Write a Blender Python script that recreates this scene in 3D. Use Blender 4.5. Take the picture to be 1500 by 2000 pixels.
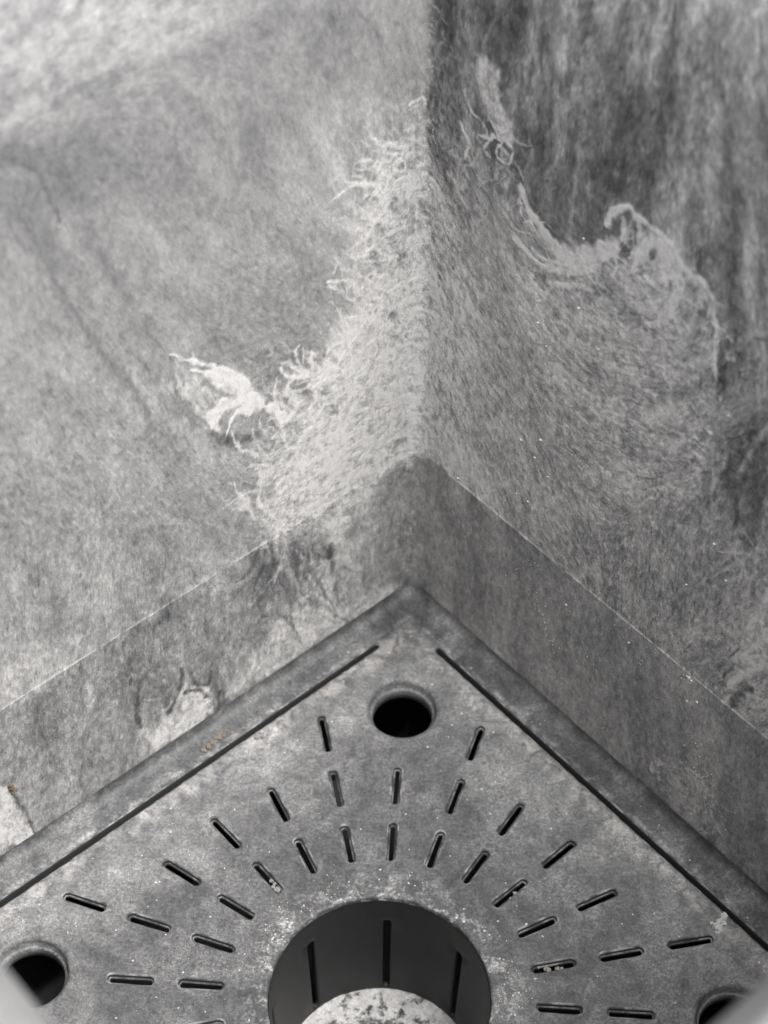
import bpy, bmesh, math, random
import numpy as np
from mathutils import Matrix, Vector
from mathutils.geometry import delaunay_2d_cdt

for o in list(bpy.data.objects):
    bpy.data.objects.remove(o)
scene = bpy.context.scene
COL = scene.collection
U = 0.045            # one drawing unit = radius of the drain cup, in metres
Z0 = 2.55            # the slotted plate lies this many units above the ground
S2 = math.sqrt(0.5)

# ------------------------------------------------------------------ camera
cam_data = bpy.data.cameras.new('camera')
cam = bpy.data.objects.new('camera', cam_data)
COL.objects.link(cam)
scene.camera = cam
cam_pos = Vector((0.5321, -7.9732, 15.5534 + Z0)) * U
R = Matrix(((0.99745439, -0.05649541, 0.04350866),
            (0.07113949, 0.74656496, -0.66149825),
            (0.00488957, 0.66290951, 0.74868356)))
cam.matrix_world = Matrix.Translation(cam_pos) @ R.to_4x4()
cam_data.sensor_fit = 'VERTICAL'
cam_data.sensor_height = 24.0
cam_data.lens = 3700.9 / 2000 * 24
cam_data.clip_start = 0.01
cam_data.clip_end = 200
cam_data.dof.use_dof = True
cam_data.dof.focus_distance = 17.0 * U
cam_data.dof.aperture_fstop = 6.5

# ------------------------------------------------------------------ sky and sun (soft, hazy daylight)
SUN_DIR = Vector((0.34, -0.19, 0.92)).normalized()     # towards the sun
world = bpy.data.worlds.new('World')
scene.world = world
world.use_nodes = True
wn = world.node_tree
wn.nodes.clear()
wo = wn.nodes.new('ShaderNodeOutputWorld')
wb = wn.nodes.new('ShaderNodeBackground')
ws = wn.nodes.new('ShaderNodeTexSky')
ws.sky_type = 'NISHITA'
ws.sun_disc = False
ws.sun_elevation = math.asin(SUN_DIR.z)
ws.sun_rotation = math.atan2(SUN_DIR.x, SUN_DIR.y)
ws.air_density = 1.0
ws.dust_density = 6.0
ws.ozone_density = 1.0
wh = wn.nodes.new('ShaderNodeHueSaturation')           # overcast: the blue is washed out
wh.inputs['Saturation'].default_value = 0.12
wn.links.new(ws.outputs[0], wh.inputs['Color'])
wn.links.new(wh.outputs[0], wb.inputs['Color'])
wn.links.new(wb.outputs[0], wo.inputs['Surface'])
wb.inputs['Strength'].default_value = 0.15
sun_data = bpy.data.lights.new('sun', 'SUN')
sun_data.energy = 1.5
sun_data.angle = math.radians(35)
sun_data.color = (1.0, 0.985, 0.965)
sun = bpy.data.objects.new('sun', sun_data)
COL.objects.link(sun)
sun.rotation_euler = SUN_DIR.to_track_quat('Z', 'Y').to_euler()
sun.location = (1, -1, 2)

vs = scene.view_settings
vs.view_transform = 'Standard'
vs.look = 'None'
vs.gamma = 1.0
vs.use_curve_mapping = False
vs.exposure = 1.15
scene.cycles.max_bounces = 5
scene.cycles.diffuse_bounces = 4
scene.cycles.caustics_reflective = False
scene.cycles.caustics_refractive = False

# ------------------------------------------------------------------ dimensions (units)
A_FLOOR = 3.353       # half width of the inside at the plate
TAPER = 0.0604        # outward lean of the walls
Z_SEAM = 1.961        # height of the moulded line round the inside
H_WALL = 8.36         # where the inner wall passes into the rim
R_CORNER = 0.10       # vertical corner radius
N_L = np.array([-S2, S2, 0.0])
N_R = np.array([S2, S2, 0.0])
EXTRA = {'far_left': 0.0, 'far_right': 0.0, 'near_left': -0.05, 'near_right': 0.20}


def smooth01(x):
    x = np.clip(x, 0, 1)
    return x * x * (3 - 2 * x)


def half_width(z):
    """distance of the inner wall surface from the centre at height z"""
    z = np.asarray(z, float)
    flare = 0.16 * np.clip((z - 7.3) / 0.8, 0, 1.35) ** 2
    skirt = 0.004 * (1 - smooth01((z - Z_SEAM + 0.03) / 0.05))
    return A_FLOOR + TAPER * z + flare - skirt


# ------------------------------------------------------------------ helpers
def thing(name, label, cat, loc=(0, 0, 0), group=None):
    o = bpy.data.objects.new(name, None)
    o.empty_display_size = 0.02
    COL.objects.link(o)
    o.location = loc
    o['label'] = label
    o['category'] = cat
    if group:
        o['group'] = group
    return o


def tag(o, label, cat, group=None):
    o['label'] = label
    o['category'] = cat
    if group:
        o['group'] = group
    return o


def mesh_obj(name, verts, faces, mat, parent=None, smooth=True, loc=(0, 0, 0)):
    me = bpy.data.meshes.new(name)
    me.from_pydata([tuple(v) for v in verts], [], [tuple(f) for f in faces])
    if smooth is True:
        me.polygons.foreach_set('use_smooth', [True] * len(me.polygons))
    elif smooth is not False:
        me.polygons.foreach_set('use_smooth', smooth)
    me.materials.append(mat)
    me.update()
    o = bpy.data.objects.new(name, me)
    COL.objects.link(o)
    o.location = loc
    if parent is not None:
        o.parent = parent
    return o


def grid_obj(name, P, mat, parent, attrs=None, flip=False):
    """P: rows x cols x 3 array of points -> one quad sheet"""
    nr, nc = P.shape[:2]
    idx = np.arange(nr * nc).reshape(nr, nc)
    a, b, c, d = idx[:-1, :-1], idx[:-1, 1:], idx[1:, 1:], idx[1:, :-1]
    q = np.stack([a, b, c, d] if not flip else [a, d, c, b], -1).reshape(-1, 4)
    me = bpy.data.meshes.new(name)
    me.vertices.add(nr * nc)
    me.vertices.foreach_set('co', np.ascontiguousarray(P, np.float32).ravel())
    me.loops.add(q.size)
    me.loops.foreach_set('vertex_index', q.astype(np.int32).ravel())
    me.polygons.add(len(q))
    me.polygons.foreach_set('loop_start', np.arange(0, q.size, 4, dtype=np.int32))
    me.polygons.foreach_set('loop_total', np.full(len(q), 4, np.int32))
    me.polygons.foreach_set('use_smooth', np.ones(len(q), bool))
    me.update(calc_edges=True)
    for k, v in (attrs or {}).items():
        at = me.attributes.new(k, 'FLOAT', 'POINT')
        at.data.foreach_set('value', np.ascontiguousarray(v, np.float32).ravel())
    me.materials.append(mat)
    o = bpy.data.objects.new(name, me)
    COL.objects.link(o)
    o.parent = parent
    return o


# ------------------------------------------------------------------ numpy noise
def vnoise(x, y, seed):
    rs = np.random.RandomState(seed)
    T = rs.rand(256, 256).astype(np.float32)
    xi = np.floor(x).astype(np.int64)
    yi = np.floor(y).astype(np.int64)
    fx = (x - xi).astype(np.float32)
    fy = (y - yi).astype(np.float32)
    fx = fx * fx * fx * (fx * (fx * 6 - 15) + 10)
    fy = fy * fy * fy * (fy * (fy * 6 - 15) + 10)
    x0, x1, y0, y1 = xi & 255, (xi + 1) & 255, yi & 255, (yi + 1) & 255
    return (T[y0, x0] * (1 - fx) + T[y0, x1] * fx) * (1 - fy) + (T[y1, x0] * (1 - fx) + T[y1, x1] * fx) * fy


def fbm(x, y, seed, octaves=4, gain=0.5):
    s = 0
    a = 1.0
    t = 0
    for k in range(octaves):
        s = s + a * vnoise(x * 2 ** k + 17.3 * k, y * 2 ** k + 9.1 * k, seed + k)
        t += a
        a *= gain
    return s / t


def bil(F, x, y):
    nr, nc = F.shape
    x = np.clip(x, 0, nc - 1.001)
    y = np.clip(y, 0, nr - 1.001)
    xi = x.astype(np.int32)
    yi = y.astype(np.int32)
    fx = (x - xi).astype(np.float32)
    fy = (y - yi).astype(np.float32)
    return (F[yi, xi] * (1 - fx) + F[yi, xi + 1] * fx) * (1 - fy) + (F[yi + 1, xi] * (1 - fx) + F[yi + 1, xi + 1] * fx) * fy


def blur(F, n):
    """box blur repeated twice, radius n cells"""
    for _ in range(2):
        for ax in (0, 1):
            p = np.pad(F, [(n + 1, n) if k == ax else (0, 0) for k in (0, 1)], mode='edge')
            c = np.cumsum(p, axis=ax, dtype=np.float64)
            sl1 = [slice(None)] * 2
            sl0 = [slice(None)] * 2
            sl1[ax] = slice(2 * n + 1, None)
            sl0[ax] = slice(0, -(2 * n + 1))
            F = ((c[tuple(sl1)] - c[tuple(sl0)]) / (2 * n + 1)).astype(np.float32)
    return F


def unit(F):
    return (F - F.mean()) / F.std()


# ------------------------------------------------------------------ node helpers
def new_mat(name):
    m = bpy.data.materials.new(name)
    m.use_nodes = True
    nt = m.node_tree
    nt.nodes.clear()
    out = nt.nodes.new('ShaderNodeOutputMaterial')
    b = nt.nodes.new('ShaderNodeBsdfPrincipled')
    nt.links.new(b.outputs[0], out.inputs['Surface'])
    return m, nt, b


class NT:
    """short-hand for building node expressions"""
    def __init__(self, nt):
        self.nt = nt

    def put(self, sock, v):
        if hasattr(v, 'is_linked') or hasattr(v, 'links'):
            self.nt.links.new(v, sock)
        else:
            sock.default_value = v

    def math(self, op, a, b=0.0, c=0.0, clamp=False):
        n = self.nt.nodes.new('ShaderNodeMath')
        n.operation = op
        n.use_clamp = clamp
        self.put(n.inputs[0], a)
        self.put(n.inputs[1], b)
        self.put(n.inputs[2], c)
        return n.outputs[0]

    def add(self, a, b): return self.math('ADD', a, b)
    def sub(self, a, b): return self.math('SUBTRACT', a, b)
    def mul(self, a, b): return self.math('MULTIPLY', a, b)

    def ramp(self, v, lo, hi, a=0.0, b=1.0):
        n = self.nt.nodes.new('ShaderNodeMapRange')
        n.interpolation_type = 'SMOOTHSTEP'
        self.put(n.inputs['Value'], v)
        n.inputs['From Min'].default_value = lo
        n.inputs['From Max'].default_value = hi
        n.inputs['To Min'].default_value = a
        n.inputs['To Max'].default_value = b
        return n.outputs[0]

    def coords(self):
        return self.nt.nodes.new('ShaderNodeTexCoord').outputs['Object']

    def scaled(self, vec, sx, sy, sz, rot=(0, 0, 0)):
        n = self.nt.nodes.new('ShaderNodeMapping')
        self.nt.links.new(vec, n.inputs['Vector'])
        n.inputs['Scale'].default_value = (sx, sy, sz)
        n.inputs['Rotation'].default_value = rot
        return n.outputs[0]

    def noise(self, vec, scale, detail=4, rough=0.55, dist=0.0):
        n = self.nt.nodes.new('ShaderNodeTexNoise')
        self.nt.links.new(vec, n.inputs['Vector'])
        n.inputs['Scale'].default_value = scale
        n.inputs['Detail'].default_value = detail
        n.inputs['Roughness'].default_value = rough
        n.inputs['Distortion'].default_value = dist
        return n.outputs[0]

    def voronoi(self, vec, scale, feature='F1', out='Distance'):
        n = self.nt.nodes.new('ShaderNodeTexVoronoi')
        n.feature = feature
        self.nt.links.new(vec, n.inputs['Vector'])
        n.inputs['Scale'].default_value = scale
        return n.outputs[out]

    def sep(self, vec):
        n = self.nt.nodes.new('ShaderNodeSeparateXYZ')
        self.nt.links.new(vec, n.inputs[0])
        return n.outputs

    def mix(self, f, a, b):
        n = self.nt.nodes.new('ShaderNodeMix')
        n.data_type = 'RGBA'
        self.put(n.inputs['Factor'], f)
        for s, v in ((n.inputs[6], a), (n.inputs[7], b)):
            self.put(s, v if not isinstance(v, tuple) else (*v, 1.0))
        return n.outputs[2]

    def color_ramp(self, v, stops):
        n = self.nt.nodes.new('ShaderNodeValToRGB')
        self.put(n.inputs[0], v)
        e = n.color_ramp.elements
        while len(e) > 1:
            e.remove(e[-1])
        e[0].position = stops[0][0]
        e[0].color = (*stops[0][1], 1)
        for p, c in stops[1:]:
            x = e.new(p)
            x.color = (*c, 1)
        return n.outputs[0]

    def bump(self, h, strength, dist):
        n = self.nt.nodes.new('ShaderNodeBump')
        n.inputs['Strength'].default_value = strength
        n.inputs['Distance'].default_value = dist
        self.put(n.inputs['Height'], h)
        return n.outputs[0]

    def attr(self, name):
        n = self.nt.nodes.new('ShaderNodeAttribute')
        n.attribute_name = name
        return n.outputs['Fac']


def pale_stops():
    """paleness 0..1 -> colour of the film on the plastic: bare plastic, dust, lime"""
    st = []
    for k in range(11):
        v = k / 10
        a = 0.022 + 0.60 * v ** 2.4
        w = smooth01((v - 0.35) / 0.5)
        st.append((v, (a * (1.0 + 0.016 * w), a, a * (1.015 - 0.03 * w))))
    return st


# wall: dusty plastic under a film of lime, light levels painted into its tone
m_wall, nt, b = new_mat('dusty_planter_plastic')
n = NT(nt)
co = n.coords()
grain = n.noise(co, 1300, 2, 0.65)
mid = n.noise(n.scaled(co, 1, 1, 0.55), 430, 3, 0.65)
v = n.attr('lime')
gr = n.attr('grit')
v = n.add(v, n.mul(gr, n.add(n.mul(n.sub(grain, 0.5), 0.42), n.mul(n.sub(mid, 0.5), 0.42))))
nt.links.new(n.color_ramp(v, pale_stops()), b.inputs['Base Color'])
nt.links.new(n.ramp(v, 0.25, 0.75, 0.50, 0.80), b.inputs['Roughness'])
b.inputs['Specular IOR Level'].default_value = 0.35
nt.links.new(n.bump(mid, 0.5, 0.0004), b.inputs['Normal'])

# plate: dusty plastic, lime ring round the cup, dry silt along the slits
m_plate, nt, b = new_mat('silted_plate_plastic')
n = NT(nt)
co = n.coords()
xyz = n.sep(co)
rad = n.math('SQRT', n.add(n.mul(xyz[0], xyz[0]), n.mul(xyz[1], xyz[1])))
rad = n.mul(rad, 1 / U)
big = n.noise(co, 30, 4, 0.6, 0.5)
mid = n.noise(co, 150, 5, 0.62, 0.8)
fine = n.noise(co, 700, 4, 0.65)
grain = n.noise(co, 2200, 2, 0.6)
spot = n.voronoi(co, 520)
curl = n.math('ABSOLUTE', n.sub(n.noise(co, 210, 3, 0.6, 2.2), 0.5))
ring = n.ramp(n.math('ABSOLUTE', n.sub(rad, 1.04)), 0.0, 0.34, 1.0, 0.0)
wu = n.mul(n.math('ABSOLUTE', n.sub(n.mul(xyz[1], S2), n.mul(xyz[0], S2))), 1 / U)
wv = n.mul(n.math('ABSOLUTE', n.add(n.mul(xyz[1], S2), n.mul(xyz[0], S2))), 1 / U)
sq = n.math('MAXIMUM', wu, wv)
edge = n.ramp(n.math('ABSOLUTE', n.sub(sq, 2.88)), 0.0, 0.16, 1.0, 0.0)
outer_strip = n.ramp(sq, 2.98, 3.06, 0.0, 1.0)
silt = n.ramp(sq, 1.6, 2.7, 0.0, 1.0)
v = n.add(0.355, n.mul(n.sub(big, 0.5), 0.34))
v = n.add(v, n.mul(n.sub(mid, 0.5), 0.46))
v = n.add(v, n.mul(n.sub(fine, 0.5), 0.52))
v = n.add(v, n.mul(n.sub(grain, 0.5), 0.40))
v = n.add(v, n.mul(n.ramp(curl, 0.0, 0.05, 1.0, 0.0), n.mul(n.ramp(big, 0.40, 0.60), 0.15)))
v = n.add(v, n.mul(silt, 0.13))
v = n.add(v, n.mul(edge, n.ramp(mid, 0.35, 0.65, 0.02, 0.16)))
edge2 = n.ramp(n.math('ABSOLUTE', n.sub(sq, 3.07)), 0.0, 0.045, 1.0, 0.0)
v = n.add(v, n.mul(edge2, n.ramp(mid, 0.38, 0.62, 0.0, 0.16)))
v = n.sub(v, n.mul(outer_strip, n.ramp(big, 0.35, 0.65, 0.13, 0.06)))
ring2 = n.mul(ring, n.ramp(n.add(mid, n.mul(fine, 0.6)), 0.76, 1.02, 0.0, 1.0))
v = n.add(v, n.mul(ring2, 0.26))
speck = n.mul(n.ramp(spot, 0.06, 0.16, 1.0, 0.0), n.ramp(n.noise(co, 90, 2), 0.52, 0.72))
v = n.add(v, n.mul(speck, 0.34))
basec = n.color_ramp(v, pale_stops())
tan = n.mix(n.mul(edge, n.ramp(mid, 0.45, 0.75, 0.0, 0.35)), basec, (0.30, 0.265, 0.21))
nt.links.new(tan, b.inputs['Base Color'])
nt.links.new(n.ramp(v, 0.25, 0.75, 0.48, 0.82), b.inputs['Roughness'])
b.inputs['Specular IOR Level'].default_value = 0.35
nt.links.new(n.bump(n.add(n.mul(fine, 0.8), mid), 0.6, 0.0005), b.inputs['Normal'])

# cup wall: cleaner, darker plastic
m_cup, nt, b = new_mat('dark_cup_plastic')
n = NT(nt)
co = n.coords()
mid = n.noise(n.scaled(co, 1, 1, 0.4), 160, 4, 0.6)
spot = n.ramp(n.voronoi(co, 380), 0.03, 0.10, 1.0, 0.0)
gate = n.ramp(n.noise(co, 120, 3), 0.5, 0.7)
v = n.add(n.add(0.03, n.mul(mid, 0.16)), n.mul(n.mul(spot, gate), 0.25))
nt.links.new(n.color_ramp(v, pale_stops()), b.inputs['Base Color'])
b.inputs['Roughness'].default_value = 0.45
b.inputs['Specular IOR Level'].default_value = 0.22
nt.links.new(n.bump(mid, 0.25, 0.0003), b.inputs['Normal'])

# paler edges of slots and slits
m_edge, nt, b = new_mat('pale_edge_plastic')
n = NT(nt)
co = n.coords()
v = n.add(n.ramp(n.noise(co, 160, 4, 0.6), 0.35, 0.68, 0.25, 0.66), n.mul(n.sub(n.noise(co, 900, 2), 0.5), 0.3))
nt.links.new(n.color_ramp(v, pale_stops()), b.inputs['Base Color'])
b.inputs['Roughness'].default_value = 0.7

# crust of lime on the floor of the cup
m_crust, nt, b = new_mat('lime_crust')
n = NT(nt)
co = n.coords()
patch = n.noise(co, 200, 5, 0.7, 0.3)
mid = n.noise(co, 260, 5, 0.65, 0.6)
fine = n.noise(co, 1100, 3, 0.6)
rr = n.sep(co)
rad = n.mul(n.math('SQRT', n.add(n.mul(rr[0], rr[0]), n.mul(rr[1], rr[1]))), 1 / U)
v = n.add(n.ramp(n.add(patch, n.mul(n.ramp(rad, 0.45, 0.92), 0.14)), 0.46, 0.60, 0.34, 0.88), n.mul(n.sub(mid, 0.5), 0.65))
v = n.add(v, n.mul(n.sub(fine, 0.5), 0.35))
nt.links.new(n.color_ramp(v, pale_stops()), b.inputs['Base Color'])
b.inputs['Roughness'].default_value = 0.9
nt.links.new(n.bump(n.add(mid, n.mul(fine, 0.5)), 0.9, 0.001), b.inputs['Normal'])


def plain_mat(name, col, rough, var=0.25, scale=400):
    m, nt, b = new_mat(name)
    n = NT(nt)
    co = n.coords()
    f = n.noise(co, scale, 5, 0.6)
    nt.links.new(n.mix(f, tuple(c * (1 - var) for c in col), tuple(min(1, c * (1 + var)) for c in col)), b.inputs['Base Color'])
    b.inputs['Roughness'].default_value = rough
    nt.links.new(n.bump(f, 0.4, 0.0004), b.inputs['Normal'])
    return m


m_rim = plain_mat('dusty_rim_plastic', (0.26, 0.26, 0.265), 0.55, 0.15, 120)
m_shell = plain_mat('outer_shell_plastic', (0.16, 0.16, 0.165), 0.5, 0.15, 120)
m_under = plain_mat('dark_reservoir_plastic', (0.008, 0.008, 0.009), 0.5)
m_ground = plain_mat('pale_paving', (0.55, 0.54, 0.52), 0.8, 0.15, 20)
m_grain = plain_mat('white_lime_grain', (0.50, 0.495, 0.475), 0.7, 0.2, 900)
m_tan = plain_mat('dry_soil_crumb', (0.16, 0.138, 0.115), 0.9, 0.4, 900)
m_pale = plain_mat('pale_crumb', (0.21, 0.20, 0.185), 0.9, 0.3, 900)
m_brown = plain_mat('brown_leaf_scrap', (0.12, 0.095, 0.065), 0.8, 0.4, 700)

# ------------------------------------------------------------------ limescale of the two far walls, light levels worked into the tones
# coordinates: distance from the far corner along the wall (left negative), height; in units
FLOW = [(-3.459,7.740,0.999,0.033),(-2.538,7.633,1.000,0.029),(-3.890,7.404,0.998,-0.069),(-2.763,6.662,0.515,-0.857),(-1.802,6.208,0.467,-0.884),(-0.740,6.568,0.293,-0.956),(-0.396,5.544,0.330,-0.944),(-1.306,4.962,0.625,-0.781),(-2.277,5.163,0.615,-0.789),(-3.803,5.793,0.320,-0.947),(-3.867,6.663,0.210,-0.978),(-3.525,4.049,0.349,-0.937),(-2.850,3.911,0.376,-0.926),(-2.409,3.092,0.630,-0.777),(-4.213,2.711,-0.031,-1.000),(-2.586,2.186,0.132,-0.991),(-3.248,1.299,-0.047,-0.999),(-4.418,1.165,-0.091,-0.996),(-1.049,2.468,0.985,-0.172),(-1.609,2.441,0.948,-0.319),(-0.358,3.304,0.426,-0.905),(-0.279,2.504,0.977,-0.214),(-1.643,1.380,0.055,-0.998),(-0.728,0.875,0.229,-0.974),(-0.177,0.856,0.110,-0.994),(-1.096,3.731,0.681,-0.732),(0.175,6.619,0.050,-0.999),(0.666,6.587,-0.056,-0.998),(1.533,6.668,-0.172,-0.985),(2.051,6.940,-0.175,-0.985),(3.068,7.052,0.082,-0.997),(3.123,8.061,0.313,-0.950),(0.472,4.678,0.727,-0.687),(1.189,3.900,0.775,-0.632),(0.423,3.079,0.463,-0.887),(1.859,4.789,0.927,-0.376),(2.632,4.766,0.872,0.489),(3.129,4.517,0.770,0.638),(2.489,3.651,0.995,0.095),(3.777,4.609,-0.190,-0.982),(3.817,3.497,-0.149,-0.989),(3.611,6.020,0.134,-0.991),(2.142,1.077,0.162,-0.987),(0.669,1.273,0.115,-0.993),(3.803,1.166,0.268,-0.963),(1.300,2.575,0.605,-0.796),(3.153,3.263,-0.035,-0.999),(4.316,2.681,0.558,0.830)]
LIT_BASE = [(-3.669,8.065,0.623),(-3.101,7.828,0.629),(-2.310,7.580,0.625),(-3.581,7.469,0.613),(-4.057,7.148,0.570),(-3.001,6.641,0.576),(-1.772,6.881,0.616),(-0.740,6.841,0.603),(-0.197,6.752,0.699),(-0.739,5.952,0.750),(-2.358,5.512,0.629),(-3.528,6.123,0.642),(-3.985,5.146,0.705),(-3.174,4.932,0.700),(-1.536,4.763,0.635),(-1.075,5.364,0.697),(-2.887,5.289,0.662),(-1.889,4.302,0.651),(-3.828,3.669,0.685),(-2.523,3.105,0.680),(-2.156,2.416,0.674),(-3.122,2.693,0.673),(-4.101,2.756,0.690),(-4.561,2.123,0.782),(-3.456,2.149,0.701),(-2.350,2.154,0.703),(-0.322,4.721,0.823),(-0.177,3.681,0.935),(-0.351,2.930,0.941),(-0.207,2.198,0.932),(-1.115,2.183,0.916),(-0.042,5.376,0.822),(-3.248,1.299,0.602),(-2.322,1.589,0.620),(-4.300,1.211,0.623),(-4.821,0.695,0.644),(-3.842,0.141,0.623),(-1.638,1.518,0.610),(-0.863,0.825,0.729),(-0.035,0.758,0.663),(-0.329,1.599,0.761),(-2.604,0.035,0.601),(-1.679,0.229,0.668),(-0.726,0.200,0.707),(-0.093,0.275,0.638),(0.115,6.590,0.479),(0.219,5.731,0.576),(0.204,4.681,0.827),(0.257,3.574,0.951),(0.299,2.677,0.886),(0.531,6.794,0.485),(0.866,6.317,0.483),(1.364,7.201,0.563),(1.416,6.697,0.586),(1.595,6.097,0.593),(1.822,6.594,0.516),(2.389,6.450,0.538),(1.924,5.753,0.509),(2.270,7.269,0.504),(2.933,7.809,0.571),(3.348,7.621,0.643),(2.998,6.883,0.666),(3.447,6.611,0.682),(3.383,5.873,0.587),(3.573,5.407,0.616),(0.636,5.201,0.757),(0.880,4.491,0.783),(1.189,3.900,0.835),(0.912,3.112,0.835),(1.454,4.527,0.802),(2.287,5.170,0.833),(2.776,5.682,0.782),(2.076,4.498,0.835),(2.977,5.106,0.830),(2.171,3.712,0.806),(2.990,4.307,0.825),(3.329,3.993,0.806),(2.841,3.321,0.770),(1.602,2.992,0.814),(1.260,3.051,0.813),(3.822,4.369,0.596),(3.646,4.729,0.624),(3.760,3.807,0.656),(2.293,2.702,0.749),(3.240,2.707,0.736),(4.159,3.481,0.759),(4.294,2.790,0.863),(3.759,2.508,0.702),(2.653,2.412,0.724),(0.506,1.496,0.675),(0.689,0.929,0.698),(0.317,0.624,0.721),(1.417,1.173,0.659),(2.142,1.077,0.689),(1.505,0.131,0.724),(3.139,1.259,0.699),(2.932,0.315,0.692),(3.856,0.849,0.723),(4.388,1.383,0.699),(4.566,0.442,0.675),(3.853,0.073,0.747),(2.238,0.190,0.705)]
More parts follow.
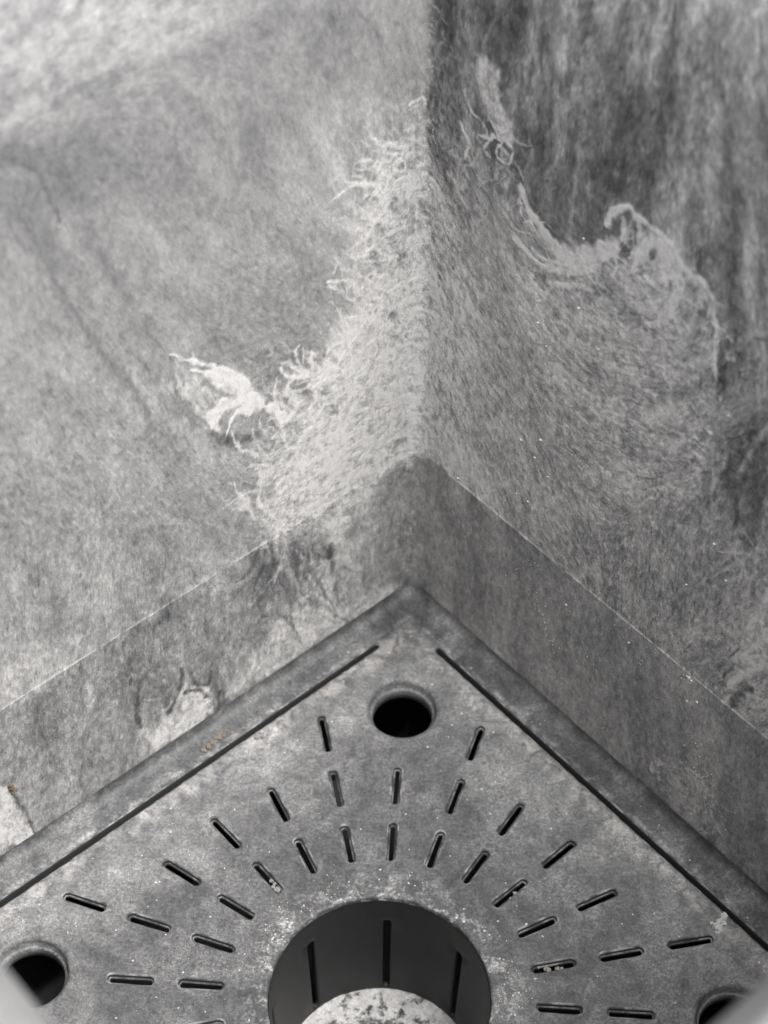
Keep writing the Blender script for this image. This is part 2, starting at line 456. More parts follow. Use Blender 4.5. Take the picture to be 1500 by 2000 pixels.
PATCHES = [
(0.91,0.068,1.00,0.42,[(-1.919,2.321),(-1.926,2.841),(-1.706,3.137),(-1.582,3.304),(-1.342,3.340),(-1.099,3.496),(-0.795,3.557),(-0.613,3.924),(-0.615,4.267),(-0.765,4.679),(-0.649,4.942),(-0.505,5.133),(-0.538,5.408),(-0.337,5.490),(-0.163,5.484),(-0.000,5.154),(-0.000,1.810),(-0.000,1.938),(-0.730,1.897),(-1.120,1.816),(-1.378,1.717),(-1.809,2.013)]),
(0.93,0.077,0.69,0.50,[(-1.860,2.281),(-1.888,2.753),(-1.591,3.003),(-1.106,2.949),(-0.478,2.817),(-0.000,2.753),(-0.000,1.949),(-0.000,1.938),(-0.730,1.930),(-1.247,1.901),(-1.563,1.912)]),
(0.64,0.068,0.50,0.55,[(-2.003,4.256),(-1.775,4.349),(-1.095,3.789),(-1.344,3.280),(-1.704,3.197),(-1.925,3.515)]),
(0.85,0.128,0.35,0.80,[(-1.749,1.972),(-1.119,1.883),(-0.467,1.894),(-0.597,1.603),(-0.928,1.373),(-1.383,1.513)]),
(0.83,0.051,0.30,0.70,[(-2.735,4.652),(-2.442,4.288),(-1.916,3.716),(-2.086,3.732),(-2.421,3.773),(-2.609,4.078),(-2.708,4.334)]),
(1.00,0.026,0.25,0.90,[(-2.463,4.367),(-2.245,4.295),(-2.065,4.134),(-1.965,3.891),(-1.915,3.745),(-2.134,3.905),(-2.341,4.161)]),
(1.00,0.026,0.25,0.90,[(-2.456,3.759),(-2.424,3.902),(-2.311,3.926),(-2.182,3.848),(-2.274,3.810),(-2.323,3.747),(-2.319,3.627),(-2.405,3.681)]),
(0.41,0.051,0.60,0.80,[(-2.470,3.709),(-2.322,3.570),(-2.130,3.450),(-1.903,3.369),(-1.889,3.276),(-2.108,3.327),(-2.326,3.501)]),
(0.61,0.030,0.50,0.70,[(-0.296,5.456),(-0.214,5.422),(-0.188,5.338),(-0.228,5.300),(-0.288,5.354)]),
(0.58,0.030,0.50,0.70,[(-0.521,4.930),(-0.438,4.893),(-0.413,4.805),(-0.454,4.767),(-0.514,4.824)]),
(0.60,0.030,0.50,0.70,[(-0.542,5.307),(-0.461,5.273),(-0.436,5.188),(-0.477,5.151),(-0.535,5.206)]),
(0.60,0.030,0.50,0.70,[(-0.376,5.096),(-0.293,5.060),(-0.268,4.973),(-0.308,4.935),(-0.369,4.992)]),
(0.60,0.030,0.50,0.70,[(-0.193,4.818),(-0.107,4.781),(-0.081,4.691),(-0.122,4.652),(-0.184,4.711)]),
(0.58,0.030,0.50,0.70,[(-0.429,4.722),(-0.345,4.684),(-0.320,4.595),(-0.361,4.556),(-0.422,4.615)]),
(0.60,0.030,0.50,0.70,[(-0.275,4.478),(-0.189,4.439),(-0.162,4.347),(-0.204,4.307),(-0.267,4.368)]),
(0.61,0.030,0.50,0.70,[(-1.386,3.517),(-1.303,3.473),(-1.281,3.376),(-1.324,3.335),(-1.383,3.401)]),
(0.61,0.030,0.50,0.70,[(-1.148,3.465),(-1.063,3.421),(-1.040,3.322),(-1.083,3.281),(-1.143,3.347)]),
(0.61,0.030,0.50,0.70,[(-1.060,3.169),(-0.974,3.124),(-0.950,3.023),(-0.994,2.981),(-1.055,3.049)]),
(0.62,0.030,0.50,0.70,[(-0.996,3.525),(-0.911,3.481),(-0.887,3.383),(-0.930,3.342),(-0.991,3.408)]),
(0.60,0.030,0.50,0.70,[(-1.621,3.568),(-1.540,3.525),(-1.519,3.429),(-1.561,3.388),(-1.618,3.453)]),
(0.63,0.030,0.50,0.70,[(-0.782,3.727),(-0.697,3.685),(-0.672,3.588),(-0.715,3.547),(-0.776,3.612)]),
(0.63,0.030,0.50,0.70,[(-0.602,4.090),(-0.517,4.049),(-0.491,3.955),(-0.534,3.914),(-0.595,3.977)]),
(0.64,0.030,0.50,0.70,[(-0.355,3.897),(-0.268,3.855),(-0.241,3.758),(-0.284,3.717),(-0.347,3.782)]),
(0.88,0.111,0.50,0.80,[(-1.658,0.888),(-1.134,0.651),(-0.727,0.429),(-0.162,0.172),(-0.373,0.017),(-0.796,0.059),(-1.415,0.063),(-1.949,0.092),(-2.400,0.219),(-2.259,0.451),(-1.927,0.646)]),
(0.88,0.060,0.40,0.75,[(-1.385,1.409),(-1.127,1.263),(-1.067,0.676),(-1.271,0.527),(-1.466,0.746)]),
(0.93,0.055,0.60,0.90,[(-2.914,0.818),(-2.786,0.626),(-2.624,0.513),(-2.567,0.222),(-2.569,0.084),(-2.693,0.146),(-2.663,-0.074),(-2.829,0.024),(-3.046,0.087),(-3.239,0.171),(-3.331,0.387),(-3.139,0.473),(-2.956,0.438),(-2.960,0.705)]),
(0.91,0.043,0.40,0.90,[(-3.430,0.623),(-3.331,0.387),(-3.209,0.224),(-3.251,0.025),(-3.350,0.172),(-3.433,0.473)]),
(0.82,0.051,0.50,0.85,[(-2.635,0.060),(-2.478,-0.006),(-2.325,-0.194),(-2.302,-0.374),(-2.496,-0.309),(-2.650,-0.180)]),
(0.97,0.034,0.40,0.90,[(-4.990,1.054),(-4.910,0.925),(-4.841,0.560),(-4.769,0.183),(-4.717,-0.024),(-4.911,0.077),(-5.124,0.180)]),
(0.63,0.298,0.10,0.50,[(-3.869,8.374),(-2.117,7.665),(-2.541,7.594),(-3.136,7.519),(-3.637,7.371),(-4.033,7.304)]),
(0.83,0.128,0.30,0.50,[(-4.798,2.310),(-4.365,2.371),(-3.832,2.296),(-3.655,2.130),(-4.428,1.915),(-4.848,1.980)]),
(0.88,0.038,0.45,0.92,[(0.556,6.601),(0.664,6.609),(0.799,6.562),(0.837,6.302),(1.017,6.161),(1.019,5.921),(0.830,6.002),(0.667,6.141),(0.584,6.359)]),
(0.60,0.034,0.45,0.70,[(0.398,6.498),(0.503,6.481),(0.555,6.249),(0.414,6.224)]),
(0.52,0.043,0.30,0.70,[(1.347,5.638),(1.555,5.930),(1.742,6.320),(2.010,6.422),(2.060,6.028),(2.222,6.074),(2.110,5.863),(1.949,5.545),(1.676,5.354),(1.482,5.492)]),
(0.49,0.017,0.20,0.85,[(2.150,5.858),(2.202,5.976),(2.254,6.006),(2.267,5.908),(2.228,5.778),(2.154,5.743)]),
(0.52,0.026,0.30,0.80,[(1.584,5.262),(1.657,5.307),(1.680,5.264),(1.643,5.211),(1.591,5.189)]),
(0.52,0.026,0.30,0.80,[(1.368,4.973),(1.444,5.020),(1.466,4.976),(1.429,4.921),(1.375,4.898)]),
(0.50,0.026,0.30,0.80,[(2.541,5.894),(2.606,5.933),(2.628,5.894),(2.597,5.846),(2.551,5.827)]),
(0.49,0.026,0.30,0.80,[(2.760,5.712),(2.825,5.752),(2.847,5.713),(2.817,5.664),(2.771,5.645)]),
(0.51,0.026,0.30,0.80,[(2.359,5.686),(2.426,5.727),(2.449,5.686),(2.417,5.637),(2.369,5.617)]),
(0.50,0.026,0.30,0.80,[(1.156,5.391),(1.232,5.436),(1.255,5.393),(1.216,5.340),(1.163,5.318)]),
(0.48,0.026,0.30,0.80,[(2.964,5.791),(3.027,5.831),(3.050,5.792),(3.020,5.744),(2.975,5.725)]),
(0.49,0.026,0.30,0.80,[(3.059,5.705),(3.121,5.745),(3.144,5.705),(3.115,5.657),(3.070,5.638)]),
(0.52,0.026,0.30,0.80,[(1.429,4.984),(1.504,5.031),(1.527,4.987),(1.489,4.932),(1.436,4.910)]),
(0.52,0.026,0.30,0.80,[(1.774,5.173),(1.846,5.218),(1.869,5.175),(1.833,5.122),(1.782,5.100)]),
(0.79,0.102,0.75,0.55,[(1.373,4.720),(2.137,5.434),(2.567,5.601),(2.924,5.776),(3.251,5.789),(3.382,5.174),(3.321,4.870),(3.436,4.522),(3.287,3.902),(2.644,3.410),(2.015,3.420),(1.587,3.824)]),
(0.42,0.034,0.20,0.80,[(3.286,5.713),(3.358,5.662),(3.454,5.426),(3.513,5.161),(3.403,4.928),(3.368,5.369)]),
(0.43,0.051,0.25,0.80,[(3.589,4.742),(3.910,5.284),(4.067,4.500),(4.022,3.900),(3.828,3.744),(3.754,4.147),(3.562,4.283)]),
(0.77,0.043,0.80,0.50,[(3.400,0.392),(3.723,0.866),(4.064,0.759),(4.264,0.352),(3.988,0.058),(3.705,0.157)])]
STROKES = [
(1.00,0.094,0.90,-0.70,[(-1.888,3.694),(-2.044,3.947),(-2.226,4.245),(-2.523,4.520),(-2.780,4.747)]),
(1.00,0.085,0.90,-0.70,[(-1.888,3.694),(-2.005,3.875),(-2.151,4.105),(-2.383,4.309),(-2.580,4.469)]),
(1.00,0.102,0.90,-0.70,[(-1.888,3.705),(-1.964,3.847),(-2.070,4.040),(-2.163,4.177),(-2.224,4.272)]),
(1.00,0.077,0.90,-0.70,[(-1.916,3.711),(-1.952,3.814),(-2.018,3.969),(-2.048,4.044),(-2.046,4.077)]),
(1.00,0.111,0.90,-0.70,[(-1.889,3.671),(-2.053,3.781),(-2.244,3.943),(-2.366,3.861),(-2.457,3.736)]),
(1.00,0.077,0.90,-0.70,[(-1.917,3.688),(-2.080,3.751),(-2.270,3.867),(-2.353,3.795),(-2.405,3.681)]),
(1.00,0.085,0.90,-0.70,[(-1.851,3.636),(-1.965,3.646),(-2.110,3.711),(-2.199,3.636),(-2.257,3.518)]),
(1.00,0.085,0.90,-0.70,[(-1.722,3.510),(-1.803,3.589),(-1.916,3.722),(-2.069,3.844),(-2.189,3.921)]),
(0.61,0.047,0.50,1.40,[(-2.084,3.777),(-2.198,3.764),(-2.276,3.683)]),
(0.62,0.047,0.50,1.40,[(-1.891,3.625),(-2.015,3.558),(-2.145,3.483)]),
(0.60,0.047,0.50,1.40,[(-2.471,4.260),(-2.293,4.052),(-2.133,3.911)]),
(0.51,0.026,0.50,1.10,[(-2.771,4.726),(-2.736,4.516),(-2.740,4.269)]),
(0.52,0.026,0.50,1.10,[(-2.751,4.332),(-2.645,4.100),(-2.498,3.866),(-2.349,3.587)]),
(0.52,0.026,0.50,1.10,[(-2.721,4.174),(-2.617,3.968),(-2.479,3.750)]),
(0.51,0.026,0.50,1.10,[(-2.735,4.652),(-2.670,4.477),(-2.644,4.324)]),
(0.50,0.026,0.50,1.10,[(-2.829,4.786),(-2.914,4.994),(-3.049,5.174)]),
(0.52,0.026,0.50,1.10,[(-3.029,4.304),(-2.993,4.114),(-2.782,3.752)]),
(0.52,0.026,0.50,1.10,[(-2.948,4.029),(-2.786,3.696),(-2.610,3.465)]),
(0.41,0.034,0.55,1.20,[(-3.978,7.161),(-3.815,7.031),(-3.738,6.886),(-3.696,6.667),(-3.633,6.456)]),
(0.48,0.034,0.55,1.20,[(-3.984,6.766),(-3.899,6.590),(-3.854,6.432),(-3.814,6.227),(-3.730,5.994),(-3.594,5.579),(-3.481,5.315),(-3.346,4.979),(-3.221,4.721),(-3.073,4.387),(-3.021,4.102)]),
(0.48,0.034,0.55,1.20,[(-3.541,5.820),(-3.448,5.598)]),
(0.49,0.034,0.55,1.20,[(-3.244,5.232),(-3.121,4.955),(-2.946,4.639)]),
(0.47,0.034,0.55,1.20,[(-3.301,5.616),(-3.228,5.477)]),
(0.41,0.030,0.28,1.20,[(-2.485,6.207),(-2.329,5.939),(-2.090,5.648)]),
(0.47,0.030,0.28,1.20,[(-1.926,5.787),(-1.733,5.390)]),
(0.49,0.030,0.28,1.20,[(-2.214,5.335),(-1.860,4.938),(-1.543,4.550)]),
(0.52,0.030,0.28,1.20,[(-2.134,4.875),(-1.880,4.518),(-1.560,3.999)]),
(0.55,0.030,0.28,1.20,[(-2.712,2.856),(-2.335,2.407),(-1.991,2.072)]),
(0.55,0.030,0.28,1.20,[(-2.627,3.234),(-2.426,2.822),(-2.274,2.431)]),
(0.50,0.043,0.50,0.50,[(-0.794,7.085),(-0.579,6.774),(-0.496,6.602)]),
(0.52,0.043,0.50,0.50,[(-0.536,6.756),(-0.480,6.618)]),
(0.56,0.043,0.50,0.50,[(-0.362,6.775),(-0.249,6.636),(-0.187,6.377)]),
(0.56,0.043,0.50,0.50,[(-0.382,6.367),(-0.324,6.247)]),
(0.56,0.043,0.50,0.50,[(-0.269,6.318),(-0.178,6.038)]),
(0.50,0.043,0.50,0.50,[(-0.794,7.041),(-0.634,6.932)]),
(1.00,0.034,0.75,0.80,[(-0.539,5.510),(-0.394,5.467),(-0.308,5.502),(-0.161,5.433)]),
(1.00,0.034,0.75,0.80,[(-0.509,5.445),(-0.421,5.300),(-0.447,5.131),(-0.517,5.086)]),
(1.00,0.034,0.75,0.80,[(-0.338,5.516),(-0.218,5.383),(-0.228,5.284),(-0.364,5.401)]),
(0.99,0.034,0.75,0.80,[(-0.593,5.229),(-0.477,5.198),(-0.388,5.075),(-0.474,4.959),(-0.573,4.903)]),
(0.97,0.034,0.75,0.80,[(-0.666,4.735),(-0.590,4.858),(-0.473,4.906),(-0.383,4.807)]),
(0.98,0.034,0.75,0.80,[(-0.753,4.672),(-0.559,4.680),(-0.322,4.721),(-0.141,4.684)]),
(0.98,0.034,0.75,0.80,[(-0.736,4.620),(-0.528,4.499),(-0.317,4.444)]),
(1.00,0.034,0.75,0.80,[(-0.509,5.445),(-0.333,5.257),(-0.155,5.197)]),
(1.00,0.034,0.75,0.80,[(-0.735,4.471),(-0.555,4.263),(-0.277,3.999)]),
(1.00,0.034,0.75,0.80,[(-0.525,4.247),(-0.310,4.103)]),
(0.94,0.034,0.75,0.80,[(-1.085,4.565),(-1.028,4.556),(-0.794,4.408),(-0.735,4.248),(-0.794,4.240),(-0.942,4.377),(-1.074,4.537)]),
(0.98,0.034,0.75,0.80,[(-0.794,4.408),(-0.753,4.240)]),
(1.00,0.034,0.75,0.80,[(-0.902,4.073),(-0.734,4.003),(-0.490,3.808),(-0.300,3.572)]),
(1.00,0.034,0.75,0.80,[(-0.884,4.040),(-0.795,3.909),(-0.612,3.748)]),
(1.00,0.034,0.75,0.80,[(-0.735,4.106),(-0.613,3.970)]),
(1.00,0.034,0.75,0.80,[(-1.425,4.065),(-1.456,3.997),(-1.391,3.814),(-1.306,3.618)]),
(1.00,0.034,0.75,0.80,[(-1.374,4.007),(-1.354,3.851)]),
(1.00,0.034,0.75,0.80,[(-1.630,3.971),(-1.505,3.898),(-1.335,3.665)]),
(1.00,0.034,0.75,0.80,[(-1.648,3.947),(-1.566,3.818),(-1.336,3.635)]),
(1.00,0.034,0.75,0.80,[(-1.259,3.912),(-1.285,3.771),(-1.265,3.594)]),
(1.00,0.034,0.75,0.80,[(-1.097,3.614),(-1.108,3.738),(-1.047,3.820),(-0.903,3.808),(-0.795,3.723)]),
(1.00,0.034,0.75,0.80,[(-1.097,3.643),(-1.188,3.578),(-1.266,3.564)]),
(1.00,0.034,0.75,0.80,[(-1.336,3.635),(-1.422,3.716),(-1.539,3.726),(-1.542,3.639),(-1.398,3.524),(-1.308,3.530)]),
(1.00,0.034,0.75,0.80,[(-1.278,3.571),(-1.221,3.418),(-1.253,3.286)]),
(1.00,0.034,0.75,0.80,[(-1.502,3.586),(-1.449,3.374),(-1.523,3.298),(-1.653,3.317)]),
(1.00,0.034,0.75,0.80,[(-1.449,3.374),(-1.345,3.208)]),
(1.00,0.034,0.75,0.80,[(-1.601,3.437),(-1.668,3.387),(-1.607,3.259)]),
(1.00,0.034,0.75,0.80,[(-1.101,3.316),(-1.152,3.164),(-1.214,3.109)]),
(1.00,0.034,0.75,0.80,[(-0.855,3.651),(-0.733,3.521),(-0.640,3.286)]),
(1.00,0.034,0.75,0.80,[(-1.036,3.755),(-0.916,3.627),(-0.886,3.491)]),
(1.00,0.034,0.75,0.80,[(-1.893,2.914),(-1.890,2.722),(-1.933,2.558),(-1.878,2.424)]),
(1.00,0.034,0.75,0.80,[(-1.941,2.499),(-1.827,2.325),(-1.711,2.148)]),
(1.00,0.034,0.75,0.80,[(-1.889,2.301),(-1.745,2.070),(-1.532,1.891)]),
(0.95,0.034,0.75,0.80,[(-0.174,5.915),(-0.048,5.907),(-0.000,5.846)]),
(0.98,0.034,0.75,0.80,[(-0.088,5.900),(-0.054,5.736)]),
(1.00,0.034,0.75,0.80,[(0.061,5.646),(0.100,5.515)]),
(0.97,0.034,0.75,0.80,[(-0.202,5.878),(-0.058,5.862)]),
(0.94,0.034,0.45,0.90,[(-0.389,5.128),(-0.475,5.066),(-0.532,4.936)]),
(0.94,0.034,0.45,0.90,[(-0.265,4.855),(-0.323,4.776),(-0.198,4.548)]),
(0.96,0.034,0.45,0.90,[(-0.089,4.981),(-0.144,4.794),(-0.045,4.525)]),
(0.97,0.034,0.45,0.90,[(-0.437,4.396),(-0.190,4.209),(-0.035,4.184)]),
(1.00,0.034,0.45,0.90,[(-0.611,3.689),(-0.362,3.548),(-0.103,3.280)]),
(0.97,0.034,0.45,0.90,[(-1.228,2.963),(-1.106,2.949),(-0.983,2.811)]),
(0.97,0.034,0.45,0.90,[(-1.593,2.941),(-1.412,2.952),(-1.232,2.776)]),
(0.97,0.034,0.45,0.90,[(-1.722,2.708),(-1.480,2.648),(-1.112,2.476)]),
(0.96,0.034,0.45,0.90,[(-1.609,2.441),(-1.114,2.248),(-0.731,2.265)]),
(0.97,0.034,0.45,0.90,[(-1.495,2.102),(-1.053,2.075),(-0.469,2.098)]),
(0.97,0.034,0.45,0.90,[(-1.705,2.341),(-1.366,2.281)]),
(0.98,0.034,0.45,0.90,[(-1.046,2.723),(-0.604,2.640),(-0.149,2.554)]),
(0.69,0.060,0.40,0.80,[(-1.061,1.253),(-0.863,0.825),(-0.796,0.403)]),
(0.70,0.060,0.40,0.80,[(-0.728,1.093),(-0.452,0.680),(-0.306,0.276)]),
(0.27,0.047,0.70,1.00,[(-2.938,1.057),(-2.937,0.836),(-3.034,0.616),(-3.122,0.521)]),
(0.27,0.047,0.70,1.00,[(-2.828,0.898),(-2.782,0.676),(-2.634,0.558),(-2.592,0.713)]),
(0.27,0.047,0.70,1.00,[(-3.432,1.228),(-3.467,0.743),(-3.436,0.567)]),
(0.27,0.047,0.70,1.00,[(-2.937,0.673),(-2.788,0.591),(-2.646,0.378)]),
(0.27,0.047,0.70,1.00,[(-2.506,0.380),(-2.536,0.096)]),
(0.27,0.047,0.70,1.00,[(-2.575,-0.005),(-2.419,-0.117)]),
(0.41,0.026,0.70,0.50,[(-5.135,0.111),(-4.915,0.048),(-4.721,-0.053)]),
(0.41,0.026,0.70,0.50,[(-4.886,0.940),(-4.806,0.605),(-4.728,0.066)]),
(0.49,0.051,0.45,0.90,[(-3.984,1.942),(-4.043,1.216)]),
(0.49,0.051,0.45,0.90,[(-3.627,1.872),(-3.595,1.357),(-3.671,0.910)]),
(0.49,0.051,0.45,0.90,[(-4.224,1.364),(-4.105,1.410)]),
(0.49,0.051,0.45,0.90,[(-2.590,1.223),(-2.606,0.798)]),
(0.49,0.051,0.45,0.90,[(-3.058,1.436),(-3.120,1.054)]),
(0.49,0.051,0.45,0.90,[(-3.393,0.378),(-3.375,-0.106)]),
(0.49,0.051,0.45,0.90,[(-4.582,1.588),(-4.571,1.075)]),
(0.77,0.128,0.35,1.50,[(-4.009,7.458),(-3.657,7.544),(-3.249,7.690),(-2.843,7.760)]),
(0.78,0.128,0.35,1.50,[(-3.581,7.469),(-3.178,7.537),(-2.681,7.570),(-2.219,7.542)]),
(0.77,0.128,0.35,1.50,[(-3.890,7.688),(-3.535,7.812),(-3.135,7.921)]),
(0.79,0.128,0.35,1.50,[(-2.691,7.451),(-2.319,7.459),(-2.076,7.566)]),
(0.51,0.102,0.60,1.30,[(-4.039,7.265),(-3.879,7.190),(-3.753,7.002)]),
(0.49,0.102,0.60,1.30,[(-3.545,7.412),(-3.360,7.494),(-3.196,7.380),(-3.012,7.424)]),
(0.49,0.102,0.60,1.30,[(-3.929,7.981),(-3.674,8.028),(-3.366,8.132)]),
(0.49,0.102,0.60,1.30,[(-3.390,7.948),(-3.249,8.046)]),
(0.51,0.102,0.60,1.30,[(-2.541,7.594),(-2.360,7.539)]),
(0.68,0.038,0.70,0.70,[(0.753,7.167),(0.726,6.978),(0.652,6.785),(0.615,6.630)]),
(0.95,0.038,0.75,0.50,[(0.700,6.111),(0.860,6.004),(1.015,5.968)]),
(0.94,0.038,0.75,0.50,[(0.417,6.178),(0.483,6.116),(0.550,6.031),(0.676,6.002),(0.714,5.900)]),
(0.97,0.038,0.75,0.50,[(0.921,6.013),(0.844,5.824),(0.969,5.795),(1.019,5.921)]),
(0.97,0.038,0.75,0.50,[(0.772,5.956),(0.691,5.789),(0.788,5.744)]),
(0.95,0.038,0.75,0.50,[(1.000,6.152),(0.774,5.933),(0.622,5.889)]),
(0.97,0.038,0.75,0.50,[(0.403,5.879),(0.506,5.738),(0.453,5.558)]),
(0.63,0.055,0.60,0.80,[(1.378,7.336),(1.377,7.077),(1.358,6.712),(1.391,6.269)]),
(0.63,0.055,0.60,0.80,[(1.569,7.343),(1.561,7.168),(1.548,6.943)]),
(0.73,0.055,0.60,0.80,[(1.737,6.364),(1.720,6.119),(1.739,5.743),(1.693,5.466)]),
(0.74,0.055,0.60,0.80,[(1.837,6.233),(1.891,6.025)]),
(0.71,0.055,0.60,0.80,[(1.244,6.093),(1.197,5.825),(1.226,5.643)]),
(0.61,0.055,0.60,0.80,[(2.252,7.217),(2.249,6.868)]),
(0.60,0.055,0.60,0.80,[(2.492,7.171),(2.462,7.026)]),
(0.72,0.055,0.60,0.80,[(1.539,6.349),(1.508,6.096),(1.394,5.887)]),
(0.74,0.055,0.60,0.80,[(2.153,6.176),(2.150,5.984)]),
(0.72,0.055,0.60,0.80,[(2.624,6.309),(2.664,6.192)]),
(0.70,0.055,0.60,0.80,[(2.835,6.477),(2.877,6.318)]),
(0.37,0.077,0.50,0.90,[(1.264,7.195),(1.259,6.841)]),
(0.39,0.077,0.50,0.90,[(1.720,6.987),(1.708,6.849)]),
(0.40,0.077,0.50,0.90,[(2.336,7.175),(2.328,6.867),(2.272,6.703)]),
(0.33,0.077,0.50,0.90,[(2.602,7.439),(2.587,7.221)]),
(0.46,0.077,0.50,0.90,[(1.969,6.306),(1.997,6.086)]),
(0.38,0.077,0.50,0.90,[(1.067,6.744),(1.074,6.333)]),
(0.42,0.077,0.50,0.90,[(2.127,6.979),(2.090,6.649)]),
(0.37,0.077,0.50,0.90,[(1.173,6.843),(1.142,6.555)]),
(1.00,0.128,0.95,0.50,[(1.140,5.654),(1.261,5.523),(1.405,5.415),(1.569,5.341),(1.748,5.347),(1.956,5.489),(2.112,5.629),(2.230,5.769)]),
(1.00,0.072,0.90,0.60,[(1.084,5.152),(1.211,5.124),(1.340,5.072),(1.524,5.080),(1.753,5.196),(1.970,5.371),(2.109,5.557),(2.211,5.738)]),
(1.00,0.060,0.85,0.60,[(1.309,4.868),(1.414,4.816),(1.501,4.817),(1.597,4.963),(1.768,5.060),(2.050,5.195)]),
(1.00,0.026,0.75,0.50,[(1.114,5.528),(1.252,5.355),(1.444,5.265),(1.578,5.140)]),
(1.00,0.026,0.75,0.50,[(0.978,5.297),(1.139,5.237),(1.319,5.293)]),
(1.00,0.026,0.75,0.50,[(1.299,5.177),(1.456,5.143),(1.689,5.234),(1.963,5.428)]),
(1.00,0.026,0.75,0.50,[(1.185,5.418),(1.382,5.279),(1.685,5.268)]),
(1.00,0.026,0.75,0.50,[(1.220,5.025),(1.293,4.911),(1.388,4.890)]),
(1.00,0.060,0.95,0.60,[(2.106,5.851),(2.148,5.963),(2.233,6.080),(2.322,6.151),(2.382,6.120),(2.500,6.132),(2.658,6.093)]),
(0.99,0.034,0.85,0.60,[(2.262,6.030),(2.285,5.943),(2.259,5.806)]),
(1.00,0.072,0.95,0.50,[(2.440,5.710),(2.460,5.801),(2.521,5.916),(2.639,6.006),(2.754,5.961),(2.836,5.848),(2.914,5.769),(2.875,5.607),(2.838,5.423)]),
(0.97,0.034,0.80,0.60,[(2.437,5.728),(2.441,5.622),(2.548,5.579),(2.692,5.689),(2.841,5.821)]),
(0.99,0.051,0.90,0.60,[(2.673,6.065),(2.797,6.059),(2.923,5.944),(3.019,5.908)]),
(0.97,0.051,0.90,0.60,[(2.918,5.811),(3.078,5.935),(3.188,5.913),(3.261,5.795),(3.306,5.628),(3.316,5.485),(3.391,5.180)]),
(1.00,0.034,0.70,0.50,[(2.237,5.754),(2.225,5.638),(2.263,5.562),(2.231,5.416)]),
(0.99,0.034,0.70,0.50,[(2.544,5.833),(2.503,5.660)]),
(1.00,0.034,0.70,0.50,[(2.768,5.378),(2.702,5.258),(2.633,5.229)]),
(0.99,0.034,0.70,0.50,[(2.838,5.423),(2.971,5.484),(3.056,5.464)]),
(1.00,0.034,0.70,0.50,[(2.470,5.885),(2.400,5.794),(2.358,5.695)]),
(0.97,0.034,0.70,0.50,[(2.972,5.806),(3.019,5.689),(3.123,5.706)]),
(1.00,0.034,0.70,0.50,[(2.287,5.170),(2.324,5.064),(2.419,5.048)]),
(0.99,0.034,0.70,0.50,[(2.889,5.655),(2.804,5.502),(2.706,5.235)]),
(0.96,0.034,0.70,0.50,[(3.117,5.897),(3.218,5.767),(3.210,5.664)]),
(0.86,0.030,0.45,0.80,[(3.035,5.371),(3.132,5.405),(3.222,5.474)]),
(0.62,0.030,0.45,0.80,[(2.798,5.192),(2.867,5.196),(2.927,5.257)]),
(0.88,0.030,0.45,0.80,[(2.258,4.794),(2.328,4.811),(2.392,4.861)]),
(0.61,0.030,0.45,0.80,[(2.814,5.248),(2.899,5.323),(2.991,5.344)]),
(0.87,0.030,0.45,0.80,[(3.014,5.200),(3.118,5.283),(3.227,5.322)]),
(0.62,0.030,0.45,0.80,[(2.495,4.845),(2.563,4.892),(2.634,4.917)]),
(0.88,0.030,0.45,0.80,[(2.411,4.851),(2.532,4.955),(2.660,4.996)]),
(0.62,0.030,0.45,0.80,[(2.419,4.877),(2.503,4.938),(2.590,4.969)]),
(0.87,0.030,0.45,0.80,[(3.100,5.164),(3.200,5.239),(3.305,5.282)]),
(0.62,0.030,0.45,0.80,[(2.778,4.933),(2.857,4.989),(2.939,5.021)]),
(0.88,0.030,0.45,0.80,[(2.853,4.981),(2.952,5.050),(3.052,5.095)]),
(0.62,0.030,0.45,0.80,[(2.437,4.690),(2.537,4.736),(2.634,4.801)]),
(0.88,0.030,0.45,0.80,[(2.592,4.730),(2.701,4.828),(2.818,4.863)]),
(0.62,0.030,0.45,0.80,[(2.610,4.765),(2.714,4.853),(2.824,4.890)]),
(0.88,0.030,0.45,0.80,[(3.015,4.961),(3.097,5.037),(3.186,5.058)]),
(0.62,0.030,0.45,0.80,[(2.982,4.999),(3.074,5.062),(3.168,5.104)]),
(0.88,0.030,0.45,0.80,[(2.607,4.614),(2.662,4.686),(2.728,4.676)]),
(0.62,0.030,0.45,0.80,[(3.200,5.011),(3.299,5.019),(3.382,5.117)]),
(0.88,0.030,0.45,0.80,[(2.893,4.779),(2.956,4.820),(3.021,4.846)]),
(0.62,0.030,0.45,0.80,[(3.050,4.948),(3.101,5.011),(3.163,5.005)]),
(0.88,0.030,0.45,0.80,[(2.406,4.379),(2.477,4.432),(2.552,4.458)]),
(0.62,0.030,0.45,0.80,[(3.101,4.858),(3.209,5.004),(3.341,5.004)]),
(0.88,0.030,0.45,0.80,[(2.921,4.653),(2.970,4.704),(3.027,4.705)]),
(0.62,0.030,0.45,0.80,[(2.581,4.404),(2.648,4.399),(2.703,4.468)]),
(0.88,0.030,0.45,0.80,[(3.216,4.796),(3.302,4.877),(3.397,4.903)]),
(0.62,0.030,0.45,0.80,[(3.195,4.802),(3.255,4.786),(3.299,4.854)]),
(0.88,0.030,0.45,0.80,[(2.341,4.209),(2.443,4.291),(2.549,4.333)]),
(0.62,0.030,0.45,0.80,[(2.425,4.253),(2.556,4.371),(2.694,4.420)]),
(0.88,0.030,0.45,0.80,[(2.531,4.209),(2.619,4.348),(2.729,4.328)]),
(0.62,0.030,0.45,0.80,[(2.538,4.215),(2.622,4.291),(2.712,4.317)]),
(0.89,0.030,0.45,0.80,[(2.717,4.278),(2.790,4.348),(2.870,4.365)]),
(0.62,0.030,0.45,0.80,[(3.241,4.692),(3.361,4.787),(3.485,4.845)]),
(0.89,0.030,0.45,0.80,[(3.281,4.597),(3.367,4.635),(3.447,4.695)]),
